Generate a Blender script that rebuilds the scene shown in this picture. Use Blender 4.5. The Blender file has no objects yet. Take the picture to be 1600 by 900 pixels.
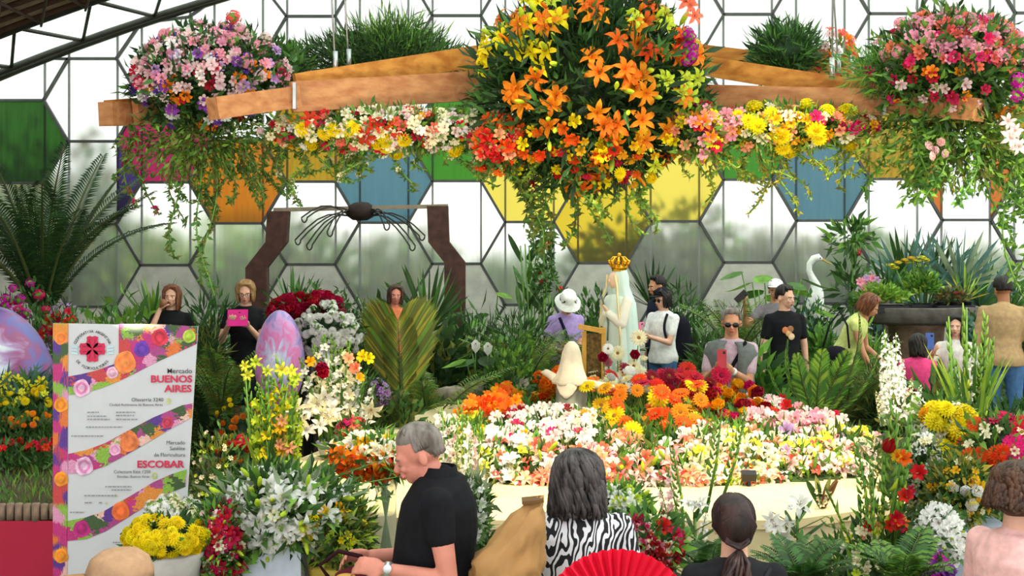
import bpy, bmesh, math, random
import numpy as np
from mathutils import Vector as V, Matrix as M, Quaternion as Q, noise
random.seed(7); np.random.seed(7)
PI = math.pi
SC = bpy.context.scene
COL = SC.collection
# ---------------------------------------------------------------- camera, sky, lights, exposure
F = 2000.0; YH = 345.0; CH = 2.5          # focal length in px of a 1600 px frame, horizon row, camera height
cam = bpy.data.cameras.new('camera'); cam.lens = 36 * F / 1600; cam.sensor_width = 36
cam.shift_y = -(450 - YH) / 1600; cam.clip_end = 300
co = bpy.data.objects.new('camera', cam); COL.objects.link(co)
co.location = (0, 0, CH); co.rotation_euler = (PI / 2, 0, 0); SC.camera = co
w = bpy.data.worlds.new('sky'); SC.world = w; w.use_nodes = True
wt = w.node_tree; bg = wt.nodes['Background']
tc = wt.nodes.new('ShaderNodeTexCoord'); sp = wt.nodes.new('ShaderNodeSeparateXYZ'); rp = wt.nodes.new('ShaderNodeValToRGB')
wt.links.new(tc.outputs['Generated'], sp.inputs[0]); wt.links.new(sp.outputs['Z'], rp.inputs[0]); wt.links.new(rp.outputs[0], bg.inputs[0])
rp.color_ramp.elements[0].color = (1, .985, .95, 1); rp.color_ramp.elements[1].color = (.90, .95, 1, 1)
bg.inputs[1].default_value = 1.55
SC.view_settings.view_transform = 'Standard'; SC.view_settings.look = 'None'; SC.view_settings.gamma = 1
SC.view_settings.use_curve_mapping = False
SC.view_settings.exposure = 0.20
try:
    SC.cycles.use_denoising = True
    SC.cycles.max_bounces = 7; SC.cycles.diffuse_bounces = 3; SC.cycles.transmission_bounces = 5; SC.cycles.glossy_bounces = 2
    SC.cycles.transparent_max_bounces = 6; SC.cycles.caustics_refractive = True; SC.cycles.sample_clamp_indirect = 6
except Exception: pass

def P(px, py, D): return V(((px - 800) / F * D, D, CH - (py - YH) / F * D))
def X(px, D): return (px - 800) / F * D
def ZZ(py, D): return CH - (py - YH) / F * D
def G(y): return 0.25 * min(1, max(0, (y - 10) / 2.5))      # the planted bank rises behind the display

def lamp(name, loc, aim, power, col, ang=60, blend=.7, rad=.06):
    l = bpy.data.lights.new(name, 'SPOT'); l.energy = power; l.color = col; l.spot_size = math.radians(ang)
    l.spot_blend = blend; l.shadow_soft_size = rad
    o = bpy.data.objects.new(name, l); COL.objects.link(o); o.location = loc
    o.rotation_euler = (V(aim) - V(loc)).to_track_quat('-Z', 'Y').to_euler()
sl = bpy.data.lights.new('sun', 'SUN'); sl.energy = 3.2; sl.angle = .05; sl.color = (1, .96, .88); so_ = bpy.data.objects.new('sun', sl); COL.objects.link(so_); so_.rotation_euler = V((-.5, .25, -.85)).to_track_quat('-Z', 'Y').to_euler()
WARM = (1, .80, .50)
lamp('spot_lamp', (2.0, 6.6, 4.9), (1.5, 8.5, .9), 700, WARM, 44)
lamp('spot_lamp', (3.4, 6.6, 4.9), (2.7, 8.0, .8), 600, WARM, 40)
lamp('spot_lamp', (-1.6, 6.6, 4.9), (-.8, 8.1, .8), 650, WARM, 46)
lamp('spot_lamp', (.3, 6.4, 4.9), (.3, 8.3, .8), 420, WARM, 50)
lamp('spot_lamp', (0.2, 5.2, 2.1), (.45, 8.6, 3.3), 120, (1, .9, .72), 70)
lamp('spot_lamp', (-2.0, 6.4, 2.0), (-1.3, 8.6, 3.0), 60, (1, .9, .72), 70)
lamp('spot_lamp', (3.0, 6.4, 2.0), (2.3, 8.6, 3.0), 60, (1, .9, .72), 70)

# ---------------------------------------------------------------- materials
def lin(c):
    if isinstance(c, str):
        c = tuple(int(c[i:i + 2], 16) / 255 for i in (0, 2, 4))
    return tuple((x / 12.92 if x <= .04045 else ((x + .055) / 1.055) ** 2.4) for x in c[:3]) + (1,)
MATS = {}
def mat(name, col, rough=.6, metal=0, var=0.0, hue=0.0, scale=8, nvar=.15, trans=0.0, bump=0, alt=None, spec=.4, stretch=None):
    if name in MATS: return MATS[name]
    m = bpy.data.materials.new(name); MATS[name] = m; m.use_nodes = True
    t = m.node_tree; N = t.nodes; L = t.links
    b = N['Principled BSDF']; b.inputs['Roughness'].default_value = rough; b.inputs['Metallic'].default_value = metal
    b.inputs['Specular IOR Level'].default_value = spec
    c = lin(col); tx = N.new('ShaderNodeTexCoord'); nz = N.new('ShaderNodeTexNoise'); nz.inputs['Scale'].default_value = scale
    nz.inputs['Detail'].default_value = 4
    if stretch:
        mp = N.new('ShaderNodeMapping'); mp.inputs['Scale'].default_value = stretch
        L.new(tx.outputs['Object'], mp.inputs[0]); L.new(mp.outputs[0], nz.inputs['Vector'])
    else: L.new(tx.outputs['Object'], nz.inputs['Vector'])
    rr = N.new('ShaderNodeValToRGB'); e = rr.color_ramp.elements
    a = lin(alt) if alt else tuple(x * (1 - nvar) for x in c[:3]) + (1,)
    bb = c if alt else tuple(min(1, x * (1 + nvar)) for x in c[:3]) + (1,)
    e[0].color = a; e[1].color = bb; e[0].position = .35; e[1].position = .65
    L.new(nz.outputs['Fac'], rr.inputs[0]); out = rr.outputs[0]
    if var or hue:
        oi = N.new('ShaderNodeObjectInfo'); hs = N.new('ShaderNodeHueSaturation')
        m1 = N.new('ShaderNodeMapRange'); m1.inputs['To Min'].default_value = 1 - var; m1.inputs['To Max'].default_value = 1 + var * .6
        m2 = N.new('ShaderNodeMapRange'); m2.inputs['To Min'].default_value = .5 - hue; m2.inputs['To Max'].default_value = .5 + hue
        wn = N.new('ShaderNodeTexWhiteNoise'); wn.noise_dimensions = '1D'
        L.new(oi.outputs['Random'], m1.inputs[0]); L.new(oi.outputs['Random'], wn.inputs['W']); L.new(wn.outputs['Value'], m2.inputs[0])
        L.new(m1.outputs[0], hs.inputs['Value']); L.new(m2.outputs[0], hs.inputs['Hue']); L.new(out, hs.inputs['Color']); out = hs.outputs[0]
    L.new(out, b.inputs['Base Color'])
    if bump:
        bp = N.new('ShaderNodeBump'); bp.inputs['Strength'].default_value = bump; bp.inputs['Distance'].default_value = .02
        L.new(nz.outputs['Fac'], bp.inputs['Height']); L.new(bp.outputs[0], b.inputs['Normal'])
    if trans:
        tr = N.new('ShaderNodeBsdfTranslucent'); mx = N.new('ShaderNodeMixShader'); mx.inputs[0].default_value = trans
        L.new(out, tr.inputs[0]); L.new(b.outputs[0], mx.inputs[1]); L.new(tr.outputs[0], mx.inputs[2])
        L.new(mx.outputs[0], N['Material Output'].inputs[0])
    return m
def petal(name, col, nv=.12, var=.18, hue=.012, trans=.35): return mat('petal_' + name, col, .55, var=var, hue=hue, scale=5, nvar=nv, trans=trans, spec=.2)
PC = dict(orange='f58a1a', deeporange='ef5a10', yellow='f7dd12', lemon='f6ee4a', white='f8f6ee', cream='f8ecc4', pink='f3a0b4', palepink='f8d0d0',
          magenta='da206c', red='cf1420', darkred='8e0f22', peach='f6a47c', purple='8a3fa8', mauve='c9a0d8', crimson='b3123a', gold='e8ac14',
          coral='f0705a', lime='c9dc3c', violet='5b3aa0', fuchsia='c41a9c')
for k_, v_ in PC.items(): petal(k_, v_)
PM = lambda k: MATS['petal_' + k]
def leafm(name, col, alt=None): return mat('leaf_' + name, col, .5, var=.15, hue=.01, scale=3, nvar=.3, trans=.3, spec=.35)
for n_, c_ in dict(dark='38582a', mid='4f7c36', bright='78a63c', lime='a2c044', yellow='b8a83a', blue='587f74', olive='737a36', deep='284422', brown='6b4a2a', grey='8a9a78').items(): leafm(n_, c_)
LM = lambda k: MATS['leaf_' + k]
STEM = mat('stem_green', '5f8a34', .5, nvar=.2)

# ---------------------------------------------------------------- mesh helpers
class MB:
    def __init__(s): s.v = []; s.f = []; s.m = []; s.mi = 0
    def add(s, vs, fs, mi=None):
        b = len(s.v); s.v += [tuple(p) for p in vs]; s.f += [tuple(b + i for i in f) for f in fs]; s.m += [s.mi if mi is None else mi] * len(fs)
    def box(s, c, size, rot=None, mi=None):
        hx, hy, hz = (q / 2 for q in size); pts = [V((x, y, z)) for x in (-hx, hx) for y in (-hy, hy) for z in (-hz, hz)]
        if rot is not None: pts = [rot @ p for p in pts]
        s.add([V(c) + p for p in pts], [(0, 1, 3, 2), (4, 6, 7, 5), (0, 4, 5, 1), (2, 3, 7, 6), (0, 2, 6, 4), (1, 5, 7, 3)], mi)
    def beam(s, p0, p1, h, wd, up=V((0, 0, 1)), mi=None):
        p0, p1 = V(p0), V(p1); d = (p1 - p0); x = d.normalized(); y = up.cross(x).normalized(); z = x.cross(y)
        R = M((x, y, z)).transposed(); s.box((p0 + p1) / 2, (d.length, wd, h), R, mi)
    def tube(s, pts, rads, n=6, mi=None, cap=True):
        pts = [V(p) for p in pts]
        if not hasattr(rads, '__len__'): rads = [rads] * len(pts)
        vs = []; fs = []; ref = None
        for i, p in enumerate(pts):
            d = (pts[min(i + 1, len(pts) - 1)] - pts[max(i - 1, 0)])
            d = d.normalized() if d.length > 1e-9 else V((0, 0, 1))
            if ref is None: ref = d.orthogonal().normalized()
            u = (ref - d * ref.dot(d));
            u = u.normalized() if u.length > 1e-6 else d.orthogonal().normalized()
            ref = u; q = d.cross(u)
            for k in range(n):
                a = 2 * PI * k / n; vs.append(p + (u * math.cos(a) + q * math.sin(a)) * rads[i])
        for i in range(len(pts) - 1):
            for k in range(n):
                fs.append((i * n + k, i * n + (k + 1) % n, (i + 1) * n + (k + 1) % n, (i + 1) * n + k))
        if cap: fs.append(tuple(range(n - 1, -1, -1))); fs.append(tuple(len(vs) - n + k for k in range(n)))
        s.add(vs, fs, mi)
    def loft(s, rings, n=20, mi=None, cap=True, fn=None):
        """rings: (centre, rx, ry[, phase]) horizontal ellipses; fn(angle, ring index) scales the radius"""
        vs = []; fs = []
        for i, r in enumerate(rings):
            c, rx, ry = V(r[0]), r[1], r[2]; ax = r[3] if len(r) > 3 else None
            for k in range(n):
                a = 2 * PI * k / n; q = fn(a, i) if fn else 1
                o = V((math.cos(a) * rx * q, math.sin(a) * ry * q, 0)); vs.append(c + (ax @ o if ax is not None else o))
        for i in range(len(rings) - 1):
            for k in range(n): fs.append((i * n + k, i * n + (k + 1) % n, (i + 1) * n + (k + 1) % n, (i + 1) * n + k))
        if cap: fs.append(tuple(range(n - 1, -1, -1))); fs.append(tuple(len(vs) - n + k for k in range(n)))
        s.add(vs, fs, mi)
    def ell(s, c, r, rot=None, n=12, m=8, mi=None, jit=0):
        c = V(c); r = (r, r, r) if not hasattr(r, '__len__') else r; vs = []; fs = []
        for i in range(1, m):
            t = PI * i / m
            for k in range(n):
                a = 2 * PI * k / n; o = V((math.sin(t) * math.cos(a) * r[0], math.sin(t) * math.sin(a) * r[1], math.cos(t) * r[2]))
                if jit: o *= 1 + random.uniform(-jit, jit)
                vs.append(c + (rot @ o if rot is not None else o))
        vs.append(c + (rot @ V((0, 0, r[2])) if rot is not None else V((0, 0, r[2])))); vs.append(c - (rot @ V((0, 0, r[2])) if rot is not None else V((0, 0, r[2]))))
        T = len(vs) - 2
        for i in range(m - 2):
            for k in range(n): fs.append((i * n + k, (i + 1) * n + k, (i + 1) * n + (k + 1) % n, i * n + (k + 1) % n))
        for k in range(n): fs.append((T, k, (k + 1) % n)); fs.append((T + 1, (m - 2) * n + (k + 1) % n, (m - 2) * n + k))
        s.add(vs, fs, mi)
    def caps(s, p0, p1, r0, r1, n=10, mi=None):
        p0, p1 = V(p0), V(p1); d = p1 - p0; L = max(d.length, 1e-6); u = d / L
        pts = []; rr = []
        for t in (-.97, -.7, -.35): pts.append(p0 + u * r0 * t); rr.append(r0 * math.sqrt(1 - t * t))
        for t in (0, .5, 1): pts.append(p0 + d * t); rr.append(r0 + (r1 - r0) * t)
        for t in (.35, .7, .97): pts.append(p1 + u * r1 * t); rr.append(r1 * math.sqrt(1 - t * t))
        s.tube(pts, rr, n, mi)
    def mesh(s, name, mats, smooth=True):
        me = bpy.data.meshes.new(name); me.from_pydata(s.v, [], s.f)
        for m_ in mats: me.materials.append(m_)
        if len(mats) > 1: me.polygons.foreach_set('material_index', s.m)
        if smooth: me.polygons.foreach_set('use_smooth', [True] * len(me.polygons))
        me.update(); return me
    def build(s, name, mats, parent=None, smooth=True, **kw):
        if not hasattr(mats, '__len__'): mats = [mats]
        return obj(name, s.mesh(name, mats, smooth), parent, **kw)
def obj(name, me, parent=None, mtx=None, kind=None, label=None):
    o = bpy.data.objects.new(name, me); COL.objects.link(o)
    if parent is not None: o.parent = parent
    if mtx is not None: o.matrix_basis = mtx
    if kind: o['kind'] = kind
    if label: o['label'] = label
    return o
def tag(o, label, cat, group=None, kind=None):
    o['label'] = label; o['category'] = cat
    if group: o['group'] = group
    if kind: o['kind'] = kind
    return o
def thing(name, label, cat, loc, rz=0, group=None):
    o = bpy.data.objects.new(name, None); COL.objects.link(o); o.location = loc; o.rotation_euler = (0, 0, rz); o.empty_display_size = .1
    return tag(o, label, cat, group)
def struct(name, loc=(0, 0, 0)):
    o = bpy.data.objects.new(name, None); COL.objects.link(o); o.location = loc; o['kind'] = 'structure'; return o
def frame(d, roll=0, up=None):
    d = V(d).normalized(); q = d.to_track_quat('Z', 'Y').to_matrix()
    return q @ M.Rotation(roll, 3, 'Z')
def place(p, d, size, roll=0, sx=1):
    R = frame(d, roll).to_4x4(); s = M.Diagonal((size * sx, size, size, 1)) if not hasattr(size, '__len__') else M.Diagonal((*size, 1))
    return M.Translation(p) @ R @ s
def lathe(prof, n=20):
    b = MB(); b.loft([((0, 0, z), r, r) for r, z in prof], n); return b
def rdir(bias=V((0, 0, 0))):
    while True:
        d = V((random.gauss(0, 1), random.gauss(0, 1), random.gauss(0, 1)))
        if d.length > .1: break
    d = d.normalized() + bias; return d.normalized() if d.length > .01 else V((0, 0, 1))

# leaf scatter: thousands of folded leaves as one mesh
def leafmesh(name, pts, dirs, L, W, mats, curl=.15):
    pts = np.array(pts, float).reshape(-1, 3); dirs = np.array(dirs, float).reshape(-1, 3); n = len(pts)
    dirs /= np.linalg.norm(dirs, axis=1)[:, None] + 1e-9
    r = np.random.normal(size=(n, 3)); s = np.cross(dirs, r); s /= np.linalg.norm(s, axis=1)[:, None] + 1e-9
    nn = np.cross(s, dirs); l = (L * np.random.uniform(.6, 1.25, n))[:, None]; wd = (W * np.random.uniform(.7, 1.2, n))[:, None]
    tip = pts + dirs * l - nn * l * curl; mid = pts + dirs * l * .45
    a = mid + s * wd * .5 + nn * wd * .12; b = mid - s * wd * .5 + nn * wd * .12; m2 = pts + dirs * l * .5
    v = np.stack([pts, a, tip, b, m2], 1).reshape(-1, 3); k = np.arange(n) * 5
    f = np.stack([k, k + 1, k + 4, k + 4, k + 1, k + 2, k, k + 4, k + 3, k + 4, k + 2, k + 3], 1).reshape(-1, 3)
    me = bpy.data.meshes.new(name); me.vertices.add(len(v)); me.vertices.foreach_set('co', v.ravel())
    me.loops.add(f.size); me.loops.foreach_set('vertex_index', f.ravel().astype(np.int32))
    me.polygons.add(len(f)); me.polygons.foreach_set('loop_start', np.arange(0, f.size, 3, dtype=np.int32))
    for m_ in mats: me.materials.append(m_)
    mi = np.repeat(np.random.randint(0, len(mats), n), 4); me.polygons.foreach_set('material_index', mi.astype(np.int32))
    me.update(calc_edges=True); me.validate(); return me
def shell_pts(C, R, n, lo=.55, hi=1.05, up=.3, half=None):
    d = np.random.normal(size=(n, 3)); d /= np.linalg.norm(d, axis=1)[:, None]
    if half is not None: d[:, 2] = np.where(d[:, 2] < half, -d[:, 2] * .5, d[:, 2])
    nrm = np.array([noise.noise(V((x * 2.2, y * 2.2, z * 2.2)) + V(C)) for x, y, z in d])
    r = np.random.uniform(lo, hi, n) * (1 + .28 * nrm)
    p = d * r[:, None] * np.array(R); dd = d + np.random.normal(size=(n, 3)) * .55 + np.array([0, 0, up]); return p + np.array(C), dd

# ---------------------------------------------------------------- flower meshes (unit diameter, facing +Z)
FM = {}
def pet(b, az, prof, wid, mi=0, twist=0):
    """prof: list of (r, z); wid: matching widths"""
    c, s = math.cos(az), math.sin(az); vs = []
    for i, ((r, z), w_) in enumerate(zip(prof, wid)):
        o = w_ * .18
        if w_ < .002: vs.append(((r * c, r * s, z),))
        else: vs.append(((r * c - s * w_ / 2, r * s + c * w_ / 2, z + o), (r * c, r * s, z), (r * c + s * w_ / 2, r * s - c * w_ / 2, z + o)))
    flat = []; idx = []
    for g in vs: idx.append(list(range(len(flat), len(flat) + len(g)))); flat += list(g)
    fs = []
    for a, d in zip(idx, idx[1:]):
        if len(a) == 1 and len(d) == 3: fs += [(a[0], d[0], d[1]), (a[0], d[1], d[2])]
        elif len(a) == 3 and len(d) == 1: fs += [(a[0], d[0], a[1]), (a[1], d[0], a[2])]
        elif len(a) == 3: fs += [(a[0], d[0], d[1], a[1]), (a[1], d[1], d[2], a[2])]
    b.add(flat, fs, mi)
def fmesh(kind, col, col2=None):
    key = (kind, col, col2)
    if key in FM: return FM[key]
    b = MB(); rd = random.Random(len(FM)); ms = [PM(col), PM(col2) if col2 else mat('flower_heart', '8a5a10', .7), LM('bright'), STEM]
    if kind == 'lily':
        for k in range(6):
            q = (.2 if k % 2 else .15)
            pet(b, k * PI / 3 + rd.uniform(-.08, .08), [(0, -.12), (.13, .02), (.30, .10 + rd.uniform(-.03, .03)), (.43, .06), (.54, -.06 + rd.uniform(-.05, .05))], [.03, q, q + .04, q * .8, 0])
        for k in range(5):
            a = k * 1.256; b.tube([(0, 0, -.05), (.05 * math.cos(a), .05 * math.sin(a), .12), (.11 * math.cos(a), .11 * math.sin(a), .2)], [.008, .008, .014], 3, 1)
    elif kind == 'small':      # alstroemeria, freesia: funnel of six rounded petals
        for k in range(6):
            pet(b, k * PI / 3 + rd.uniform(-.1, .1), [(0, -.3), (.12, -.05), (.30, .10), (.42, .14), (.5, .08)], [.04, .16, .30, .24, 0])
        b.tube([(0, 0, -.7), (0, 0, -.3)], .03, 4, 3)
        pet(b, .5, [(0, -.1), (.12, .04), (.2, .02)], [.03, .09, 0], 1)
    elif kind == 'gerbera':
        for k in range(18): pet(b, k * 2 * PI / 18, [(.06, 0), (.3, .06), (.44, .04 + rd.uniform(-.02, .02)), (.5, .0)], [.05, .12, .11, 0])
        for k in range(12): pet(b, k * 2 * PI / 12 + .2, [(.05, .03), (.2, .12), (.32, .12)], [.04, .1, 0])
        b.ell((0, 0, .04), (.12, .12, .06), n=10, m=5, mi=1); b.tube([(0, 0, -1.0), (0, 0, 0)], .022, 5, 3)
    elif kind == 'rose':
        for L_, (r0, z0, n_) in enumerate([(.46, .08, 6), (.36, .2, 6), (.25, .28, 5), (.14, .32, 4)]):
            for k in range(n_): pet(b, k * 2 * PI / n_ + L_ * .5, [(.03, -.15), (r0 * .7, -.08 + L_ * .04), (r0, z0 * .6), (r0 * .94, z0 + .05), (r0 * .86, z0 + .09)], [.1, r0 * 1.0, r0 * 1.15, r0 * .8, 0])
        b.tube([(0, 0, -.8), (0, 0, -.1)], .03, 4, 3)
    elif kind == 'mum':
        for L_, (r0, z0, n_) in enumerate([(.5, .0, 16), (.44, .14, 14), (.34, .25, 11), (.22, .32, 8), (.1, .35, 5)]):
            for k in range(n_): pet(b, k * 2 * PI / n_ + L_ * .3, [(.05, z0 * .4), (r0 * .7, z0 + .04), (r0, z0)], [.05, .13, 0])
        b.ell((0, 0, .12), (.25, .25, .17), n=8, m=5)
    elif kind == 'cluster':    # phlox, hydrangea, stock head: ball of four petalled florets
        for k in range(26):
            d = V((rd.gauss(0, 1), rd.gauss(0, 1), rd.gauss(.5, .9))).normalized(); R = frame(d, rd.uniform(0, 6)); bb = MB()
            for j in range(4): pet(bb, j * PI / 2, [(0, 0), (.09, .03), (.13, .01)], [.03, .12, 0])
            b.add([d * .38 + R @ V(p) for p in bb.v], bb.f, 1 if (col2 and k % 3 == 0) else 0)
        b.ell((0, 0, 0), .3, n=8, m=6, mi=2)
    elif kind == 'daffodil':
        for k in range(6): pet(b, k * PI / 3, [(.05, 0), (.28, .04), (.42, .02), (.5, 0)], [.06, .24, .18, 0])
        b.loft([((0, 0, -.1), .07, .07), ((0, 0, .1), .11, .11), ((0, 0, .28), .17, .17)], 8, 1, cap=False); b.tube([(0, 0, -1.2), (0, 0, -.1)], .03, 4, 3)
    elif kind == 'tulip':
        for k in range(6): pet(b, k * PI / 3 + .2, [(.05, -.4), (.3, -.2), (.34, .1), (.24, .4), (.18, .5)], [.1, .34, .32, .16, 0])
        b.tube([(0, 0, -1.5), (0, 0, -.35)], .04, 4, 3)
    elif kind == 'spike':      # gladiolus or stock: stem of length 1 with florets up two sides, buds at the tip
        b.tube([(0, 0, 0), (.02, 0, .5), (0, .02, 1)], [.014, .012, .005], 5, 3)
        for k in range(13):
            z = .25 + k * .052; a = (k % 3) * 2.1 + rd.uniform(-.4, .4); s_ = .085 * (1 - .035 * k)
            d = V((math.cos(a), math.sin(a), .5)).normalized(); R = frame(d, rd.uniform(0, 6)); bb = MB()
            for j in range(5): pet(bb, j * 1.257, [(0, -.5), (.3, .1), (.65, .3), (.95, .2)], [.1, .5, .6, 0])
            b.add([V((0, 0, z)) + d * s_ * .6 + R @ (V(p) * s_) for p in bb.v], bb.f, 0)
        for k in range(7):
            z = .88 + k * .02; a = k * 2.4; b.ell((.016 * math.cos(a), .016 * math.sin(a), z), (.011, .011, .022), n=5, m=4, mi=2)
    elif kind == 'budspike':   # green gladiolus still mostly in bud
        b.tube([(0, 0, 0), (.03, 0, .5), (.01, .02, 1)], [.016, .012, .004], 5, 3)
        for k in range(16):
            z = .3 + k * .043; a = (k % 2) * PI + rd.uniform(-.3, .3); q = (1 - k * .035)
            b.tube([(0, 0, z), (.03 * math.cos(a) * q, .03 * math.sin(a) * q, z + .03), (.045 * math.cos(a) * q, .045 * math.sin(a) * q, z + .085)], [.008, .018 * q, .004], 5, 2 if k > 5 or k % 2 else 0)
    elif kind == 'plume':      # dense white spire (delphinium, stock)
        b.tube([(0, 0, 0), (0, 0, 1)], [.012, .004], 4, 3)
        for k in range(46):
            z = .2 + .78 * k / 46; a = k * 2.4; r_ = .085 * (1 - .75 * (k / 46) ** 2); d = V((math.cos(a), math.sin(a), .35)).normalized(); R = frame(d, rd.uniform(0, 6)); bb = MB()
            for j in range(4): pet(bb, j * PI / 2, [(0, 0), (.6, .25), (1, .1)], [.2, .8, 0])
            b.add([V((0, 0, z)) + d * r_ * .6 + R @ (V(p) * r_ * .55) for p in bb.v], bb.f, 0)
    elif kind == 'bud':
        b.ell((0, 0, .3), (.1, .1, .34), n=6, m=6, mi=0); b.tube([(0, 0, -.4), (0, 0, 0)], .03, 4, 3)
    elif kind == 'spathe':
        pet(b, -PI / 2, [(-.25, .0), (.0, .12), (.3, .12), (.6, -.05)], [.1, .55, .5, 0]); b.tube([(0, .05, 0), (0, -.05, .3)], [.04, .03], 5, 1); b.tube([(0, .2, -1.2), (0, .1, 0)], .03, 4, 3)
    FM[key] = b.mesh(kind, ms); return FM[key]
PN = dict(small='blossom', cluster='flower_head', spike='gladiolus', budspike='gladiolus', plume='flower_spire', mum='chrysanthemum', bud='flower_bud', spathe='flower_spathe')
def flower(parent, kind, col, p, d, size, col2=None, name=None, roll=None, label=None):
    """p is local to the parent"""
    s = size if hasattr(size, '__len__') else size * random.uniform(.85, 1.15)
    return obj(name or PN.get(kind, kind), fmesh(kind, col, col2), parent, place(p, d, s, random.uniform(0, 6) if roll is None else roll), label=label)
def foliage(parent, C, R, n, L, W, greens, lo=.5, hi=1.05, up=.3, half=None, name='foliage'):
    p, d = shell_pts(C, R, n, lo, hi, up, half)
    return obj(name, leafmesh(name, p, d, L, W, [LM(g) for g in greens]), parent, kind='stuff')
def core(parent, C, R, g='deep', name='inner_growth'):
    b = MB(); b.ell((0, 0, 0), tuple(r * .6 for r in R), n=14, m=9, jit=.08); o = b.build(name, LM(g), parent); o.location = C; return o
def surf_flowers(parent, C, R, specs, face=V((0, -1, .15)), bias=.8, rr=(.92, 1.08)):
    """flowers over an ellipsoid, denser on the side people look at; spec = (kind, col, n, size[, col2][, filter])"""
    for sp_ in specs:
        kind, col, n, size = sp_[:4]; col2 = None; flt = None
        for e in sp_[4:]:
            if callable(e): flt = e
            else: col2 = e
        tries = 0; k = 0
        while k < n and tries < n * 60:
            tries += 1; d = rdir(face * bias)
            if flt and not flt(d): continue
            k += 1; r = random.uniform(*rr); p = V(C) + V((d.x * R[0], d.y * R[1], d.z * R[2])) * r
            nd = (V((d.x / R[0], d.y / R[1], d.z / R[2])).normalized() + rdir() * .45 + face * .35)
            flower(parent, kind, col, p, nd, size, col2)
def vine(parent, p, L, n, greens=('mid', 'bright'), ll=.05, sway=.12, name='trailing_vine', drop=V((0, 0, -1)), flowers=None):
    p = V(p); pts = []; a = random.uniform(0, 6)
    for i in range(9):
        t = i / 8; pts.append(p + drop * L * t + V((math.sin(a + t * 4) * sway * t, math.cos(a * 1.7 + t * 3) * sway * t, 0)))
    P_ = []; D_ = []
    for i in range(n):
        t = random.random(); k = min(7, int(t * 8)); q = pts[k].lerp(pts[k + 1], t * 8 - k); P_.append(q); D_.append(rdir(V((0, 0, -.3))))
    o = obj(name, leafmesh(name, P_, D_, ll, ll * .45, [LM(g) for g in greens]), parent, kind='stuff')
    b = MB(); b.tube(pts, [.006] * 9, 4); b.build('stem', STEM, parent)
    if flowers:
        for i in range(flowers[2]):
            t = random.random(); k = min(7, int(t * 8)); flower(parent, flowers[0], flowers[1], pts[k].lerp(pts[k + 1], t * 8 - k), rdir(V((0, -.8, 0))), flowers[3])
    return o
# blades and fronds
def blade(b, base, d, L, W, bend=.3, mi=0, seg=5):
    base, d = V(base), V(d).normalized(); side = d.cross(V((0, 0, 1)))
    side = side.normalized() if side.length > .05 else rdir().cross(d).normalized()
    vs = []; p = base.copy(); dd = d.copy()
    for i in range(seg + 1):
        t = i / seg; w_ = W * (.55 + 1.2 * t) * (1 - t) ** .6 if t < 1 else 0
        n_ = side.cross(dd)
        vs += [p - side * w_ / 2 + n_ * w_ * .15, p.copy(), p + side * w_ / 2 + n_ * w_ * .15]
        dd = (dd + V((0, 0, -bend / seg * (1 + t)))).normalized(); p = p + dd * L / seg
    fs = []
    for i in range(seg):
        a = i * 3; fs += [(a, a + 3, a + 4, a + 1), (a + 1, a + 4, a + 5, a + 2)]
    b.add(vs, fs, mi)
def frond_mesh(name, L=1.0, nl=34, ll=.3, W=.03, arch=.5, mats=('mid',), up=.35, droop=.3, stemc=None, start=.12):
    """feather leaf along +Z arching towards -Y; length L"""
    b = MB(); pts = []; p = V((0, 0, 0)); d = V((0, 0, 1)); N_ = 14
    for i in range(N_ + 1): pts.append(p.copy()); d = (d + V((0, -arch / N_ * (.6 + i / N_), 0))).normalized(); p = p + d * L / N_
    b.tube(pts, [L * .014 * (1 - .8 * i / N_) for i in range(N_ + 1)], 5, len(mats))
    for i in range(nl):
        t = start + (1 - start) * i / (nl - 1) * .99; k = min(N_ - 1, int(t * N_)); q = pts[k].lerp(pts[k + 1], t * N_ - k); dd = (pts[k + 1] - pts[k]).normalized()
        l = ll * (math.sin(PI * (.12 + .83 * t)) ** .7) * random.uniform(.9, 1.1)
        for sx in (-1, 1):
            dirn = V((sx, 0, 0)) * (1 - up * .4) + dd * (up + .35 * t) + V((0, .25, 0)); side = dd; mid = q + dirn.normalized() * l * .5; e = q + dirn.normalized() * l + V((0, -droop * l * .3, -droop * l * .6))
            vs = [q, mid + side * W / 2, e, mid - side * W / 2]; b.add(vs, [(0, 1, 3), (1, 2, 3)], random.randrange(len(mats)))
    return b.mesh(name, [LM(m_) for m_ in mats] + [mat('frond_stem', stemc or '7d8a3c', .5)])
def rock(name, label, cat, loc, r, col='8c877c'):
    bm = bmesh.new(); bmesh.ops.create_icosphere(bm, subdivisions=3, radius=1); off = rdir() * 9
    for v in bm.verts:
        n_ = noise.noise(v.co * 1.3 + off) * .35 + noise.noise(v.co * 3.1 + off) * .12; v.co = V((v.co.x * r[0], v.co.y * r[1], v.co.z * r[2])) * (1 + n_)
    me = bpy.data.meshes.new(name); bm.to_mesh(me); bm.free(); me.materials.append(mat('stone_' + col, col, .9, scale=14, nvar=.35, bump=.6)); me.polygons.foreach_set('use_smooth', [True] * len(me.polygons))
    o = obj(name, me); o.location = loc; return tag(o, label, cat)
# ================================================================ STRUCTURE
YW = 18.0; S = 75.8 / F * YW; HH = 64.5 / F * YW; PITCH = 113.7
def roofz(x):                                  # arched roof line over the end wall
    return 6.84 - (x - 4) ** 2 / 54.4
# fit: z(-7.2)=4.53 , z(-4.2)=5.6
steel = mat('grey_steel', '4a4c4a', .5, .3); steel2 = mat('thin_steel', '8a8c8a', .5, .2)
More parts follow.
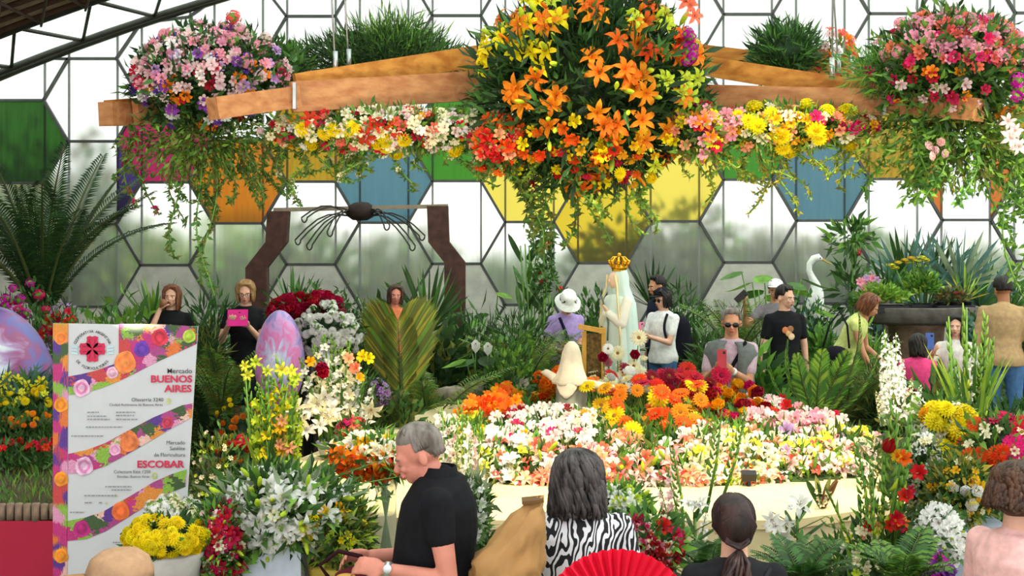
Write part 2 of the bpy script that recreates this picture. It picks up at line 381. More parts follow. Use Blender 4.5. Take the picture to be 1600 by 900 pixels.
# floor
fl = MB(); n = 36
for i in range(n + 1):
    for j in range(n + 1): fl.v.append((-14 + 28 * i / n, 1 + 19.5 * j / n, 0))
fl.v = [(x, y, G(y)) for x, y, z in fl.v]
for i in range(n):
    for j in range(n): a = i * (n + 1) + j; fl.f.append((a, a + n + 1, a + n + 2, a + 1)); fl.m.append(0)
fl.build('floor', mat('earth_and_paving', '6a6a50', .9, scale=3, alt='3f4a2a', bump=.3), kind='structure')
gp = MB(); gp.box((0, 34, -.2), (70, 28, .1)); gp.build('ground_outside', mat('outside_turf', '9aa478', .95, nvar=.3, scale=2), kind='structure')
# window glass
def glass(name, col, rough=.5, dif=.45, streak=0.0, col2=None):
    m = bpy.data.materials.new(name); m.use_nodes = True; t = m.node_tree; N = t.nodes; L = t.links; N.remove(N['Principled BSDF'])
    c = N.new('ShaderNodeRGB'); c.outputs[0].default_value = lin(col); cs = c.outputs[0]
    if streak:
        tx = N.new('ShaderNodeTexCoord'); mp = N.new('ShaderNodeMapping'); mp.inputs['Scale'].default_value = (9, 1, 1.3); nz = N.new('ShaderNodeTexNoise'); nz.inputs['Scale'].default_value = 1.6
        L.new(tx.outputs['Object'], mp.inputs[0]); L.new(mp.outputs[0], nz.inputs[0]); mx = N.new('ShaderNodeMix'); mx.data_type = 'RGBA'; mx.blend_type = 'MULTIPLY'
        mr = N.new('ShaderNodeMapRange'); mr.inputs['To Min'].default_value = 0; mr.inputs['To Max'].default_value = streak; mr.inputs['From Min'].default_value = .4; mr.inputs['From Max'].default_value = .7
        L.new(nz.outputs[0], mr.inputs[0]); L.new(mr.outputs[0], mx.inputs[0]); L.new(cs, mx.inputs[6]); mx.inputs[7].default_value = lin(col2 or '909080'); cs = mx.outputs[2]
    tr = N.new('ShaderNodeBsdfTranslucent'); rf = N.new('ShaderNodeBsdfRefraction'); rf.inputs['IOR'].default_value = 1.25; rf.inputs['Roughness'].default_value = rough
    gl = N.new('ShaderNodeBsdfGlossy'); gl.inputs['Roughness'].default_value = .45; gl.inputs[0].default_value = (1, 1, 1, 1)
    L.new(cs, tr.inputs[0]); L.new(cs, rf.inputs[0]); m1 = N.new('ShaderNodeMixShader'); m1.inputs[0].default_value = 1 - dif; L.new(tr.outputs[0], m1.inputs[1]); L.new(rf.outputs[0], m1.inputs[2])
    m2 = N.new('ShaderNodeMixShader'); m2.inputs[0].default_value = .03; L.new(m1.outputs[0], m2.inputs[1]); L.new(gl.outputs[0], m2.inputs[2]); L.new(m2.outputs[0], N['Material Output'].inputs[0])
    return m
GL = dict(clear=glass('clear_frosted_glass', 'd6dad8', .42, .22), low=glass('weathered_frosted_glass', 'eef2ee', .4, .2, .25, 'c8ccb8'), blue=glass('blue_glass', '46707c', .4, .4, .2, 'a8c0c8'), green=glass('green_glass', '2e7808', .4, .4, .3, '70b060'),
          dgreen=glass('dark_green_glass', '205010', .4, .35, .5, '608050'), bgreen=glass('bright_green_glass', '149a14', .4, .4), gold=glass('gold_glass', '9c800c', .4, .4, .5, 'c0a060'),
          orange=glass('orange_glass', 'ac6a08', .4, .4, .4, 'e0b080'), yellow=glass('yellow_glass', 'ccbe48', .3, .3), dyellow=glass('deep_yellow_glass', 'b8a41e', .25, .15), magenta=glass('magenta_glass', '8c1648', .4, .35), violet=glass('violet_glass', '302458', .4, .3),
          orange2=glass('bright_orange_glass', 'b4621a', .4, .4), stone=mat('pale_concrete', 'b8b6ac', .9, scale=5, nvar=.14, bump=.3))
wall = struct('wall_back', (0, YW, 0))
COLS = {(-5, 0): 'dgreen', (-3, 0): 'magenta', (-2, 0): 'orange', (-1, 0): 'gold', (0, 0): 'blue', (1, 0): 'green', (2, 0): 'yellow', (3, 1): 'dyellow', (3, 0): 'yellow',
        (4, 0): 'yellow', (5, 0): 'green', (6, 0): 'blue', (7, 0): 'gold', (8, 0): 'orange2', (9, 0): 'gold'}
def pane_mesh(vs): b = MB(); n_ = len(vs); b.add([(x, -.012, z) for x, z in vs] , [tuple(range(n_))]); return b
base_cache = {}
def pane(cx, cz, vs, m, kind='pane'):
    zs = [min(z + cz, roofz(x + cx) - .02) - cz for x, z in vs]; v2 = tuple((round(x, 4), round(z, 4)) for (x, _), z in zip(vs, zs))
    if len(set(v2)) < 3: return
    if max(z for _, z in v2) - min(z for _, z in v2) < .01: return
    key = v2
    if key not in base_cache: base_cache[key] = pane_mesh(v2).mesh('pane', [GL['clear']], False)
    o = obj(kind, base_cache[key], wall); o.location = (cx, 0, cz)
    o.material_slots[0].link = 'OBJECT'; o.material_slots[0].material = GL[m]; return o
def wx(px): return (px - 800) / F * YW
def wz(py, px): return CH - (py + .0046 * (480 - px) * 1.0 - YH) / F * YW
hexed = 0
for k in range(-11, 13):
    for m_ in range(-4, 4):
        px = 600 + PITCH * k; py = (284 if k % 2 == 0 else 219.5) + 129 * m_ - .0046 * (px - 480)
        cx = wx(px); cz = CH - (py - YH) / F * YW
        if cz - HH > roofz(cx) or cz + HH < .2: continue
        low = py > (440 if k % 2 else 480)
        h = HH; s = S
        if low:
            vs = [(-s / 2, -h), (s / 2, -h), (s, 0), (s / 2, h), (-s / 2, h), (-s, 0)]
            b = MB(); z0 = max(-h, -cz); vv = [(x, max(z, z0)) for x, z in vs]
            b.add([(x * .985, y, z * .985) for y in (-.05, .05) for x, z in vv], [(0, 1, 2, 3, 4, 5), (11, 10, 9, 8, 7, 6)] + [(i, i + 6, (i + 1) % 6 + 6, (i + 1) % 6) for i in range(6)])
            o = b.build('concrete_panel', GL['stone'], wall, False); o.location = (cx, 0, cz)
        else:
            c = COLS.get((k, m_), 'clear')
            if py > 330 and c == 'clear': c = 'low'
            cc, cl, cr = c, c, c
            if (k, m_) == (-4, 0): cr = 'violet'; cc = cl = 'clear'
            if (k, m_) == (8, 0): cc = 'clear'
            pane(cx, cz, [(-s / 2, -h), (s / 2, -h), (s / 2, h), (-s / 2, h)], cc)
            pane(cx, cz, [(-s / 2, -h), (-s / 2, h), (-s, 0)], cl); pane(cx, cz, [(s / 2, -h), (s, 0), (s / 2, h)], cr)
        # frame: top edge and the two upper slants of each hexagon
        b = MB(); e = []
        for p, q in (((-s / 2, h), (s / 2, h)), ((s / 2, h), (s, 0)), ((-s, 0), (-s / 2, h))):
            if min(p[1] + cz - roofz(p[0] + cx), q[1] + cz - roofz(q[0] + cx)) > 0: continue
            P0 = (p[0], 0, min(p[1], roofz(p[0] + cx) - cz)); P1 = (q[0], 0, min(q[1], roofz(q[0] + cx) - cz))
            b.beam(P0, P1, .07, .036, up=V((0, 1, 0)) if True else None)
        if b.v: o = b.build('hexagon_frame', steel, wall, False); o.location = (cx, -.02, cz)
    for sx in (-.5, .5):
        x = wx(600 + PITCH * k) + sx * S; b = MB(); b.box((0, 0, (roofz(x) + .4) / 2), (.028, .03, roofz(x) - .4)); o = b.build('mullion', steel2, wall, False); o.location = (x, .03, .2)
b = MB(); b.box((.3, 0, .25), (25, .3, .9)); b.build('base_wall', GL['stone'], wall, False)
# roof
ceil = struct('ceiling')
def arch(y0, y1, x0, x1, m, name, dz=0, n=24):
    b = MB()
    for i in range(n + 1):
        x = x0 + (x1 - x0) * i / n; b.v += [(x, y0, roofz(x) + dz), (x, y1, roofz(x) + dz)]
    for i in range(n): b.f.append((2 * i, 2 * i + 1, 2 * i + 3, 2 * i + 2)); b.m.append(0)
    return b.build(name, m, ceil)
roofglass = glass('roof_sheet', 'e8f2ea', .6, .8, .3, '9ab8a0')
arch(15.95, 18.1, -12, 12, roofglass, 'roof_sheet')
arch(3.0, 15.95, -3.6, 12, roofglass, 'roof_sheet')
reed = mat('reed_ceiling', 'b89a80', .9, scale=6, nvar=.35, stretch=(1, 14, 1)); arch(3.0, 15.95, -12, -3.6, reed, 'reed_ceiling')
tubeM = mat('dark_roof_steel', '3a3a34', .5, .3); woodrib = mat('dark_rafter', '4a3020', .8)
def arc_tube(y, r, dz, m, name='roof_arch', x0=-11.5, x1=11.5):
    b = MB(); b.tube([(x0 + (x1 - x0) * i / 30, y, roofz(x0 + (x1 - x0) * i / 30) + dz) for i in range(31)], r, 6); b.build(name, m, ceil)
arc_tube(17.95, .06, -.02, tubeM); arc_tube(17.0, .045, -.22, tubeM); arc_tube(15.95, .045, -.05, tubeM)
for i in range(20):                                    # lattice between the arches
    x = -11 + i * .95; b = MB()
    if x > -1.5 and x < 8.5: continue
    b.tube([(x, 17.95, roofz(x)), (x + .55, 17.0, roofz(x + .55) - .22)], .03, 5); b.tube([(x + .55, 17.0, roofz(x + .55) - .22), (x + .95, 17.95, roofz(x + .95))], .024, 5)
    b.tube([(x + .55, 17.0, roofz(x + .55) - .22), (x + .1, 15.95, roofz(x + .1) - .05)], .03, 5); b.tube([(x + .55, 17.0, roofz(x + .55) - .22), (x + 1.0, 15.95, roofz(x + 1.0) - .05)], .024, 5)
    b.build('roof_brace', tubeM, ceil)
for i in range(11):
    y = 15.7 - i * .42; arc_tube(y, .035, -.07, woodrib, 'rafter', -11.5, -3.6)
for i in range(14):
    x = -10.8 + i * .55; b = MB(); b.tube([(x, 15.9, roofz(x) - .1), (x + .15, 10.5, roofz(x + .15) - .1)], .022, 5); b.tube([(x, 15.9, roofz(x) - .14), (x + 1.1, 13.3, roofz(x + 1.1) - .14), (x + 2.1, 10.6, roofz(x + 2.1) - .14)], .018, 5); b.build('roof_batten', woodrib, ceil)
# posts that carry the roof, outside the frame
for x in (-10.5, 11.5):
    for y in (4, 11, 17.9):
        b = MB(); b.tube([(0, 0, 0), (0, 0, roofz(x) + .02)], .09, 8); o = b.build('roof_post', tubeM, ceil); o.location = (x, y, 0)

# trees outside, seen as blurs through the frosted panes
bark = mat('bark', '5a4a3a', .9, bump=.4)
def tree(px, D, ztop, rx, greens, label, n=1100, base='olive'):
    x = X(px, D); t = thing('tree', label, 'tree', (x, D, -.15), group=None)
    rz = ztop * .42; C = V((0, 0, ztop - rz + .1))
    b = MB(); b.tube([(0, 0, 0), (.05, 0, ztop * .5), (0, 0, ztop * .8)], [.14, .1, .05], 8); b.build('trunk', bark, t)
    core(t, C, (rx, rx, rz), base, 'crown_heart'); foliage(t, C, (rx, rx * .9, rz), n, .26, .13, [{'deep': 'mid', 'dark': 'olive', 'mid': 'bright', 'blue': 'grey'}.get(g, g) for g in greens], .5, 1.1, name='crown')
for a in [(60, 19.9, 3.8, 1.5, ('deep', 'dark'), 'dark tree outside the panes behind the tall palm'), (250, 20.6, 2.3, 1.0, ('lime', 'bright'), 'yellow-green tree blurred behind panes left of the rusty frame'),
          (380, 21.8, 2.55, .9, ('lime', 'bright'), 'bright tree outside behind the left post of the rusty frame'), (470, 20.2, 2.5, 1.1, ('dark', 'mid'), 'dark green tree outside, blurred under the blue pane'),
          (630, 21.2, 2.35, 1.0, ('dark', 'mid', 'blue'), 'dull green tree outside the panes behind the black hooks'), (800, 22.0, 1.9, 1.0, ('blue', 'mid'), 'low bluish tree outside the panes left of the crowned statue'),
          (960, 20.6, 2.35, .9, ('deep', 'dark'), 'dark tree outside behind the deep yellow pane over the crown'), (1060, 20.2, 2.75, 1.0, ('dark', 'mid', 'blue'), 'dark tree outside the panes right of the statue'),
          (1190, 21.0, 2.35, 1.0, ('dark', 'blue'), 'blue-green tree outside above the man in the vest'), (1330, 20.4, 2.3, 1.0, ('mid', 'dark'), 'green tree outside behind the white egret'),
          (1500, 21.5, 2.0, 1.2, ('blue', 'mid'), 'pale blue-green tree outside above the stone basin'), (150, 21.6, 3.2, 1.1, ('deep', 'dark', 'blue'), 'dark tree outside between tall palm and magenta pane')]: tree(*a)

# ================================================================ PLATFORM
cream = mat('cream_painted_board', 'ead6a4', .75, scale=4, nvar=.05)
ZT = .85
foot = [(P(372, 755, 8.05).x, 8.05), (P(640, 813, 7.05).x, 7.05), (P(1232, 813, 7.05).x, 7.05), (2.62, 7.62), (2.8, 8.9), (1.35, 10.3), (1.2, 11.5), (-.6, 11.5), (-1.35, 9.3)]
plat = thing('display_platform', 'cream painted many-sided platform carrying the big flower mound', 'platform', (.4, 9, 0))
def prism(poly, z0, z1, name, m, parent, inset=0):
    cx = sum(p[0] for p in poly) / len(poly); cy = sum(p[1] for p in poly) / len(poly); b = MB()
    pp = [(cx + (x - cx) * (1 - inset), cy + (y - cy) * (1 - inset)) for x, y in poly]; n_ = len(pp)
    b.add([(x - parent.location.x, y - parent.location.y, z0) for x, y in pp] + [(x - parent.location.x, y - parent.location.y, z1) for x, y in pp],
          [tuple(range(n_)), tuple(range(2 * n_ - 1, n_ - 1, -1))] + [(i, (i + 1) % n_, (i + 1) % n_ + n_, i + n_) for i in range(n_)])
    return b.build(name, m, parent, False)
prism(foot, ZT - .05, ZT, 'top_board', cream, plat)
kk = len(foot)
for i in range(kk):                                    # eight skirt panels
    (x0, y0), (x1, y1) = foot[i], foot[(i + 1) % kk]; b = MB(); b.beam((x0 * .985 - .4 + .006, (y0 - 9) * .985, .4), (x1 * .985 - .4 + .006, (y1 - 9) * .985, .4), .8, .03); b.build('skirt_panel', cream, plat, False)
# mound of floral foam and moss that the cut flowers are stuck into
def mound_h(x, y):
    u = (x - .75) / 1.95; d_ = max(0.0, 1 - (abs(u) ** 2.6)); f0 = 7.95 + .5 * abs(u) ** 2
    t = (y - f0) / 2.0
    if t < 0 or d_ <= 0: return 0
    if y > 11.2 - 3.2 * abs(u - .1) ** 1.3: return 0
    return .10 * min(1, t * 12) * min(1, d_ * 4) + .14 * min(1, max(0, t)) ** .8 * d_ ** .5
b = MB(); nx, ny = 110, 90
for i in range(nx + 1):
    for j in range(ny + 1): x = -1.5 + 4.3 * i / nx; y = 7.7 + 3.4 * j / ny; b.v.append((x, y, ZT + .002 + mound_h(x, y)))
for i in range(nx):
    for j in range(ny):
        a = i * (ny + 1) + j; q = (a, a + ny + 1, a + ny + 2, a + 1)
        if max(b.v[k][2] for k in q) > ZT + .01: b.f.append(q); b.m.append(0)
mo = b.build('moss_mound', mat('dark_moss', '2c3f1a', .95, scale=12, nvar=.4, bump=.8)); tag(mo, 'dark mossy mound under the cut flowers on the platform', 'mound')
def on_mound(px, py):
    D = 7.6
    while D < 11.2:
        q = P(px, py, D)
        if mound_h(q.x, q.y) > .001 and q.z < ZT + mound_h(q.x, q.y): return q
        D += .02
    return None

# ================================================================ RUSTY FRAME, statue, egret, basin
rust = mat('rusty_brown_steel', '4a2e26', .8, scale=9, nvar=.3, bump=.3)
D = 16.0
t = thing('rusty_frame', 'rust-brown steel arch with cranked posts and hooked black loops', 'sculpture', (X(560, D), D, G(D)))
def loc(t, p): return V(p) - t.location
for pts in ([(436, 330), (433, 378), (402, 418), (404, 545)], [(684, 322), (686, 378), (711, 410), (711, 540)]):
    b = MB(); q = [loc(t, P(px, py, D)) for px, py in pts]; q[-1].z = 0
    w0 = .13; vs = []
    for p in q: vs += [p + V((-w0, -.1, 0)), p + V((w0, -.1, 0)), p + V((w0, .1, 0)), p + V((-w0, .1, 0))]
    fs = [(0, 1, 2, 3)] + [(4 * i + j, 4 * i + (j + 1) % 4, 4 * i + 4 + (j + 1) % 4, 4 * i + 4 + j) for i in range(3) for j in range(4)]
    b.add(vs, fs); b.build('post', rust, t, False)
b = MB(); b.beam(loc(t, P(428, 328, D)), loc(t, P(700, 322, D)), .05, .08); b.build('top_bar', mat('weathered_bar', '8a7c6a', .8), t, False)
b = MB(); c = loc(t, P(563, 330, D)); b.ell(c, (.18, .14, .12), n=10, m=6, jit=.12); b.build('bundle', mat('black_bundle', '2a1c18', .8), t)
blk = mat('black_wire', '2c2824', .5)
for (ex, ey, k) in ((470, 375, 0), (488, 383, 1), (520, 362, 2), (600, 352, 3), (640, 384, 4), (655, 368, 5), (480, 340, 6)):
    b = MB(); e = loc(t, P(ex, ey, D - .3)); s0 = c + V((.12 if ex > 563 else -.12, -.05, 0)); mid = (s0 + e) / 2 + V((0, 0, .18)); pts = []
    sd = 1 if ex > 563 else -1
    for i in range(7): u = i / 6; pts.append(s0 * (1 - u) ** 2 + mid * 2 * u * (1 - u) + e * u * u)
    for i in range(1, 7): a = PI * i / 6; pts.append(e + V((-sd * .07 * (1 - math.cos(a)) * -.5 * 1, 0, -.06 * math.sin(a))))
    for i in range(1, 6): u = i / 5; pts.append((e + V((sd * .07, 0, 0))).lerp(s0 + V((0, 0, -.06)), u) + V((0, 0, .14 * math.sin(PI * u))))
    b.tube(pts, .010, 5); b.build('hook_loop', blk, t)

# crowned statue
D = 10.9
t = thing('crowned_statue', 'pale green robed statue of a veiled lady with golden crown', 'statue', (X(966, D), D, 0), rz=math.radians(-58))
H0 = 1.04
st = mat('mint_painted_plaster', 'cfe6da', .5, nvar=.05, scale=6); st2 = mat('cream_painted_plaster', 'f2ecd8', .5, nvar=.04)
b = MB(); b.loft([((0, 0, z), r, r) for z, r in ((ZT, .24), (ZT + .03, .24), (ZT + .05, .2), (H0 - .1, .18), (H0 - .06, .22), (H0, .22))], 24); b.build('pedestal', mat('grey_plinth', 'a8a598', .8), t)
hs = 1.0
def fold(a, i): return 1 + .05 * math.sin(a * 9 + i * .25) * max(0, 1 - i / 9)
b = MB(); b.loft([((0, 0, H0 + z * hs), rx, ry) for z, rx, ry in ((0, .165, .15), (.1, .16, .145), (.25, .15, .135), (.42, .14, .125), (.56, .13, .12), (.66, .135, .115), (.75, .135, .1), (.81, .11, .085), (.85, .05, .05), (.9, .04, .04))], 48, fn=fold); b.build('robe', mat('pale_mint_plaster', 'dfeee0', .5, nvar=.04), t)
def vf(a, i): return (1 + .035 * math.sin(a * 11)) * (1 if math.sin(a) > -.35 else .9)
b = MB(); rings = []
for z, rx, ry, dy in ((.02, .17, .14, .05), (.2, .17, .14, .045), (.45, .16, .13, .04), (.62, .155, .12, .035), (.76, .15, .105, .03), (.84, .115, .09, .02), (.9, .085, .08, .015), (.98, .078, .082, .012), (1.04, .06, .065, .012), (1.065, .025, .03, .012)): rings.append(((0, dy, H0 + z * hs), rx, ry))
b.loft(rings, 40, fn=vf)
b.build('veil', st, t)
b = MB(); b.ell((0, -.035, H0 + .955 * hs), (.052, .06, .075), n=14, m=10); b.ell((0, -.095, H0 + .95 * hs), (.009, .014, .018), n=6, m=5); b.build('face', mat('statue_skin', 'e8c4a4', .5), t); b = MB()
b.caps((-.02, -.09, H0 + .66 * hs), (.0, -.15, H0 + .74 * hs), .02, .012, 8); b.caps((.02, -.09, H0 + .66 * hs), (.0, -.15, H0 + .74 * hs), .02, .012, 8)
b.build('praying_hands', mat('statue_skin', 'e8c4a4', .5), t)
for s_ in (-1, 1): b = MB(); b.caps((s_ * .125, 0, H0 + .78 * hs), (s_ * .12, -.06, H0 + .6 * hs), .045, .05); b.caps((s_ * .12, -.06, H0 + .6 * hs), (s_ * .02, -.11, H0 + .67 * hs), .05, .035); b.build('sleeve', st2, t)
gold = mat('gold', 'f0b428', .25, .9, nvar=.1)
b = MB(); cz = H0 + 1.05 * hs
b.loft([((0, .01, cz - .02), .058, .06), ((0, .01, cz + .02), .07, .07), ((0, .01, cz + .03), .066, .066)], 20)
for k in range(9): a = k * 2 * PI / 9; b.tube([(.066 * math.cos(a), .01 + .066 * math.sin(a), cz + .02), (.085 * math.cos(a), .01 + .085 * math.sin(a), cz + .06), (.05 * math.cos(a), .01 + .05 * math.sin(a), cz + .10), (0, .01, cz + .1)], [.014, .012, .009, .008], 5); b.ell((.085 * math.cos(a), .01 + .085 * math.sin(a), cz + .065), .014, n=6, m=5)
b.ell((0, .01, cz + .12), .018, n=8, m=6); b.build('crown', gold, t)
b = MB(); b.tube([(-.10, -.105, H0 + .82 * hs), (-.02, -.12, H0 + .71 * hs), (.04, -.135, H0 + .6 * hs), (.05, -.15, H0 + .45 * hs)], .008, 6); b.build('rosary_cord', mat('grey_cord', '6a7268', .6), t)
b = MB()
for s_ in (-1, 1): b.tube([(s_ * .055, -.075, H0 + 1.0 * hs), (s_ * .075, -.07, H0 + .9 * hs), (s_ * .11, -.09, H0 + .8 * hs), (s_ * .14, -.09, H0 + .6 * hs), (s_ * .15, -.08, H0 + .1)], .009, 6)
b.build('gilded_hem', mat('pale_gold_hem', 'f0dca0', .4, .3), t)
# kneeling child figure with white head cloth, back to the viewer
D = 9.4
t = thing('kneeling_figurine', 'small grey-robed kneeling figure with white head cloth below the statue', 'statue', (X(893, D), D, 0), rz=math.radians(160))
zb = 2.5 - (655 - 345) / 2000 * D
b = MB(); b.loft([((0, 0, ZT), .1, .1), ((0, 0, zb), .09, .09)], 16); b.build('plinth', mat('grey_plinth', 'a8a598', .8), t)
b = MB(); b.loft([((0, dy, zb + z), rx, ry) for z, rx, ry, dy in ((0, .12, .15, .03), (.08, .115, .14, .02), (.16, .108, .12, 0), (.25, .118, .1, -.01), (.31, .10, .08, -.01), (.34, .05, .05, -.01))], 28, fn=lambda a, i: 1 + .05 * math.sin(a * 8)); b.build('robe', mat('grey_green_robe', '8c8e7c', .7), t)
b = MB(); b.ell((0, -.03, zb + .44), (.06, .065, .075), n=12, m=8); b.ell((0, -.095, zb + .435), .012, n=6, m=5); b.build('head', mat('statue_skin', 'e8c4a4', .5), t)
b = MB(); b.loft([((0, 0.005, zb + z), r, r * .85) for z, r in ((.245, .10), (.25, .122), (.27, .124), (.28, .11))], 22); b.build('orange_scarf', mat('orange_cloth', 'd0602a', .8), t)
b = MB(); b.loft([((0, dy, zb + z), rx, ry) for z, rx, ry, dy in ((.26, .128, .11, .02), (.28, .132, .112, .02), (.32, .108, .098, .015), (.37, .09, .088, .01), (.43, .078, .085, .005), (.49, .068, .075, 0), (.54, .05, .055, 0), (.572, .02, .02, 0))], 26, fn=lambda a, i: (1 + .10 * math.sin(a * 6 + .6) * max(.15, 1 - i / 5)) * (.72 if math.sin(a) < -.6 else 1)); b.build('head_cloth', mat('white_cloth', 'f2e2c4', .8), t)
for s_, ex, ez in ((-1, -.27, .25), (1, .2, .33)): b = MB(); b.caps((s_ * .08, 0, zb + .27), (ex * .65, .01, zb + (ez + .27) / 2), .034, .034, 10); b.caps((ex * .65, .01, zb + (ez + .27) / 2), (ex, -.02, zb + ez), .032, .028, 10); b.build('sleeve', mat('white_cloth', 'f2e2c4', .8), t); b = MB(); b.ell((ex * 1.1, -.025, zb + ez), (.026, .014, .016), n=10, m=6); b.build('hand', mat('statue_skin', 'e8c4a4', .5), t)
b = MB(); b.loft([((0, .10, zb + .29), .085, .02), ((0, .115, zb + .24), .075, .016), ((0, .128, zb + .2), .05, .012), ((0, .135, zb + .17), .012, .008)], 20); b.build('cloth_tail', mat('white_cloth', 'f2e2c4', .8), t)
# little gilt wooden stand between them
D = 10.6
t = thing('gilt_stand', 'small yellow wooden easel frame between kneeling figure and statue', 'stand', (X(932, D), D, 0)); z0 = ZZ(625, D); z1 = ZZ(512, D); gw = mat('yellow_wood', 'd8a040', .6)
for dx in (-.11, .05): b = MB(); b.beam((dx, 0, 0), (dx + .01, .02, z1 - (0 if dx > 0 else .03)), .035, .03, up=V((1, 0, 0))); b.build('leg', gw, t, False)
b = MB(); b.beam((-.15, 0, z1 + .01), (.07, 0, z1 - .03), .04, .035); b.build('top_rail', gw, t, False)
b = MB(); b.box((-.03, .015, z1 - .25), (.14, .012, .4)); b.build('wicker_panel', mat('brown_wicker', '6a5020', .8, scale=40, nvar=.5), t, False)

# egret
D = 15.5; zt = ZZ(397, D); g0 = G(D)
t = thing('egret', 'white egret standing tall among dark plants by the glass wall', 'bird', (X(1275, D), D, g0), rz=0)
wh = mat('white_feathers', 'f4f4f0', .7, nvar=.06, scale=20); h = zt - g0
b = MB(); k = [(-.02, -.0, h - .56), (.0, 0, h - .46), (-.01, 0, h - .36), (-.05, 0, h - .28), (-.085, 0, h - .2), (-.08, 0, h - .12), (-.03, 0, h - .055), (.03, 0, h - .04), (.075, 0, h - .065)]
b.tube([(0.05, 0, h - .95), (.03, 0, h - .85), (0, 0, h - .7), *k], [.02, .08, .115, .115, .09, .055, .04, .035, .035, .042, .045, .014], 12); b.build('body', wh, t)
b = MB(); b.tube([(.07, 0, h - .065), (.2, 0, h - .13)], [.014, .003], 6); b.build('beak', mat('yellow_beak', 'c8a838', .5), t)
for s_ in (-1, 1): b = MB(); b.ell((.03, s_ * .09, h - .74), (.07, .03, .2), n=10, m=8); b.build('wing', wh, t)
for s_ in (-1, 1): b = MB(); b.tube([(.02, s_ * .035, h - .88), (.05, s_ * .035, max(.3, (h - .9) * .5)), (.02, s_ * .035, .01), ], [.014, .01, .009], 6); b.tube([(.02, s_ * .035, .012), (-.08, s_ * .05, .01)], .007, 4); b.build('leg', mat('dark_leg', '2a2a26', .5), t)
for s_ in (-1, 1): b = MB(); b.ell((.045, s_ * .04, h - .048), .008, n=6, m=5); b.build('eye', mat('black_eye', '101010', .2), t)

# stone basin on its pedestal with trays of seedlings
D = 14.2; zt = ZZ(478, D); zb = ZZ(500, D)
t = thing('stone_basin', 'wide dark stone basin table on round brown pedestal', 'table', (X(1430, D), D, G(D))); g0 = G(D)
sm = mat('dark_stone', '5c5650', .9, scale=10, nvar=.25, bump=.5)
b = MB(); b.loft([((0, 0, z - g0), r, r * .62) for z, r in ((zb - .03, .58), (zb, .66), (zt - .01, .70), (zt, .69), (zt, .60), (zt - .05, .58))], 28); b.build('basin', sm, t)
b = MB(); b.loft([((0, 0, z), r, r) for z, r in ((0, .36), (.1, .33), (.5, .26), (zb - g0 - .08, .30), (zb - g0 - .02, .36))], 20, fn=lambda a, i: 1 + .04 * math.sin(a * 5 + i)); b.build('pedestal', mat('brown_stone', '7a6252', .95, scale=8, nvar=.3, bump=.8), t)
ZB = zt - .05
blackp = mat('black_plastic', '1c1c20', .4)
def tray(px, dy, wd, label, cat='tray'):
    x = X(px, D + dy); t = thing('seedling_tray', label, cat, (x, D + dy, ZB)); b = MB()
    b.box((0, 0, .01), (wd, .26, .02)); [b.box((sx * wd / 2, 0, .035), (.012, .26, .07)) for sx in (-1, 1)]; [b.box((0, sy * .13, .035), (wd, .012, .07)) for sy in (-1, 1)]; b.build('tray_box', blackp, t, False); return t
t1 = tray(1378, -.2, .5, 'black tray of lime green seedlings at left of the basin'); foliage(t1, (0, 0, .14), (.27, .14, .16), 900, .07, .03, ('lime', 'bright'), .2, 1.05, .6, -.2); 
t2 = tray(1440, 0.05, .3, 'black tray of taller green plants with flat yellow flower heads'); foliage(t2, (0, 0, .22), (.2, .14, .26), 900, .08, .035, ('bright', 'mid', 'lime'), .2, 1.05, .5, -.2)
for (px, py) in ((1392, 414), (1405, 410), (1398, 418), (1415, 406), (1425, 403), (1432, 407), (1440, 402), (1421, 410), (1446, 406)): p = P(px, py, D); flower(t2, 'cluster', 'gold' if px % 2 else 'yellow', loc(t2, p), V((0, -.2, 1)), (.12, .12, .04)); 
b = MB(); b.tube([(0, 0, 0), loc(t2, P(1425, 405, D))], .008, 5); b.tube([(-.1, 0, 0), loc(t2, P(1398, 415, D))], .008, 5); b.build('stem', STEM, t2)
t3 = tray(1488, -.1, .4, 'black tray of dark pots with purplish foliage at right of the basin')
for k in range(6):
    b = MB(); b.loft([((0, 0, z), r, r) for z, r in ((0, .028), (.085, .042), (.09, .045), (.09, .036), (.07, .034))], 10); o = b.build('pot', blackp, t3); o.location = (-.15 + .15 * (k % 3), -.07 + .13 * (k // 3), .02)
foliage(t3, (0, 0, .16), (.2, .12, .09), 350, .06, .03, ('brown', 'olive', 'dark'), .2, 1.05, .3); [flower(t3, 'small', 'crimson', (random.uniform(-.18, .18), random.uniform(-.1, .05), .2), (0, -.3, 1), .05) for _ in range(8)]
t4 = tray(1352, -.05, .2, 'small black tray with pink orchids at the basin edge'); foliage(t4, (0, 0, .12), (.12, .1, .1), 200, .09, .03, ('bright', 'mid')); [flower(t4, 'small', random.choice(['pink', 'mauve']), (random.uniform(-.1, .15), -.05 + random.uniform(-.08, .08), .2 + random.uniform(0, .17)), (0, -1, .2), .09) for _ in range(14)]
# two bench stones right of the palm leaves
for (px, py, label) in ((1352, 560, 'flat grey bench stone behind the white flower spires'), (1360, 600, 'second grey stone block under the bench stone')):
    p = P(px, py, 12.6); b = MB(); b.box((0, 0, 0), (.55, .4, .2)); o = b.build('stone_block', sm, None, False); o.location = (p.x, 12.6, G(12.6) + (.1 if '600' in str(py) else .3)); tag(o, label, 'stone')

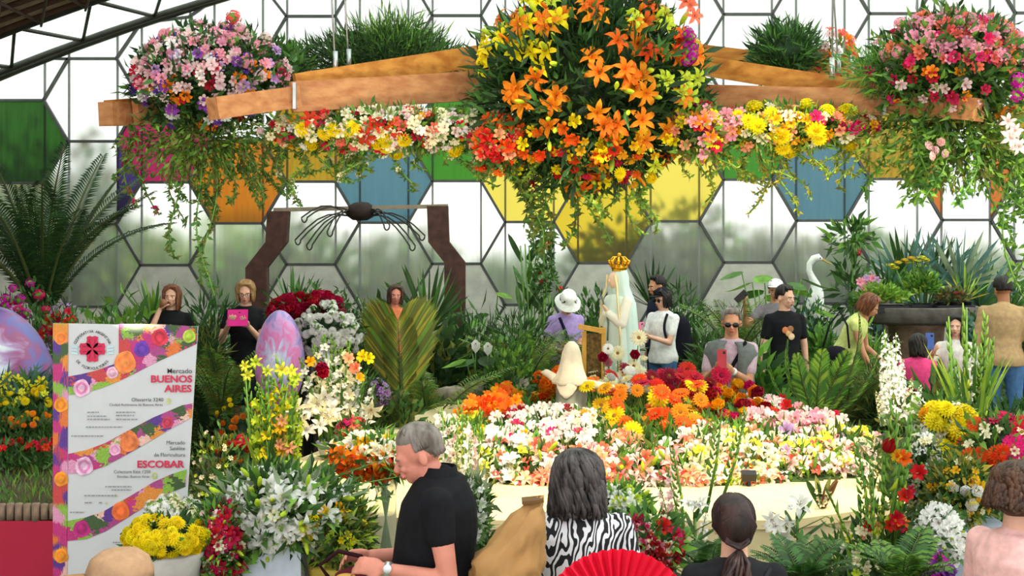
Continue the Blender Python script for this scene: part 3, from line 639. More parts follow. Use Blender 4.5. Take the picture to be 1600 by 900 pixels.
# ================================================================ HANGING TIMBER FRAME
pine = mat('pine_timber', 'c48a58', .6, scale=2.2, alt='a8683e', stretch=(1.2, 9, 9), bump=.1, spec=.3)
pine2 = mat('amber_timber', 'c88a3a', .6, scale=2.2, alt='a5631e', stretch=(1.2, 9, 9), bump=.1, spec=.3)
t = thing('hanging_timber_frame', 'hanging pine timber frame of low trusses carrying the flower arrangements', 'frame', (.45, 8.6, 3.4))
def bm_(a, c, h, wd=.06, m=pine):
    b = MB(); p0, p1 = loc(t, P(*a)), loc(t, P(*c)); b.beam(p0, p1, h, wd); return b.build('beam', m, t, False)
bm_((332, 170, 8.0), (461, 152, 8.35), .14, .16); bm_((455, 152, 8.35), (905, 124, 9.2), .20, .05)
bm_((462, 133, 8.45), (905, 62, 9.6), .15, .05, pine2); bm_((480, 128, 8.9), (905, 96, 9.9), .15, .05, pine2)
bm_((1530, 172, 7.9), (1378, 159, 8.35), .14, .16); bm_((1385, 160, 8.35), (905, 146, 9.2), .17, .05)
bm_((1385, 148, 8.5), (905, 72, 9.6), .14, .05, pine2); bm_((1400, 122, 9.6), (905, 62, 10.0), .15, .05, pine2)
bm_((215, 178, 8.8), (165, 178, 8.5), .16, .12); bm_((212, 175, 8.6), (420, 160, 9.6), .16, .06); bm_((167, 172, 8.5), (300, 160, 9.4), .13, .04, pine2)
b = MB(); p = loc(t, P(912, 60, 8.9)); q = loc(t, P(912, 190, 8.9)); b.beam(p, q, .12, .08, up=V((0, 1, 0))); b.build('king_post', pine, t, False)
zs = mat('galvanised_strap', 'b8bcbc', .35, .8)
for (a, dd) in (((461, 150), 8.25), ((1380, 160), 8.25)): b = MB(); b.box(loc(t, P(a[0], a[1], dd)), (.02, .06, .17)); b.build('joint_strap', zs, t, False)
for (a, D1, bx) in (((524, 108), 8.6, 480), ((545, 104), 8.8, 500), ((1300, 118), 8.6, 1330), ((1310, 110), 9.2, 1290), ((905, 66), 9.2, 905)):
    b = MB(); p0 = P(a[0], a[1], D1); p1 = V((X(bx, D1), D1 + .4, roofz(X(bx, D1)) - .02)); b.tube([loc(t, p0), loc(t, p1)], .007, 5); b.tube([loc(t, p0) + V((0, 0, -.02)), loc(t, p0) + V((0, 0, .12))], .018, 6); b.build('suspension_rod', zs, t)
# ================================================================ PEOPLE
def skinmat(n, c): return mat('skin_' + n, c, .55, nvar=.08, scale=14, spec=.3)
SK = dict(fair=skinmat('fair', 'e0ac92'), tan=skinmat('tan', 'c88e6c'), rosy=skinmat('rosy', 'cf8672'), brown=skinmat('brown', 'a8704e'))
def fab(n, c, **k): return mat('fabric_' + n, c, .85, nvar=.12, scale=30, spec=.15, **k)
def hairm(n, c, alt): return mat('hair_' + n, c, .5, scale=22, alt=alt, stretch=(1, 1, .25), bump=.5, spec=.35)
HM = dict(grey=hairm('grey', '8c847c', '54483e'), dark=hairm('dark', '2a201c', '120d0b'), blond=hairm('blond', 'b08a58', '7a5630'), auburn=hairm('auburn', '8a5434', '5a3220'), brown=hairm('brown', '5a3a26', '2c1a10'),
          greydark=hairm('greydark', '5a5250', '1c1918'), darkred=hairm('darkbrown', '3c2420', '1a0f0e'))
def remesh(o, vox, sm=3, fac=.5):
    m = o.modifiers.new('fuse', 'REMESH'); m.mode = 'VOXEL'; m.voxel_size = vox; m.use_smooth_shade = True
    if sm: s_ = o.modifiers.new('soften', 'SMOOTH'); s_.iterations = sm; s_.factor = fac
    return o
def ik(S_, W, a, b, hint):
    d = W - S_; L = d.length; mx = (a + b) * .995
    if L > mx: W = S_ + d * (mx / L); d = W - S_; L = mx
    u = d / L; x = (a * a - b * b + L * L) / (2 * L); h = math.sqrt(max(0, a * a - x * x)); n = hint - u * hint.dot(u)
    n = n.normalized() if n.length > 1e-4 else u.orthogonal().normalized(); return S_ + u * x + n * h, W
def hand(b, Wr, d, nrm, side, curl=.35, k=1.0):
    """palm, four fingers and thumb; d along the hand, nrm out of the palm, side=+1/-1 thumb direction"""
    d = d.normalized(); nrm = (nrm - d * nrm.dot(d)).normalized(); sd = d.cross(nrm) * side
    R = M((sd, nrm, d)).transposed()
    b.ell(Wr + d * .052 * k, (.040 * k, .018 * k, .052 * k), rot=R, n=12, m=8); b.ell(Wr + d * .075 * k, (.040 * k, .015 * k, .028 * k), rot=R, n=10, m=6)
    for i, (off, L) in enumerate(((.029, .066), (.010, .074), (-.010, .069), (-.029, .054))):
        p = Wr + d * .088 * k + sd * off * k; dd = (d + sd * off * 2.2).normalized(); c = curl * (1 + .12 * i); r = .0088 * k
        for j, f in enumerate((.42, .32, .26)):
            dd = (dd * math.cos(c * (.6 + .4 * j)) + nrm * math.sin(c * (.6 + .4 * j))).normalized(); q = p + dd * L * f * k; b.caps(p, q, r, r * .9, 7); p = q; r *= .9
    p = Wr + d * .022 * k + sd * .028 * k; dd = (d * .7 + sd * .75 + nrm * .25).normalized()
    for j, f in enumerate((.036, .030, .026)): q = p + dd * f * k; b.caps(p, q, .0115 * k, .0098 * k, 7); p = q; dd = (dd + d * .35 + nrm * .25 * curl * 2).normalized()
def locks(b, T, n, L, az0, az1, top=.125, wav=.012, r=.012, spread=1.0, curly=0, outw=.004, fall=1.0, rad=(.082, .102, .118)):
    """hair locks: from the crown over the skull (centre .13 above the chin base) and down; azimuth 0 = back"""
    for i in range(n):
        az = az0 + (az1 - az0) * (i + random.random()) / n; u = V((math.sin(az), math.cos(az), 0)); ph = random.uniform(0, 6); th0 = random.uniform(.02, .55); pts = []; rr = []
        l = L * random.uniform(.8, 1.08); steps = 10 + int(l / .03) if curly else 12
        dome = rad[2] * 1.45; tot = dome + l
        for s_ in range(steps + 1):
            q = tot * s_ / steps
            if q < dome: th = th0 + (PI / 2 - th0) * q / dome; p = V((u.x * math.sin(th) * rad[0], u.y * math.sin(th) * rad[1], math.cos(th) * rad[2])) * (1.0 + random.uniform(0, .03))
            else: e = q - dome; p = V((u.x * (rad[0] * spread + outw * e * 8), u.y * (rad[1] * spread + outw * e * 8), -e * fall)); p.x *= 1 - .25 * min(1, e / .25) * (1 if spread <= 1 else 0)
            a = ph + q * (60 if curly else 26); p += V((math.cos(a) * wav, math.sin(a * .9) * wav, 0)) * min(1, q / .08)
            pts.append(T @ (V((0, .008, .135)) + p)); rr.append(r * (.55 + .6 * math.sin(PI * (.15 + .75 * s_ / steps))))
        b.tube(pts, rr, 5)
def person(label, x, y, H=1.7, rz=0, skin='fair', L=None, R=None, lean=0, leanx=0, head=(0, 0, 0), hair=('short', 'dark'), top=None, sleeve=.45, bottom=('trousers', None), build=1.0,
           near=False, lo=None, specs=False, curl=(.35, .35), extras=None, palm=(None, None), z=None, face=True, hem=0, shoes='2a2624', elbow=(None, None), group=None, hoff=(0, 0, 0)):
    k = H / 1.72; g0 = G(y) if z is None else z
    t = thing('person', label, 'person', (x, y, g0), math.radians(rz), group); vox = .0065 if near else .0095
    hip = V((0, 0, .93)); LR = M.Rotation(math.radians(lean), 4, 'X') @ M.Rotation(math.radians(leanx), 4, 'Y')
    def U(p): p = V(p); return (hip + LR.to_3x3() @ (p - hip)) if p.z > .93 else p
    K = lambda p: V(p) * k
    w_ = build
    neck = U((0, .01, 1.46)); hb = U((0, -.004, 1.485)) + V(hoff); yaw, pit, rol = head
    HT = M.Translation(K(hb)) @ M.Rotation(math.radians(yaw), 4, 'Z') @ M.Rotation(math.radians(pit + lean * .6), 4, 'X') @ M.Rotation(math.radians(rol), 4, 'Y') @ M.Scale(k, 4)
    hl = lambda p: HT @ V(p)
    hR = HT.to_3x3().normalized()
    torso = [(.86, .15, .115, 0), (.93, .165, .12, .005), (1.03, .138, .105, -.002), (1.12, .138, .10, 0), (1.24, .158, .115, 0), (1.34, .168, .108, .005), (1.41, .14, .08, .01), (1.455, .07, .06, .012)]
    def torso_loft(b, grow=0, z0=0, flare=0, bulge=0):
        rg = []
        for z_, rx, ry, dy in torso:
            if z_ < z0: continue
            f = flare * max(0, (1.12 - z_) / .3); bl = bulge * math.exp(-((z_ - 1.06) / .12) ** 2)
            rg.append((K(U((0, dy - bl * .7, z_))), (rx * w_ + grow + f) * k, (ry * (1 + (w_ - 1) * 1.6) + grow + f + bl) * k, LR.to_3x3() if z_ > .93 else M.Identity(3)))
        b.loft(rg, 24)
    sh = {s: U((s * .162 * w_, .005, 1.375)) for s in (-1, 1)}; arm = {}
    for s, tg, cu, pl, eh in ((1, L, curl[0], palm[0], elbow[0]), (-1, R, curl[1], palm[1], elbow[1])):
        tgt = V(tg) if tg is not None else V((s * .235 * w_, -.01, .84)); hint = V(eh) if eh is not None else V((s * .45, .5, -1 if tg is not None else 0))
        e, w2 = ik(sh[s], tgt, .285, .25, hint); arm[s] = (sh[s], e, w2, cu, V(pl) if pl is not None else None)
    legs = {s: [(s * .085 * w_, 0, .90), (s * .10, -.01, .50), (s * .105, .02, .09)] for s in (-1, 1)}
    # body: one continuous skin
    b = MB(); torso_loft(b, -.008)
    b.caps(K(neck - V((0, 0, .06))), hl((0, .012, .05)), .062 * k, .054 * k, 14)
    b.ell(hl((0, .012, .138)), (.074 * k, .093 * k, .092 * k), rot=hR, n=18, m=12); b.ell(hl((0, -.032, .066)), (.053 * k, .052 * k, .062 * k), rot=hR, n=14, m=10)
    b.ell(hl((0, -.058, .025)), (.025 * k, .022 * k, .02 * k), rot=hR, n=10, m=7); b.ell(hl((0, -.055, .11)), (.056 * k, .036 * k, .055 * k), rot=hR, n=12, m=8)
    b.caps(hl((0, -.088, .108)), hl((0, -.106, .077)), .009 * k, .0125 * k, 8); b.ell(hl((0, -.100, .071)), (.017 * k, .011 * k, .008 * k), rot=hR, n=8, m=6)
    b.caps(hl((-.034, -.078, .124)), hl((.034, -.078, .124)), .012 * k, .012 * k, 8)
    for s in (-1, 1):
        b.ell(hl((s * .032, -.072, .078)), (.02 * k, .018 * k, .018 * k), rot=hR, n=8, m=6); b.ell(hl((s * .077, .014, .095)), (.012 * k, .019 * k, .031 * k), rot=hR, n=9, m=7)
        b.ell(hl((s * .0, -.087, .045)), (.024 * k, .012 * k, .010 * k), rot=hR, n=9, m=6)
        S_, E, W, cu, pl = arm[s]
        b.ell(K(S_), .048 * k * w_, n=12, m=8); b.caps(K(U((0, .01, 1.41))), K(S_), .05 * k, .044 * k, 10); b.caps(K(S_), K(E), .046 * k * w_, .037 * k, 12); b.caps(K(E), K(W), .037 * k, .025 * k, 12)
        d = (W - E).normalized(); nr = pl if pl is not None else V((-s, 0, 0)) if d.z < -.6 else V((-s * .6, 0, .3))
        if abs(nr.normalized().dot(d)) > .9: nr = V((0, -1, 0))
        hand(b, K(W), d, nr, s if pl is None else s, cu, k)
        a_, m_, f_ = legs[s]; b.caps(K(a_), K(m_), .078 * k, .052 * k, 12); b.caps(K(m_), K(f_), .052 * k, .036 * k, 12); b.caps(K(f_), K((f_[0], -.11, .035)), .036 * k, .03 * k, 10)
    remesh(b.build('body', SK[skin], t), vox, 2)
    # trousers or skirt, shoes
    kind, bc = bottom
    if kind:
        b = MB(); b.loft([(K((0, 0, z_)), rx * k * w_, ry * k) for z_, rx, ry in ((.84, .15, .12), (.93, .178, .132), (1.0, .158, .12), (1.03, .15, .115))], 20)
        if kind == 'skirt': b = MB(); b.loft([(K((0, 0, z_)), rx * k * w_, ry * k) for z_, rx, ry in ((.48, .24, .2), (.8, .2, .16), (.95, .17, .13), (1.04, .15, .115))], 24)
        else:
            for s in (-1, 1): a_, m_, f_ = legs[s]; b.caps(K(a_), K(m_), .096 * k * w_, .07 * k, 12); b.caps(K(m_), K(f_), .07 * k, .055 * k, 12)
        remesh(b.build(kind, bc, t), .013, 3)
    for s in (-1, 1):
        b = MB(); f_ = legs[s][2]; b.caps(K((f_[0], .03, .045)), K((f_[0], -.13, .035)), .045 * k, .035 * k, 10); b.box(K((f_[0], -.05, .012)), (.085 * k, .25 * k, .024)); b.build('shoe', fab('shoe_' + shoes, shoes), t)
    # shirt
    if top:
        b = MB(); torso_loft(b, .012, .85 - hem if hem else .86, .015, .03 if build > 1.15 else .0)
        if hem: b.caps(K((0, 0, .9)), K((0, 0, .86 - hem)), .16 * k * w_, .17 * k * w_, 20)
        for s in (-1, 1):
            S_, E, W, _, _ = arm[s]; b.ell(K(S_), .058 * k * w_, n=12, m=8); b.caps(K(U((0, .01, 1.40))), K(S_), .062 * k, .054 * k, 12)
            if sleeve <= 1: b.caps(K(S_), K(S_.lerp(E, max(.05, sleeve * 1.2))), .056 * k * w_, .056 * k, 14)
            else: b.caps(K(S_), K(E), .056 * k * w_, .05 * k, 14); b.caps(K(E), K(E.lerp(W, sleeve - 1)), .05 * k, .038 * k, 14)
        b.caps(K(U((0, .014, 1.40))), K(U((0, .016, 1.428))), .08 * k, .068 * k, 14)
        remesh(b.build('shirt', top, t), .009 if near else .012, 4)
    # face
    if face:
        wm = mat('eye_white', 'e8e4dc', .2); im = mat('eye_iris', '2a1c14', .2); br = HM[hair[1]] if hair[1] in HM else HM['dark']
        for s in (-1, 1):
            if specs != 'sun' and pit > 18:
                b = MB(); b.caps(hl((s * .018, -.089, .094)), hl((s * .046, -.079, .095)), .0028 * k, .0025 * k, 6); b.build('eyelash_line', br, t)
            elif not specs == 'sun':
                b = MB(); b.ell(hl((s * .031, -.0765, .099)), (.013 * k, .0105 * k, .0062 * k), rot=hR, n=10, m=7); o = b.build('eye', wm, t); b = MB(); b.ell(hl((s * .031, -.0845, .0985)), (.0058 * k, .0035 * k, .0058 * k), rot=hR, n=8, m=6); b.build('iris', im, o)
            b = MB(); b.caps(hl((s * .016, -.093, .118)), hl((s * .048, -.080, .119)), .0042 * k, .003 * k, 6); b.build('eyebrow', br, t)
        b = MB(); b.ell(hl((0, -.0965, .048)), (.021 * k, .006 * k, .0042 * k), rot=hR, n=10, m=6); b.ell(hl((0, -.0945, .041)), (.018 * k, .006 * k, .005 * k), rot=hR, n=10, m=6); b.build('lips', mat('lips', 'a8504c', .4), t)
    # hair
    hm = HM[hair[1]]; hk = hair[0]; b = MB(); ex = hair[2] if len(hair) > 2 else None
    if hk in ('short', 'crop'):
        r_ = .006 if hk == 'crop' else .011
        if hk == 'crop': locks(b, HT, 150, .005, -1.72, 1.72, r=.005, wav=.002, rad=(.0745, .0955, .0945)); locks(b, HT, 70, .05, -1.0, 1.0, r=.005, wav=.002, rad=(.073, .093, .0945))
        else: locks(b, HT, 90, .0, -2.0, 2.0, r=r_ * 1.1, wav=.002, rad=(.076, .098, .098))
        if hk != 'crop': locks(b, HT, 46, .045, -1.35, 1.35, r=r_ * 1.1, wav=.002, rad=(.077, .098, .098))
        for i in range(36 if hk == 'short' else 30):
            a = random.uniform(-1.15, 1.15); cr = hk == 'crop'; p0 = V((math.sin(a) * .04, -.015, .227)); p1 = V((math.sin(a) * .06, (-.042 if cr else -.068) + abs(math.sin(a)) * .02, .205 if cr else .188)); b.tube([hl(p0), hl((p0 + p1) / 2 + V((0, -.004 if cr else -.012, .003 if cr else .010))), hl(p1)], [r_ * k, r_ * k, r_ * .5 * k], 5)
        if hk == 'crop': b.ell(hl((0, .010, .171)), (.069 * k, .082 * k, .0665 * k), rot=hR, n=24, m=16); b.ell(hl((0, .030, .146)), (.0745 * k, .082 * k, .084 * k), rot=hR, n=24, m=16)
        else: b.ell(hl((0, .02, .15)), (.077 * k, .094 * k, .088 * k), rot=hR, n=18, m=12)
    elif hk == 'long':
        L_ = ex or .22; locks(b, HT, 84, L_, -2.15, 2.15, r=.012, wav=.008, rad=(.084, .104, .1)); b.ell(hl((0, .03, .15)), (.081 * k, .092 * k, .09 * k), rot=hR, n=18, m=12)
        for i in range(26): a = (i / 25 - .5) * 2.6; b.tube([hl((math.sin(a) * .02, -.02, .238)), hl((math.sin(a) * .06, -.07, .205)), hl((math.copysign(.078, a), -.045, .13 + .02 * abs(math.cos(a)))), hl((math.copysign(.084, a), -.03, .05))], [.01 * k, .012 * k, .011 * k, .006 * k], 5)
    elif hk == 'wavy':
        locks(b, HT, 200, ex or .17, -2.7, 2.7, r=.010, wav=.022, spread=1.04, rad=(.097, .115, .108), outw=.014); b.ell(hl((0, .035, .12)), (.094 * k, .102 * k, .125 * k), rot=hR, n=18, m=12)
    elif hk == 'curly':
        locks(b, HT, 190, ex or .10, -2.6, 2.6, r=.012, wav=.02, curly=1, spread=1.08, rad=(.108, .122, .112), outw=.02); b.ell(hl((0, .03, .13)), (.10 * k, .112 * k, .11 * k), rot=hR, n=18, m=12)
    elif hk == 'ponytail':
        locks(b, HT, 120, .03, -2.3, 2.3, r=.009, wav=.002, rad=(.082, .104, .1)); b.ell(hl((0, .028, .13)), (.087 * k, .104 * k, .112 * k), rot=hR, n=22, m=14)
        for i in range(120):
            a = (i / 119 - .5) * 4.4; u = V((math.sin(a) * .086, .02 + math.cos(a) * .1, .1 + .03 * math.cos(a * 2))); b.tube([hl((u.x * .6, u.y * .7, .215)), hl(u + V((0, 0, .03))), hl((u.x * .55, .085, .045)), hl((0, .115, .02))], [.008 * k, .01 * k, .009 * k, .006 * k], 5)
        q = hl((0, .12, .015))
        for i in range(34):
            o_ = V((random.uniform(-.012, .02), random.uniform(-.006, .02), 0)); a = random.uniform(0, 6); pts = [q + o_ * .4]
            for j in range(1, 9): s_ = j / 8; pts.append(q + V((.03 * s_, .03 * s_, -.34 * s_)) * k + o_ * (1 + 2.2 * math.sin(PI * s_)) + V((math.sin(a + s_ * 9) * .012, math.cos(a + s_ * 8) * .01, 0)))
            b.tube(pts, [.007, .009, .01, .011, .011, .01, .009, .007, .003], 5)
        for i in range(0): pass
    if hk: b.build('hair', hm, t)
    ctx = dict(t=t, k=k, hl=hl, hR=hR, K=K, U=U, arm=arm, HT=HT)
    if specs:
        b = MB(); dk = specs == 'sun'
        for s in (-1, 1):
            if dk: b.ell(hl((s * .032, -.098, .1)), (.027 * k, .007 * k, .02 * k), rot=hR, n=14, m=8)
            else: b.tube([hl((s * .032 + .022 * math.cos(a), -.1, .1 + .017 * math.sin(a))) for a in [i * PI / 6 for i in range(13)]], .0018 * k, 5)
            b.tube([hl((s * .056, -.094, .106)), hl((s * .083, -.04, .108)), hl((s * .084, .01, .104))], .0028 * k, 5)
        b.tube([hl((-.012, -.106, .106)), hl((.012, -.106, .106))], .0028 * k, 5); b.build('sunglasses' if dk else 'glasses', mat('black_gloss', '0c0c0e', .15), t)
    if extras: extras(ctx)
    t['_w1'] = 0; del t['_w1']
    bpy.context.view_layer.update() if False else None
    return t, ctx
def W2(ctx, p):                            # person-local metres to world
    t = ctx['t']; return t.location + M.Rotation(t.rotation_euler.z, 3, 'Z') @ V(p)
def phone(ctx, p, label, col='1a1a1e', n=V((0, -1, .3)), screen=False, roll=0, name='phone', size=(.074, .009, .15)):
    b = MB(); b.box((0, 0, 0), size); me = b
    t = ctx['t']; q = W2(ctx, ctx['K'](p)); o = thing(name, label, 'phone', q); R = M.Rotation(t.rotation_euler.z, 3, 'Z') @ (V(n).normalized().to_track_quat('-Y', 'Z').to_matrix()) @ M.Rotation(roll, 3, 'Y')
    o.rotation_euler = R.to_euler(); c_ = b.build('case', mat('phone_' + col, col, .35), o, False)
    b = MB(); b.box((0, .0052, 0), (size[0] * .88, .001, size[2] * .9)); b.build('screen', mat('phone_glass', '14161c', .1), o, False)
    b = MB(); b.ell((.018, -.005, .05), (.012, .003, .012), n=10, m=5); b.build('camera_lens', mat('phone_glass', '14161c', .1), o); return o
def cap(brim=True, col='1a1a1c', name='cap', tilt=0):
    def f(c):
        hl, k = c['hl'], c['k']; m = fab('cap_' + col, col); b = MB(); R = c['hR']
        b.loft([(hl((0, .012, z_)), rx * k, ry * k, R) for z_, rx, ry in ((.15, .09, .11), (.18, .088, .108), (.215, .075, .09), (.24, .045, .055), (.25, .01, .01))], 20)
        o = b.build(name, m, c['t'])
        if brim: b = MB(); b.ell(hl((0, -.12, .158)), (.07 * k, .075 * k, .009 * k), rot=R, n=16, m=6); b.build('brim', m, o)
    return f
def buckethat(col='ecebe6'):
    def f(c):
        hl, k, R = c['hl'], c['k'], c['hR']; m = fab('bucket_hat', col); b = MB()
        b.loft([(hl((0, .008, z_)), r * k, r * 1.15 * k, R) for z_, r in ((.12, .152), (.125, .148), (.165, .103), (.17, .098), (.22, .09), (.25, .078), (.258, .05), (.26, .01))], 26, fn=lambda a, i: 1 + .02 * math.sin(a * 5) * (i < 3)); b.build('bucket_hat', m, c['t'])
    return f
def strap(c, p0, p1, name='strap', col='1c1c28', r=.012, back=False):
    K, U = c['K'], c['U']; s = .13 if back else -.135; pts = []
    for i in range(9): u = i / 8; q = V(p0).lerp(V(p1), u); q = V((q.x, s * math.sin(PI * (.18 + .64 * u)) * 1.02, q.z)); pts.append(K(U(q)))
    b = MB(); b.tube(pts, r, 6); b.build(name, fab('strap_' + col, col), c['t'])
navy = fab('navy', '1e2238'); blackf = fab('black', '17171b'); jeans = fab('jeans', '4a6f9c'); darkj = fab('dark_jeans', '28324a'); whitef = fab('white', 'f0f0ee')
def at(px, ytop, D, H): return X(px, D), D, ZZ(ytop, D) - H
# --- near people
# man in black polo, profile facing left
def e_man(c):
    K, U, t = c['K'], c['U'], c['t']
    b = MB()
    b.loft([(K((0, .004, 1.425)), .098, .088), (K((0, .006, 1.44)), .09, .08), (K((0, .008, 1.488)), .069, .066), (K((0, .008, 1.488)), .063, .06), (K((0, .01, 1.44)), .063, .06)], 26, cap=False); b.build('collar', blackf, t)
    for s in (1,):
        S_, E, W, _, _ = c['arm'][s]; d = (W - E).normalized(); q = K(W - d * .012); R = frame(d); b = MB(); b.loft([(q - d * .012, .031, .031, R), (q + d * .012, .03, .03, R)], 16); o = b.build('watch_band', mat('steel_watch', 'd8dcdc', .3, .8), t)
        b = MB(); b.loft([(q + V((.028, 0, .012)) + R @ V((0, 0, z_)), .016, .016, M.Rotation(PI / 2, 3, 'Y')) for z_ in (0,)] + [(q + V((.036, 0, .012)), .016, .016, M.Rotation(PI / 2, 3, 'Y'))], 14); b.build('watch_face', mat('watch_face', 'e8ecec', .2), o)
x, y, z_ = at(684, 660, 5.1, 1.72)
man, mc = person('man with cropped grey hair in black polo shirt, in profile, looking down', x, y, 1.72, -90, 'rosy', L=(.20, -.19, 1.13), R=(-.08, -.27, 1.11), head=(4, 20, 0), hair=('crop', 'grey'), top=blackf, sleeve=.36,
                 bottom=('trousers', darkj), build=1.18, near=True, z=z_ + .06, hoff=(0, -.035, -.052), extras=e_man, curl=(.65, .7), palm=((-.8, 0, -.6), (.8, 0, -.6)), elbow=((.25, 1.2, -.6), (-.3, 1.2, -.6)))
q = W2(mc, mc['K']((.05, -.33, 1.06))); b = MB()
b.ell((0, 0, 0), (.075, .11, .028), n=14, m=8, jit=.05); o = b.build('folded_body', fab('dark_red_felt', '5a1420'), thing('dark_red_purse', 'dark red purse in the hands of the man in black polo', 'purse', q, 0)); t = o.parent
b = MB(); b.tube([(-.09, -.03, 0), (-.13, -.02, .05), (-.06, 0, .1), (.03, 0, .08), (.07, 0, .01)], .009, 6); b.build('strap', fab('dark_strap', '2c1014'), t)
b = MB(); b.ell((-.02, -.07, .018), (.04, .03, .012), n=10, m=6); b.build('gold_flap', mat('gold_cloth', 'c89838', .5), t)
# zebra blouse woman
zeb = bpy.data.materials.new('zebra_print'); zeb.use_nodes = True; N = zeb.node_tree.nodes; Lk = zeb.node_tree.links
tx = N.new('ShaderNodeTexCoord'); wv = N.new('ShaderNodeTexWave'); wv.inputs['Scale'].default_value = 13; wv.inputs['Distortion'].default_value = 14; wv.inputs['Detail'].default_value = 1.5; wv.inputs['Detail Scale'].default_value = 1.0; wv.bands_direction = 'DIAGONAL'
mp = N.new('ShaderNodeMapping'); mp.inputs['Scale'].default_value = (1.6, 1, .62); rr = N.new('ShaderNodeValToRGB'); rr.color_ramp.interpolation = 'CONSTANT'; rr.color_ramp.elements[0].color = lin('141418'); rr.color_ramp.elements[1].color = lin('ebe9ee'); rr.color_ramp.elements[1].position = .5
Lk.new(tx.outputs['Object'], mp.inputs[0]); Lk.new(mp.outputs[0], wv.inputs[0]); Lk.new(wv.outputs['Fac'], rr.inputs[0]); Lk.new(rr.outputs[0], N['Principled BSDF'].inputs['Base Color']); N['Principled BSDF'].inputs['Roughness'].default_value = .8
x, y, z_ = at(903, 706, 5.4, 1.55)
zw, zc = person('woman with wavy dark grey hair in black and white zebra blouse, seen from behind', x, y, 1.55, 174, 'fair', hair=('wavy', 'greydark', .19), top=zeb, sleeve=.9, bottom=('trousers', blackf), build=1.2, near=True, z=z_, head=(-14, 4, 0), face=True,
                R=(-.22, -.25, 1.05), L=(.26, -.1, .9))
# kraft paper wrap carried at her left
t = thing('kraft_paper_wrap', 'crumpled tan kraft paper wrap beside the zebra blouse', 'wrapping', P(790, 884, 4.95)); pts = []
bmh = bmesh.new(); bmesh.ops.create_icosphere(bmh, subdivisions=4, radius=1)
for v in bmh.verts:
    p = v.co.copy(); q = V((p.x * .135, p.y * .1, p.z * .16))
    if p.z > .1: u = (p.z - .1) / .9; q.x = q.x * (1 - .62 * u) + .13 * u; q.z = q.z + .10 * u; q.y *= (1 - .4 * u)
    if p.z < -.3: q.x *= 1.15; q.z *= 1.3
    n_ = noise.noise(p * 2.4 + V((3, 1, 7))) * .03 + abs(noise.noise(p * 5 + V((9, 1, 7)))) * .03 + abs(noise.noise(V((p.x * 14, p.y * 5, p.z * 5)))) * .012; q += p.normalized() * n_; v.co = q
me = bpy.data.meshes.new('paper'); bmh.to_mesh(me); bmh.free(); me.polygons.foreach_set('use_smooth', [True] * len(me.polygons)); me.materials.append(mat('kraft_paper', 'b08450', .8, scale=5, nvar=.12, bump=.2)); o = obj('paper', me, t)
b = MB(); b.box((.105, 0, .255), (.085, .08, .012), M.Rotation(-.1, 3, 'Y')); b.build('folded_edge', mat('kraft_shade', '6a4a24', .8), t, False)
# ponytail woman
def e_pony(c): strap(c, (-.14, 0, 1.43), (.16, 0, 1.05), 'bag_strap', '26262c', .008, True)
x, y, z_ = at(1147, 774, 4.75, 1.5)
person('woman with low dark ponytail in black t-shirt, seen from behind', x, y, 1.5, 182, 'fair', hair=('ponytail', 'darkred'), top=fab('charcoal', '1f1f22'), sleeve=.55, bottom=('trousers', darkj), build=1.05, near=True, z=z_, head=(0, 6, 0), extras=e_pony, face=True)
# pink shirt curly woman
x, y, z_ = at(1590, 728, 4.7, 1.55)
person('woman with brown curly hair in pale pink shirt, facing right', x, y, 1.55, 118, 'fair', hair=('curly', 'brown', .085), top=fab('pale_pink', 'e8b4ae'), sleeve=.75, bottom=('trousers', darkj), build=1.12, near=True, z=z_, head=(0, 12, 0), L=(.2, -.28, 1.1), R=(-.2, -.2, 1.0))
# tan cap at the bottom edge
def e_cap(c):
    hl, k, R = c['hl'], c['k'], c['hR']; m = fab('tan_cap', '94765a'); b = MB()
    b.loft([(hl((0, .012, z_)), rx * k, ry * k, R) for z_, rx, ry in ((.13, .105, .125), (.17, .105, .123), (.21, .092, .108), (.238, .06, .07), (.25, .012, .012))], 24); o = b.build('cap', m, c['t']); b = MB(); b.ell(hl((0, -.15, .15)), (.078 * k, .085 * k, .012 * k), rot=R, n=16, m=6); b.build('brim', fab('tan_brim', '8c6a48'), o)
x, y, z_ = at(184, 862, 4.0, 1.45)
person('person in round tan cap with the brim turned to the banner', x, y, 1.45, -60, 'fair', hair=('short', 'brown'), top=fab('beige', 'b8a890'), bottom=('trousers', darkj), near=True, z=z_, extras=e_cap)
# child below the frame holding up the red fan
x = X(965, 4.1)
kid, kc = person('child in white shirt holding up the open red fan', x, 4.15, 1.2, 180, 'fair', hair=('short', 'dark'), top=whitef, bottom=('trousers', darkj), z=0, R=(0.0, -.2, 1.42), head=(0, 0, 0))
q = W2(kc, kc['K']((0, -.22, 1.5))); fz = ZZ(858, q.y + .02) - .265; t = thing('red_fan', 'open pleated red hand fan held up at the lower edge of the picture', 'fan', (X(965, q.y + .02), q.y + .02, fz))
b = MB(); nf = 44; vs = [(0, 0, .03)]; 
for i in range(nf + 1):
    a = PI * (.04 + .92 * i / nf); yy = .012 if i % 2 else -.012; vs.append((.07 * math.cos(a), yy * .4, .07 * math.sin(a))); vs.append((.265 * math.cos(a), yy, .265 * math.sin(a)))
b.add(vs, [(1 + 2 * i, 2 + 2 * i, 4 + 2 * i, 3 + 2 * i) for i in range(nf)]); b.build('pleated_cloth', mat('red_fan_cloth', 'd8082e', .6, nvar=.05, trans=.2), t, False)
for i in range(0, nf + 1, 4): a = PI * (.04 + .92 * i / nf); b = MB(); b.beam((0, .014, 0), (.2 * math.cos(a), .014, .2 * math.sin(a)), .006, .003, up=V((0, 1, 0))); b.build('rib', mat('dark_wood', '3a2418', .6), t, False)
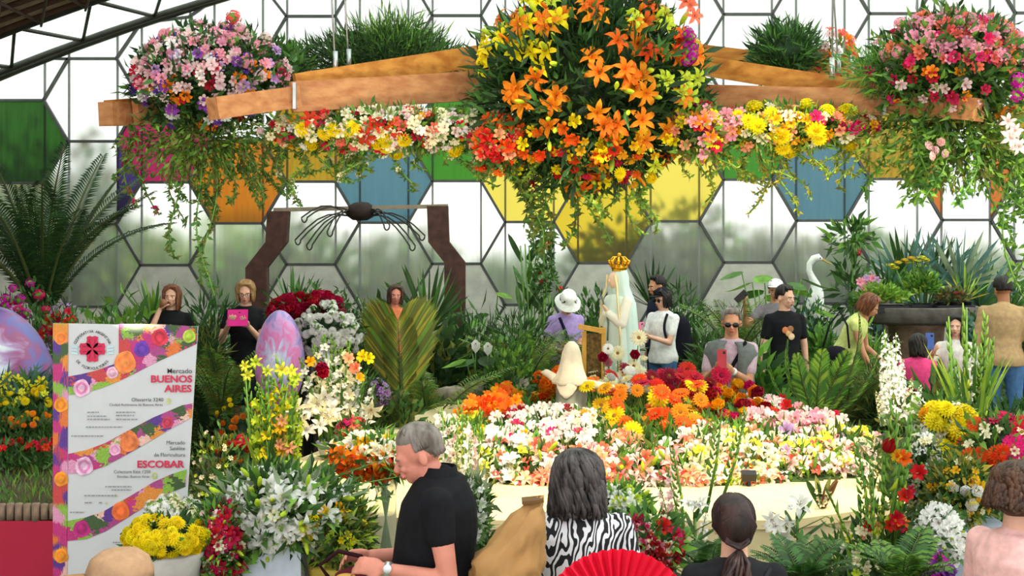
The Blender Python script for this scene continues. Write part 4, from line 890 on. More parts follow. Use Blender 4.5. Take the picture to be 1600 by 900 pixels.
# --- far people
def e_band(c): pass
x, y, z_ = at(268, 445, 12.5, 1.62)
_, c = person('woman with auburn hair drinking or eating, black top, behind the banner', x, y, 1.62, 12, 'fair', hair=('long', 'auburn', .16), top=blackf, sleeve=.5, bottom=('trousers', darkj), z=z_, head=(-12, -6, 0), R=(-.11, -.19, 1.47), palm=(None, (.5, .3, .3)), curl=(.3, .8))
b = MB(); b.loft([(V((0, 0, z0_)), r0, r0) for z0_, r0 in ((-.04, .03), (.04, .036))], 12); o = b.build('paper_cup', mat('brown_cup', '8a5a3a', .6)); o.location = W2(c, c['K']((-.075, -.2, 1.53))); o.rotation_euler = (.5, .4, 0); tag(o, 'small brown cup at the mouth of the auburn-haired woman', 'cup')
b = MB(); b.ell((0, 0, 0), (.13, .05, .09), n=14, m=8); o = b.build('cream_bag', fab('cream', 'e8dcc4')); o.location = W2(c, (0, -.24, 1.16)); tag(o, 'cream shoulder bag held in front of the auburn-haired woman', 'bag')
x, y, z_ = at(384, 437, 12.5, 1.67)
_, c = person('blond woman with glasses in black dress holding a bright pink phone case', x, y, 1.67, 5, 'fair', hair=('long', 'blond', .12), top=blackf, sleeve=.4, bottom=('skirt', blackf), z=z_, specs=True, head=(0, 8, 0), L=(.06, -.26, 1.27), R=(-.14, -.26, 1.28), palm=((-.3, .2, .6), (.3, .2, .6)))
phone(c, (-.04, -.32, 1.36), 'bright pink folding phone case held by the blond woman', 'e8128c', V((0, -1, .25)), name='phone_case', size=(.19, .014, .16))
x, y, z_ = at(617, 445, 13.6, 1.56)
person('smiling woman with dark hair, only her head above the big palm leaf', x, y, 1.56, 8, 'rosy', hair=('long', 'brown', .12), top=fab('orange_top', 'd87850'), bottom=('trousers', darkj), z=z_, head=(0, -4, 5))
# lavender woman
def e_lav(c): buckethat()(c); strap(c, (-.1, 0, 1.42), (.06, 0, 1.0), 'crossbody_strap', '1c1c3c', .016)
x, y, z_ = at(882, 452, 13.4, 1.56)
_, c = person('woman in white bucket hat and lavender shirt looking down at her hands', x, y, 1.56, 14, 'fair', hair=('long', 'brown', .04), top=fab('lavender', 'b49ad8'), sleeve=.5, bottom=('trousers', navy), z=z_, head=(-4, 34, 0), L=(.0, -.24, 1.06), R=(-.16, -.25, 1.05), extras=e_lav, lean=8)
phone(c, (-.1, -.35, 1.1), 'red phone in the hands of the woman with bucket hat', 'b82030', V((0, -.3, 1)))
x, y, z_ = at(1028, 430, 14.2, 1.66)
person('man with dark hair in navy shirt standing behind the woman in white polo', x, y, 1.66, -70, 'tan', hair=('short', 'dark'), top=navy, bottom=('trousers', darkj), z=z_, head=(0, 5, 0))
def e_wp(c): cap(True, '1a1a1e')(c); strap(c, (.13, 0, 1.43), (.15, 0, 1.1), 'backpack_strap', '1c1c22', .014)
x, y, z_ = at(1036, 450, 13.4, 1.56)
_, c = person('woman in white polo, black cap and sunglasses holding a phone, blue jeans', x, y, 1.56, -48, 'fair', hair=('long', 'dark', .12), top=whitef, sleeve=.5, bottom=('trousers', jeans), z=z_, specs='sun', head=(0, 6, 0), L=(.06, -.30, 1.18), R=(-.08, -.30, 1.20), extras=e_wp, palm=((-.6, 0, .5), (.6, 0, .5)), build=1.05)
phone(c, (-.01, -.40, 1.28), 'pink phone held by the woman in white polo', 'd87090', V((0, -.7, .6)))
p = W2(c, c['K']((.02, .27, 1.12))); t = thing('backpack', 'black backpack on the back of the woman in white polo', 'backpack', p, math.radians(-48)); b = MB(); b.caps((0, 0, -.13), (0, 0, .14), .12, .11, 16); remesh(b.build('bag', fab('black_nylon', '14141e'), t), .012, 2)
b = MB(); b.caps((0, .11, -.12), (0, .11, -.02), .08, .07, 12); b.build('front_pocket', fab('black_nylon', '14141e'), t)
for s in (-1, 1): b = MB(); b.tube([(s * .07, 0, -.24), (s * .075, .01, -.34)], .022, 8); b.build('dangling_strap_end', whitef, t)
# vest man
def e_vest(c):
    K, U, t, k = c['K'], c['U'], c['t'], c['k']; b = MB()
    vm = fab('grey_vest', '6a6e6c')
    for s in (-1, 1):
        vs = []; fs = []; rows = [(.80, .165, .135), (.95, .178, .142), (1.05, .168, .135), (1.15, .165, .13), (1.25, .178, .138), (1.34, .196, .13), (1.41, .17, .10), (1.44, .09, .085)]
        for z_, rx, ry in rows:
            for j in range(10): a = -PI / 2 + s * (.28 + (PI - .28) * j / 9); vs.append(K(U((math.cos(a) * (rx * 1.08 + .012) , math.sin(a) * (ry * 1.08 + .014), z_))))
        for i in range(len(rows) - 1):
            for j in range(9): fs.append((i * 10 + j, i * 10 + j + 1, i * 10 + j + 11, i * 10 + j + 10))
        b.add(vs, fs)
    o = b.build('vest', vm, t); so = o.modifiers.new('thick', 'SOLIDIFY'); so.thickness = .012
    strap(c, (.12, -.02, 1.44), (-.12, -.02, 1.0), 'camera_strap', '141418', .016)
    S_, E, W, _, _ = c['arm'][1]; d = (W - E).normalized(); q = K(W - d * .01); R = frame(d); b = MB(); b.loft([(q - d * .012, .032, .032, R), (q + d * .012, .031, .031, R)], 16); b.build('wristwatch', mat('white_watch', 'e8e8e8', .3), t)
x, y, z_ = at(1143, 480, 10.7, 1.72)
_, c = person('grey-haired man in sunglasses and grey vest photographing with a red phone', x, y, 1.72, -12, 'tan', hair=('short', 'grey'), top=fab('pinkish_shirt', 'c4a8b4'), sleeve=.55, bottom=('trousers', fab('slate', '3c3e54')), z=z_, specs='sun', head=(4, 4, 0), L=(.02, -.30, 1.22), R=(-.11, -.31, 1.24), extras=e_vest, build=1.02, palm=((-.7, .2, .4), (.7, .2, .4)))
phone(c, (-.06, -.41, 1.33), 'red phone held up by the man in grey vest', 'b81c28', V((0, -1, .2)))
# black t-shirt man
def e_bt(c):
    for i, (dx, dz, cl) in enumerate(((0, 0, 'd8a878'), (-.035, .03, 'c87850'), (.03, -.035, 'e8c8a0'), (.02, .04, '9a6a48'))):
        b = MB(); b.ell(c['K'](c['U']((dx - .01, -.129, 1.24 + dz))), (.033, .004, .033), n=12, m=6); b.build('chest_print', fab('print_' + cl, cl), c['t'])
x, y, z_ = at(1226, 445, 12.4, 1.64)
person('young man in black t-shirt with faded tan print, looking right', x, y, 1.64, 10, 'fair', hair=('short', 'dark'), top=blackf, sleeve=.5, bottom=('trousers', blackf), z=z_, head=(28, 4, 0), extras=e_bt)
x, y, z_ = at(1212, 437, 13.8, 1.62)
_, c = person('person in white cap behind the young man, raising a phone', x, y, 1.62, -20, 'tan', hair=('short', 'dark'), top=fab('grey_top', '7a7478'), bottom=('trousers', darkj), z=z_, extras=cap(True, 'e4e2e4'), R=(-.30, -.30, 1.42), palm=(None, (.4, .3, 0)), elbow=(None, (-.4, -.2, -1)))
phone(c, (-.33, -.37, 1.54), 'dark phone raised by the person in white cap', '241c1c', V((0, -1, .1)), roll=.8)
# yellow-green woman leaning over
x, y, z_ = at(1312, 452, 12.9, 1.6)
_, c = person('woman in pale lime top with dark shoulder bag, bending over the plants', x, y, 1.6, 62, 'tan', hair=('long', 'auburn', .12), top=fab('pale_lime', 'd4dc84'), sleeve=.15, bottom=('trousers', fab('brown_black', '2a2224')), z=G(12.9), lean=28, head=(0, 14, 0), L=(.18, -.42, .9), R=(-.16, -.38, .82))
p = W2(c, c['K']((-.24, -.02, .98))); t = thing('shoulder_bag', 'dark leather shoulder bag of the woman in pale lime top', 'bag', p, math.radians(62)); b = MB(); b.ell((0, 0, 0), (.06, .14, .10), n=14, m=9); b.build('bag', fab('dark_leather', '1e1a26'), t)
b = MB(); b.tube([(0, -.13, .08), (.04, -.1, .3), (.08, -.02, .44), (.06, .08, .3), (0, .13, .08)], .01, 6); b.build('strap', fab('dark_leather', '1e1a26'), t)
# girl in pink, laughing woman, tan jacket man
x, y, z_ = at(1434, 522, 11.6, 1.35)
person('girl with dark hair in bright pink top, seen from behind', x, y, 1.35, 160, 'tan', hair=('long', 'dark', .16), top=fab('bright_pink', 'e84a84'), sleeve=.3, bottom=('trousers', darkj), z=z_, head=(0, 8, 0))
x, y, z_ = at(1494, 492, 12.0, 1.5)
_, c = person('laughing woman with long black hair and whitish top holding up a blue phone', x, y, 1.5, -18, 'fair', hair=('long', 'dark', .26), top=fab('offwhite', 'dcd4cc'), sleeve=.5, bottom=('trousers', darkj), z=z_, head=(-10, -4, 0), R=(-.24, -.28, 1.32), palm=(None, (.5, .2, 0)))
phone(c, (-.27, -.33, 1.46), 'blue and yellow phone case held by the laughing woman', '4a6ab8', V((0, -1, .1)))
x, y, z_ = at(1568, 432, 12.4, 1.72)
person('man in tan jacket and blue jeans seen from behind at far right', x, y, 1.72, 158, 'brown', hair=('short', 'dark'), top=fab('tan_jacket', 'b4946c'), sleeve=1.9, bottom=('trousers', jeans), z=z_, head=(30, 8, 0), build=1.1, lean=4)
# ================================================================ PLANTS AND FLOWERS
def Rm(px, py, rx, ry, D, ryd=None): return P(px, py, D), (rx / F * D, (ryd if ryd else (rx / F * D) * .7), ry / F * D)
def arr(name, label, cat, px, py, D, rx, ry, fol=None, fl=(), group=None, depth=None, face=V((0, -1, .15)), corec='deep', bias=.8, rr=(.92, 1.08), half=None, fup=.3, z0=None):
    C, R = Rm(px, py, rx, ry, D, depth); t = thing(name, label, cat, C, 0, group)
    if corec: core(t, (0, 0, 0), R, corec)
    if fol: foliage(t, (0, 0, 0), R, fol[0], fol[1], fol[2], fol[3], *(fol[4:6] if len(fol) > 4 else (.5, 1.05)), up=fup, half=half)
    surf_flowers(t, (0, 0, 0), R, fl, face, bias, rr); return t
TOPF = V((0, -.8, .5))
# ---- flower mound on the platform, cluster by cluster
def cluster(name, label, boxes, specs, greens=('mid', 'bright', 'olive'), lift=.05, nl=500, ll=.09, face=V((0, -.75, .8))):
    t = thing(name, label, 'flowers', (.5, 8.8, ZT)); P_ = []; D_ = []
    def pick(bx):
        for _ in range(30):
            x0, y0, x1, y1 = random.choice(bx); q = on_mound(random.uniform(x0, x1), random.uniform(y0, y1))
            if q is not None: return q
        return None
    for _ in range(nl):
        q = pick(boxes)
        if q is not None: P_.append(q - t.location + V((0, 0, -.02))); D_.append(rdir(V((0, -.1, .9))))
    if P_: obj('foliage', leafmesh('foliage', P_, D_, ll, ll * .35, [LM(g) for g in greens]), t, kind='stuff')
    for sp_ in specs:
        kind, col, n, size = sp_[:4]; c2 = None; bx = boxes
        for e in sp_[4:]:
            if isinstance(e, str): c2 = e
            else: bx = e
        for _ in range(n):
            q = pick(bx)
            if q is None: continue
            lf = lift * random.uniform(.2, 1.5); s_ = size * random.uniform(.85, 1.2)
            flower(t, kind, col, q - t.location + V((0, 0, lf)), rdir(face * 1.6), s_, c2)
    return t
b = thing('moss_greenery', 'green leaves filling the gaps between the cut flowers of the mound', 'greenery', (.5, 8.8, ZT)); P_ = []; D_ = []
while len(P_) < 5200:
    x = random.uniform(-1.3, 2.8); y = random.uniform(7.8, 11.2); h = mound_h(x, y)
    if h > .01: P_.append((x - .5, y - 8.8, h)); D_.append(rdir(V((0, 0, 1))))
obj('foliage', leafmesh('foliage', P_, D_, .13, .035, [LM(g) for g in ('mid', 'dark', 'bright', 'olive')]), b, kind='stuff')
cluster('lily_cluster', 'white and yellow freesias and lilies between the man and the zebra blouse', [(700, 690, 830, 765), (640, 650, 760, 740)],
        [('small', 'white', 60, .12, 'yellow'), ('small', 'lemon', 34, .11), ('lily', 'cream', 26, .13, 'yellow'), ('small', 'gold', 10, .1), ('small', 'coral', 12, .1, [(760, 700, 840, 770)])], ('bright', 'lime', 'mid'))
cluster('orange_alstroemeria_cluster', 'orange alstroemerias at the back left of the flower mound', [(680, 625, 810, 668)], [('small', 'orange', 46, .11, 'deeporange'), ('small', 'deeporange', 26, .11), ('small', 'gold', 10, .1)], lift=.12)
cluster('white_alstroemeria_cluster', 'white and pale pink blossoms left of the gerberas, below the kneeling figure', [(760, 655, 925, 715)],
        [('small', 'white', 100, .095), ('small', 'palepink', 34, .09), ('small', 'magenta', 10, .085), ('small', 'darkred', 6, .08)], lift=.08)
cluster('gerbera_cluster', 'red, orange and yellow gerberas in the middle of the flower mound', [(900, 632, 1120, 690)],
        [('gerbera', 'red', 26, .15, 'darkred', [(950, 615, 1130, 650)]), ('gerbera', 'deeporange', 22, .14, [(905, 640, 1110, 690)]), ('gerbera', 'yellow', 8, .14, [(910, 630, 1120, 680)]), ('gerbera', 'darkred', 12, .14, [(940, 620, 1120, 660)]), ('gerbera', 'orange', 16, .13), ('gerbera', 'gold', 10, .12)], lift=.17, nl=700, ll=.16)
cluster('ranunculus_cluster', 'orange-yellow and dark red round blooms right of the gerberas', [(1080, 625, 1215, 668)],
        [('rose', 'orange', 18, .10), ('rose', 'gold', 16, .10), ('rose', 'darkred', 14, .11), ('rose', 'magenta', 6, .09), ('gerbera', 'red', 5, .12)], lift=.10)
cluster('peach_lily_cluster', 'peach and pink lilies along the front of the mound, behind the zebra blouse', [(930, 690, 1090, 775), (840, 715, 960, 765)],
        [('lily', 'peach', 48, .13, 'coral'), ('lily', 'palepink', 44, .13), ('small', 'coral', 34, .11), ('small', 'white', 46, .11), ('lily', 'pink', 20, .12), ('bud', 'lime', 12, .14)])
cluster('yellow_white_lily_cluster', 'brightly lit white and pale yellow lilies at the front of the mound', [(1060, 678, 1235, 770)],
        [('lily', 'cream', 62, .13, 'yellow'), ('small', 'white', 60, .11, 'yellow'), ('small', 'lemon', 34, .10), ('lily', 'peach', 24, .12), ('small', 'coral', 14, .1)], ('bright', 'lime', 'mid'))
cluster('pink_back_cluster', 'pink, white and red blossoms at the back right of the mound', [(1170, 628, 1340, 680)],
        [('small', 'pink', 36, .10), ('small', 'palepink', 46, .10), ('small', 'red', 24, .10), ('small', 'white', 30, .10), ('small', 'crimson', 14, .09)], lift=.08)
cluster('right_end_cluster', 'white, yellow and pink lilies at the right end of the mound', [(1225, 665, 1390, 745)],
        [('lily', 'cream', 40, .12, 'yellow'), ('small', 'white', 48, .11), ('small', 'lemon', 30, .10), ('lily', 'palepink', 30, .12), ('small', 'pink', 24, .1), ('small', 'mauve', 14, .1), ('small', 'coral', 16, .1)], ('bright', 'lime', 'mid'))
cluster('left_edge_cluster', 'white, yellow and red flowers at the left edge of the mound behind the orange lilies', [(560, 665, 660, 755)],
        [('lily', 'cream', 26, .14, 'yellow'), ('small', 'white', 26, .11), ('small', 'gold', 14, .10), ('small', 'pink', 8, .1)])
cluster('daisy_cluster', 'cream daisies and roses around the foot of the crowned statue', [(925, 600, 1010, 640)],
        [('gerbera', 'cream', 22, .12, 'yellow'), ('rose', 'white', 14, .09), ('rose', 'cream', 12, .09), ('small', 'white', 24, .08)], lift=.16)
for (px, py, c_, s_) in ((942, 558, 'crimson', .085), (950, 566, 'pink', .07), (992, 554, 'crimson', .08), (998, 528, 'cream', .13), (965, 552, 'cream', .12), (990, 572, 'cream', .13), (950, 545, 'white', .1), (1000, 585, 'white', .1)):
    if 'tt' not in globals(): tt = thing('tall_statue_flowers', 'tall cream daisies and dark red roses standing before the statue', 'flowers', (X(968, 10.3), 10.3, ZT + .2))
    p = P(px, py, 10.2) - tt.location; flower(tt, 'rose' if c_ in ('crimson', 'pink') else 'gerbera', c_, p, V((0, -1, .35)), s_); b = MB(); b.tube([p, (p.x * .7, p.y + .05, -.05)], .005, 5); b.build('stem', STEM, tt)
tt = thing('yellow_solitaires', 'two large yellow gerberas rising among the red ones', 'flowers', P(1000, 640, 8.9))
for px, py, D_, s_ in ((1028, 622, 9.2, .16), (988, 674, 8.6, .15)): p = P(px, py, D_) - tt.location; flower(tt, 'gerbera', 'yellow', p, V((0, -1, .4)), s_, 'lemon'); b = MB(); b.tube([p, (p.x, p.y + .1, -.45)], .006, 5); b.build('stem', STEM, tt)
arr('orange_rose_group', 'orange and yellow roses left of the kneeling figure', 'flowers', 868, 606, 9.9, 36, 26, (260, .07, .03, ('dark', 'mid')), [('rose', 'orange', 12, .12, 'deeporange'), ('rose', 'gold', 9, .11), ('rose', 'deeporange', 5, .12)], depth=.2)
arr('green_mum_group', 'yellow-green chrysanthemums at the back left of the mound', 'flowers', 806, 632, 10.0, 28, 20, (200, .07, .03, ('bright', 'lime')), [('mum', 'lime', 14, .08), ('mum', 'yellow', 8, .07)], depth=.2)
t = arr('white_daisy_group', 'white small blossoms right at the feet of the kneeling figure', 'flowers', 905, 668, 8.9, 42, 26, (220, .06, .03, ('dark', 'mid')), [('small', 'white', 44, .075), ('small', 'cream', 10, .07)], depth=.25)
# lone gladiolus stalks standing before the mound
def stalks(name, label, lst, D, kind='spike', cat='flower stalk', ground=0, tilt=.06):
    for i, (px, y0, y1, col) in enumerate(lst):
        d_ = D + random.uniform(-.1, .1); p1 = P(px, y0, d_); p0 = P(px + random.uniform(-14, 14), y1, d_); L = (p1 - p0).length
        yield p0, p1, L, col, d_
def bunch(name, label, cat, lst, D, kind='spike', pot=None, leaves=None, group=None, dz=.0):
    cx = sum(l[0] for l in lst) / len(lst); by = max(l[2] for l in lst); t = thing(name, label, cat, P(cx, by, D), 0, group)
    for (px, y0, y1, col) in lst:
        d_ = random.uniform(-.12, .12); p1 = P(px, y0, D + d_) - t.location; bx = cx + (px - cx) * .45; p0 = P(bx, y1, D + d_ * .4) - t.location; L = (p1 - p0).length; kd = kind
        if col == 'bud': kd, col = 'budspike', 'lime'
        flower(t, kd, col, p0, p1 - p0, (L * 1.15, L * 1.15, L))
    if leaves:
        n, L, W, gs = leaves; b = MB()
        for i in range(n): a = random.uniform(0, 2 * PI); blade(b, (random.uniform(-.05, .05), random.uniform(-.05, .05), 0), V((math.cos(a) * .35, math.sin(a) * .35, 1)), L * random.uniform(.6, 1.1), W, .3, random.randrange(len(gs)))
        b.build('foliage', [LM(g) for g in gs], t, kind='stuff')
    if pot:
        r0, r1, h, c_ = pot; b = MB(); b.loft([((0, 0, z), r, r) for z, r in ((-h, r0), (-.01, r1), (0, r1 * 1.04), (0, r1 * .85), (-.04, r1 * .82))], 20); b.build('pot', mat('pot_' + c_, c_, .6), t)
    return t
# ---- hanging arrangements
up_ = lambda a: (lambda d: d.z > a); lo_ = lambda a: (lambda d: d.z < a)
def drape(t, xs, y, z, n, L, lf=70, greens=('mid', 'bright', 'olive'), ll=.05, fl=None):
    for i in range(n): vine(t, (random.uniform(*xs), random.uniform(-y, y), z + random.uniform(-.08, .08)), L * random.uniform(.5, 1.1), lf, greens, ll, flowers=fl)
t = arr('lily_ball', 'huge hanging ball of orange and yellow lilies at the crown of the timber frame', 'flower arrangement', 918, 138, 8.5, 168, 150, (6000, .15, .034, ('dark', 'deep', 'deep', 'mid'), .6, 1.04), [
    ('lily', 'orange', 56, .175, 'deeporange', lambda d: d.z < .75 and d.x > -.75), ('lily', 'deeporange', 14, .16, lambda d: d.z > .25 and d.x > 0), ('lily', 'yellow', 22, .16, lambda d: d.x < -.25 and d.z > .1), ('lily', 'lime', 16, .15, lambda d: d.x > .55),
    ('lily', 'lime', 10, .15, lambda d: d.z > .4), ('bud', 'lime', 26, .16), ('bud', 'orange', 12, .15), ('small', 'red', 20, .08, lambda d: d.z < -.6), ('small', 'deeporange', 18, .08, lambda d: d.z < -.45), ('small', 'gold', 24, .075, lambda d: d.z < -.5),
    ('small', 'yellow', 18, .10, lambda d: d.z < -.4), ('mum', 'yellow', 8, .1, lambda d: d.z < -.6)], depth=.62, rr=(.98, 1.12))
drape(t, (-.5, .55), .3, -.5, 16, .42, 80, ('bright', 'lime', 'olive'), .05); drape(t, (-.5, -.1), .2, -.45, 5, .7, 90, ('mid', 'olive'), .06)
b = P(1077, 72, 8.1) - t.location
for i in range(14): flower(t, 'cluster', 'fuchsia', b + V((random.uniform(-.03, .03), random.uniform(-.03, .03), -.1 + .2 * i / 13)), rdir(V((0, -1, 0))), .075)
for px, py in ((1078, 8), (1085, 25), (1072, 2)): flower(t, 'lily', 'coral', P(px, py, 8.1) - t.location, V((.3, -1, .1)), .13)
t = arr('left_hanging_arrangement', 'hanging arrangement of pink, white and purple flowers at the left beam end', 'flower arrangement', 330, 125, 8.7, 118, 78, (3200, .09, .03, ('dark', 'deep', 'mid')), [
    ('small', 'palepink', 80, .08, lambda d: d.z > -.5), ('small', 'pink', 52, .078, lambda d: d.z > -.2), ('cluster', 'pink', 14, .12, lambda d: d.z > .2), ('small', 'white', 40, .08, lambda d: d.x < .3), ('small', 'purple', 16, .09), ('small', 'violet', 10, .09),
    ('small', 'orange', 14, .10, lambda d: d.z < .3), ('small', 'crimson', 12, .09, lambda d: d.z < .2), ('small', 'mauve', 14, .08)], depth=.42)
for (px, py) in ((350, 40), (365, 28), (378, 48), (392, 62), (340, 60), (405, 75), (415, 60)): flower(t, 'cluster', random.choice(['pink', 'palepink', 'coral']), P(px, py, 8.6) - t.location, rdir(V((0, -1, .3))), .11); b = MB(); b.tube([P(px, py, 8.6) - t.location, (P(px - 8, 100, 8.65) - t.location)], .005, 4); b.build('stem', STEM, t)
foliage(t, (-.05, -.02, -.42), (.52, .3, .26), 2200, .06, .02, ('mid', 'olive', 'bright'), .2, 1.1, -.4, name='hanging_greenery'); drape(t, (-.5, .5), .25, -.45, 14, .45, 90, ('mid', 'olive'), .045); drape(t, (-.25, .05), .1, -.5, 4, .85, 110, ('mid', 'olive'), .05)
drape(t, (-.55, -.35), .1, -.3, 4, .6, 60, ('olive', 'mid'), .05, ('small', 'magenta', 4, .06))
t = arr('right_hanging_arrangement', 'hanging arrangement of pink blossoms and light green foliage at the right beam end', 'flower arrangement', 1482, 110, 8.2, 118, 86, (3400, .10, .028, ('mid', 'dark', 'bright')), [
    ('cluster', 'pink', 26, .10, lambda d: d.z > .1), ('small', 'coral', 50, .085, lambda d: d.z > -.1), ('small', 'pink', 60, .08, lambda d: d.z > 0), ('small', 'magenta', 26, .08), ('small', 'crimson', 22, .08), ('small', 'orange', 12, .08, lambda d: d.z < .3), ('small', 'palepink', 14, .08, lambda d: d.z < 0)], depth=.42)
foliage(t, (.1, -.02, -.42), (.56, .3, .34), 2600, .075, .024, ('bright', 'mid', 'olive'), .2, 1.1, -.4, name='hanging_greenery'); drape(t, (-.4, .6), .25, -.4, 18, .5, 90, ('bright', 'mid'), .06); drape(t, (.25, .55), .15, -.45, 5, .95, 70, ('bright', 'mid'), .06)
foliage(t, (-.42, 0, 0), (.26, .2, .14), 1200, .10, .008, ('bright', 'mid'), .2, 1.1, .2, name='feathery_sprays')
for (px, py) in ((1450, 228), (1462, 235), (1470, 222), (1455, 244), (1476, 240)): flower(t, 'rose', 'palepink', P(px, py, 7.9) - t.location, rdir(V((0, -1, 0))), .06)
for (px, py) in ((1590, 125), (1594, 140), (1588, 150)): flower(t, 'cluster', 'fuchsia', P(px, py, 7.8) - t.location, V((0, -1, 0)), .1)
for (px, py) in ((1575, 190), (1585, 205), (1592, 230), (1580, 215)): flower(t, 'lily', 'palepink', P(px, py, 7.8) - t.location, V((-.2, -1, 0)), .12)
t = arr('left_garland', 'garland of cream, red and yellow blossoms hanging under the left beam', 'flower garland', 612, 205, 8.5, 195, 34, (3000, .075, .024, ('mid', 'olive', 'bright')), [
    ('small', 'cream', 110, .085), ('small', 'palepink', 54, .08), ('small', 'white', 34, .07), ('lily', 'red', 9, .14), ('small', 'red', 26, .085), ('mum', 'yellow', 13, .13, lambda d: d.z < .1), ('small', 'crimson', 14, .08), ('small', 'coral', 20, .08), ('small', 'gold', 16, .07)], depth=.26, bias=.7)
drape(t, (-.8, .8), .12, -.08, 22, .26, 60, ('olive', 'bright', 'mid'), .045, ('small', 'cream', 2, .055))
t = arr('right_garland', 'garland with yellow, pink and dark red blossoms under the right beam', 'flower garland', 1225, 200, 8.4, 150, 32, (2200, .07, .022, ('olive', 'mid', 'lime')), [
    ('mum', 'yellow', 20, .14, lambda d: d.x < .7), ('small', 'gold', 34, .08), ('small', 'cream', 26, .08), ('small', 'pink', 16, .09, lambda d: d.x < -.4), ('small', 'crimson', 16, .09), ('small', 'peach', 20, .08), ('small', 'magenta', 12, .09, lambda d: d.x > .2)], depth=.24, bias=.7)
drape(t, (-.6, .6), .12, -.08, 20, .3, 60, ('olive', 'lime', 'yellow'), .04); drape(t, (-.2, -.05), .05, -.1, 4, .5, 70, ('yellow', 'olive'), .04)
for (a, b_, g) in (((-.42), .1, 1),): pass
arr('orange_side_cluster', 'orange and peach blossoms between left garland and the lily ball', 'flowers', 780, 225, 8.3, 42, 45, (500, .08, .03, ('mid', 'olive')), [('small', 'deeporange', 18, .10), ('small', 'red', 14, .1), ('small', 'peach', 20, .09), ('lily', 'deeporange', 6, .14)], depth=.2)
arr('right_side_cluster', 'small yellow, pink and orange blossoms right of the lily ball', 'flowers', 1085, 205, 8.3, 44, 44, (500, .08, .03, ('olive', 'bright')), [('small', 'yellow', 14, .09), ('small', 'crimson', 8, .09), ('small', 'pink', 8, .09), ('small', 'peach', 14, .08), ('lily', 'orange', 6, .12)], depth=.2)
t = arr('left_beam_ferns', 'dark feathery greenery above the left beams', 'greenery', 595, 95, 9.4, 128, 40, (3800, .13, .012, ('dark', 'mid', 'deep')), depth=.32, fup=.5); foliage(t, (.08, 0, .12), (.34, .2, .2), 1500, .14, .012, ('mid', 'dark', 'bright'), .2, 1.1, .5)
t = arr('right_beam_ferns', 'dark leafy sprays above the right beams', 'greenery', 1228, 84, 9.4, 52, 42, (1300, .12, .02, ('dark', 'mid', 'deep')), depth=.25, fup=.5); surf_flowers(t, (.38, 0, 0), (.14, .1, .18), [('small', 'coral', 10, .08), ('small', 'palepink', 8, .08), ('small', 'orange', 5, .08)]); foliage(t, (.38, 0, -.05), (.16, .12, .16), 160, .07, .03, ('mid', 'olive'))
arr('left_centre_greens', 'green filler sprays between the left flowers and the dark ferns', 'greenery', 440, 110, 9.1, 50, 40, (900, .09, .025, ('dark', 'mid')), depth=.25)

# ---- leafy plants by the glass wall
LB = {}
def leaf_blade(g, bend=.6, W=.1):
    k = (g, bend, W)
    if k not in LB: b = MB(); blade(b, (0, 0, 0), (0, -.02, 1), 1, W, bend); LB[k] = b.mesh('leaf', [LM(g)])
    return LB[k]
def broad_mesh(g):
    k = ('broad', g)
    if k not in LB:
        b = MB(); pr = [(0, .05), (.12, .34), (.35, .46), (.62, .36), (.85, .16), (1, 0)]; vs = []
        for t_, w_ in pr: z = math.sin(t_ * 2.2) * .18; vs += [(-w_, -z + w_ * .12, t_), (0, -z, t_), (w_, -z + w_ * .12, t_)]
        b.add(vs, [(i * 3 + j, i * 3 + 3 + j, i * 3 + 4 + j, i * 3 + 1 + j) for i in range(5) for j in (0, 1)]); LB[k] = b.mesh('leaf', [LM(g)])
    return LB[k]
def rosette(name, label, px, D, ytop, n=30, gs=('mid', 'dark'), L=.6, W=.1, cat='plant', trunk=True, bend=.5, zb=None, spread=1.0, group=None):
    zt = ZZ(ytop, D); g0 = G(D) if zb is None else zb; zc = max(g0 + .05, zt - L * .95) ; t = thing(name, label, cat, (X(px, D), D, g0), random.uniform(0, 6), group)
    if trunk and zc - g0 > .1: b = MB(); b.tube([(0, 0, 0), (.02, 0, (zc - g0) * .5), (0, 0, zc - g0 + .05)], [.05, .045, .04], 8); b.build('trunk', bark, t)
    for i in range(n):
        a = i * 2.4; e = math.radians(88 - 75 * spread * (i / n) ** .8); d = V((math.cos(a) * math.cos(e), math.sin(a) * math.cos(e), math.sin(e)))
        R = (d.to_track_quat('Z', 'Y')).to_matrix(); nrm = V((0, 0, 1)) - d * d.z; nrm = nrm.normalized() if nrm.length > .01 else V((1, 0, 0)); x_ = nrm.cross(d).normalized(); R = M((x_, nrm, d)).transposed() if x_.length > .5 else R
        l = L * random.uniform(.8, 1.1) * (1 if i < n * .7 else .8); obj('leaf', leaf_blade(gs[i % len(gs)], bend, W), t, M.Translation((0, 0, zc - g0)) @ R.to_4x4() @ M.Scale(l, 4))
    return t
def broadplant(name, label, px, D, ytop, n=9, gs=('mid', 'bright'), size=.3, zb=None, cat='plant', w=.35):
    zt = ZZ(ytop, D); g0 = G(D) if zb is None else zb; H_ = zt - g0; t = thing(name, label, cat, (X(px, D), D, g0))
    for i in range(n):
        a = i * 2.4; h = H_ * random.uniform(.5, .95); e = V((math.cos(a) * w * random.uniform(.4, 1), math.sin(a) * w * random.uniform(.4, 1), h)); b = MB(); b.tube([(0, 0, 0), e * .5 + V((0, 0, .1)), e], [.014, .011, .007], 5); b.build('leaf_stalk', STEM, t)
        d = V((math.cos(a), math.sin(a) - .3, -.15)).normalized(); x_ = V((0, 0, 1)).cross(d).normalized(); n2 = d.cross(x_); R = M((x_, n2 * 1.0, d)).transposed()
        s_ = size * random.uniform(.8, 1.2); obj('leaf', broad_mesh(gs[i % len(gs)]), t, M.Translation(e) @ R.to_4x4() @ M.Diagonal((s_ * .8, s_, s_, 1)))
    return t
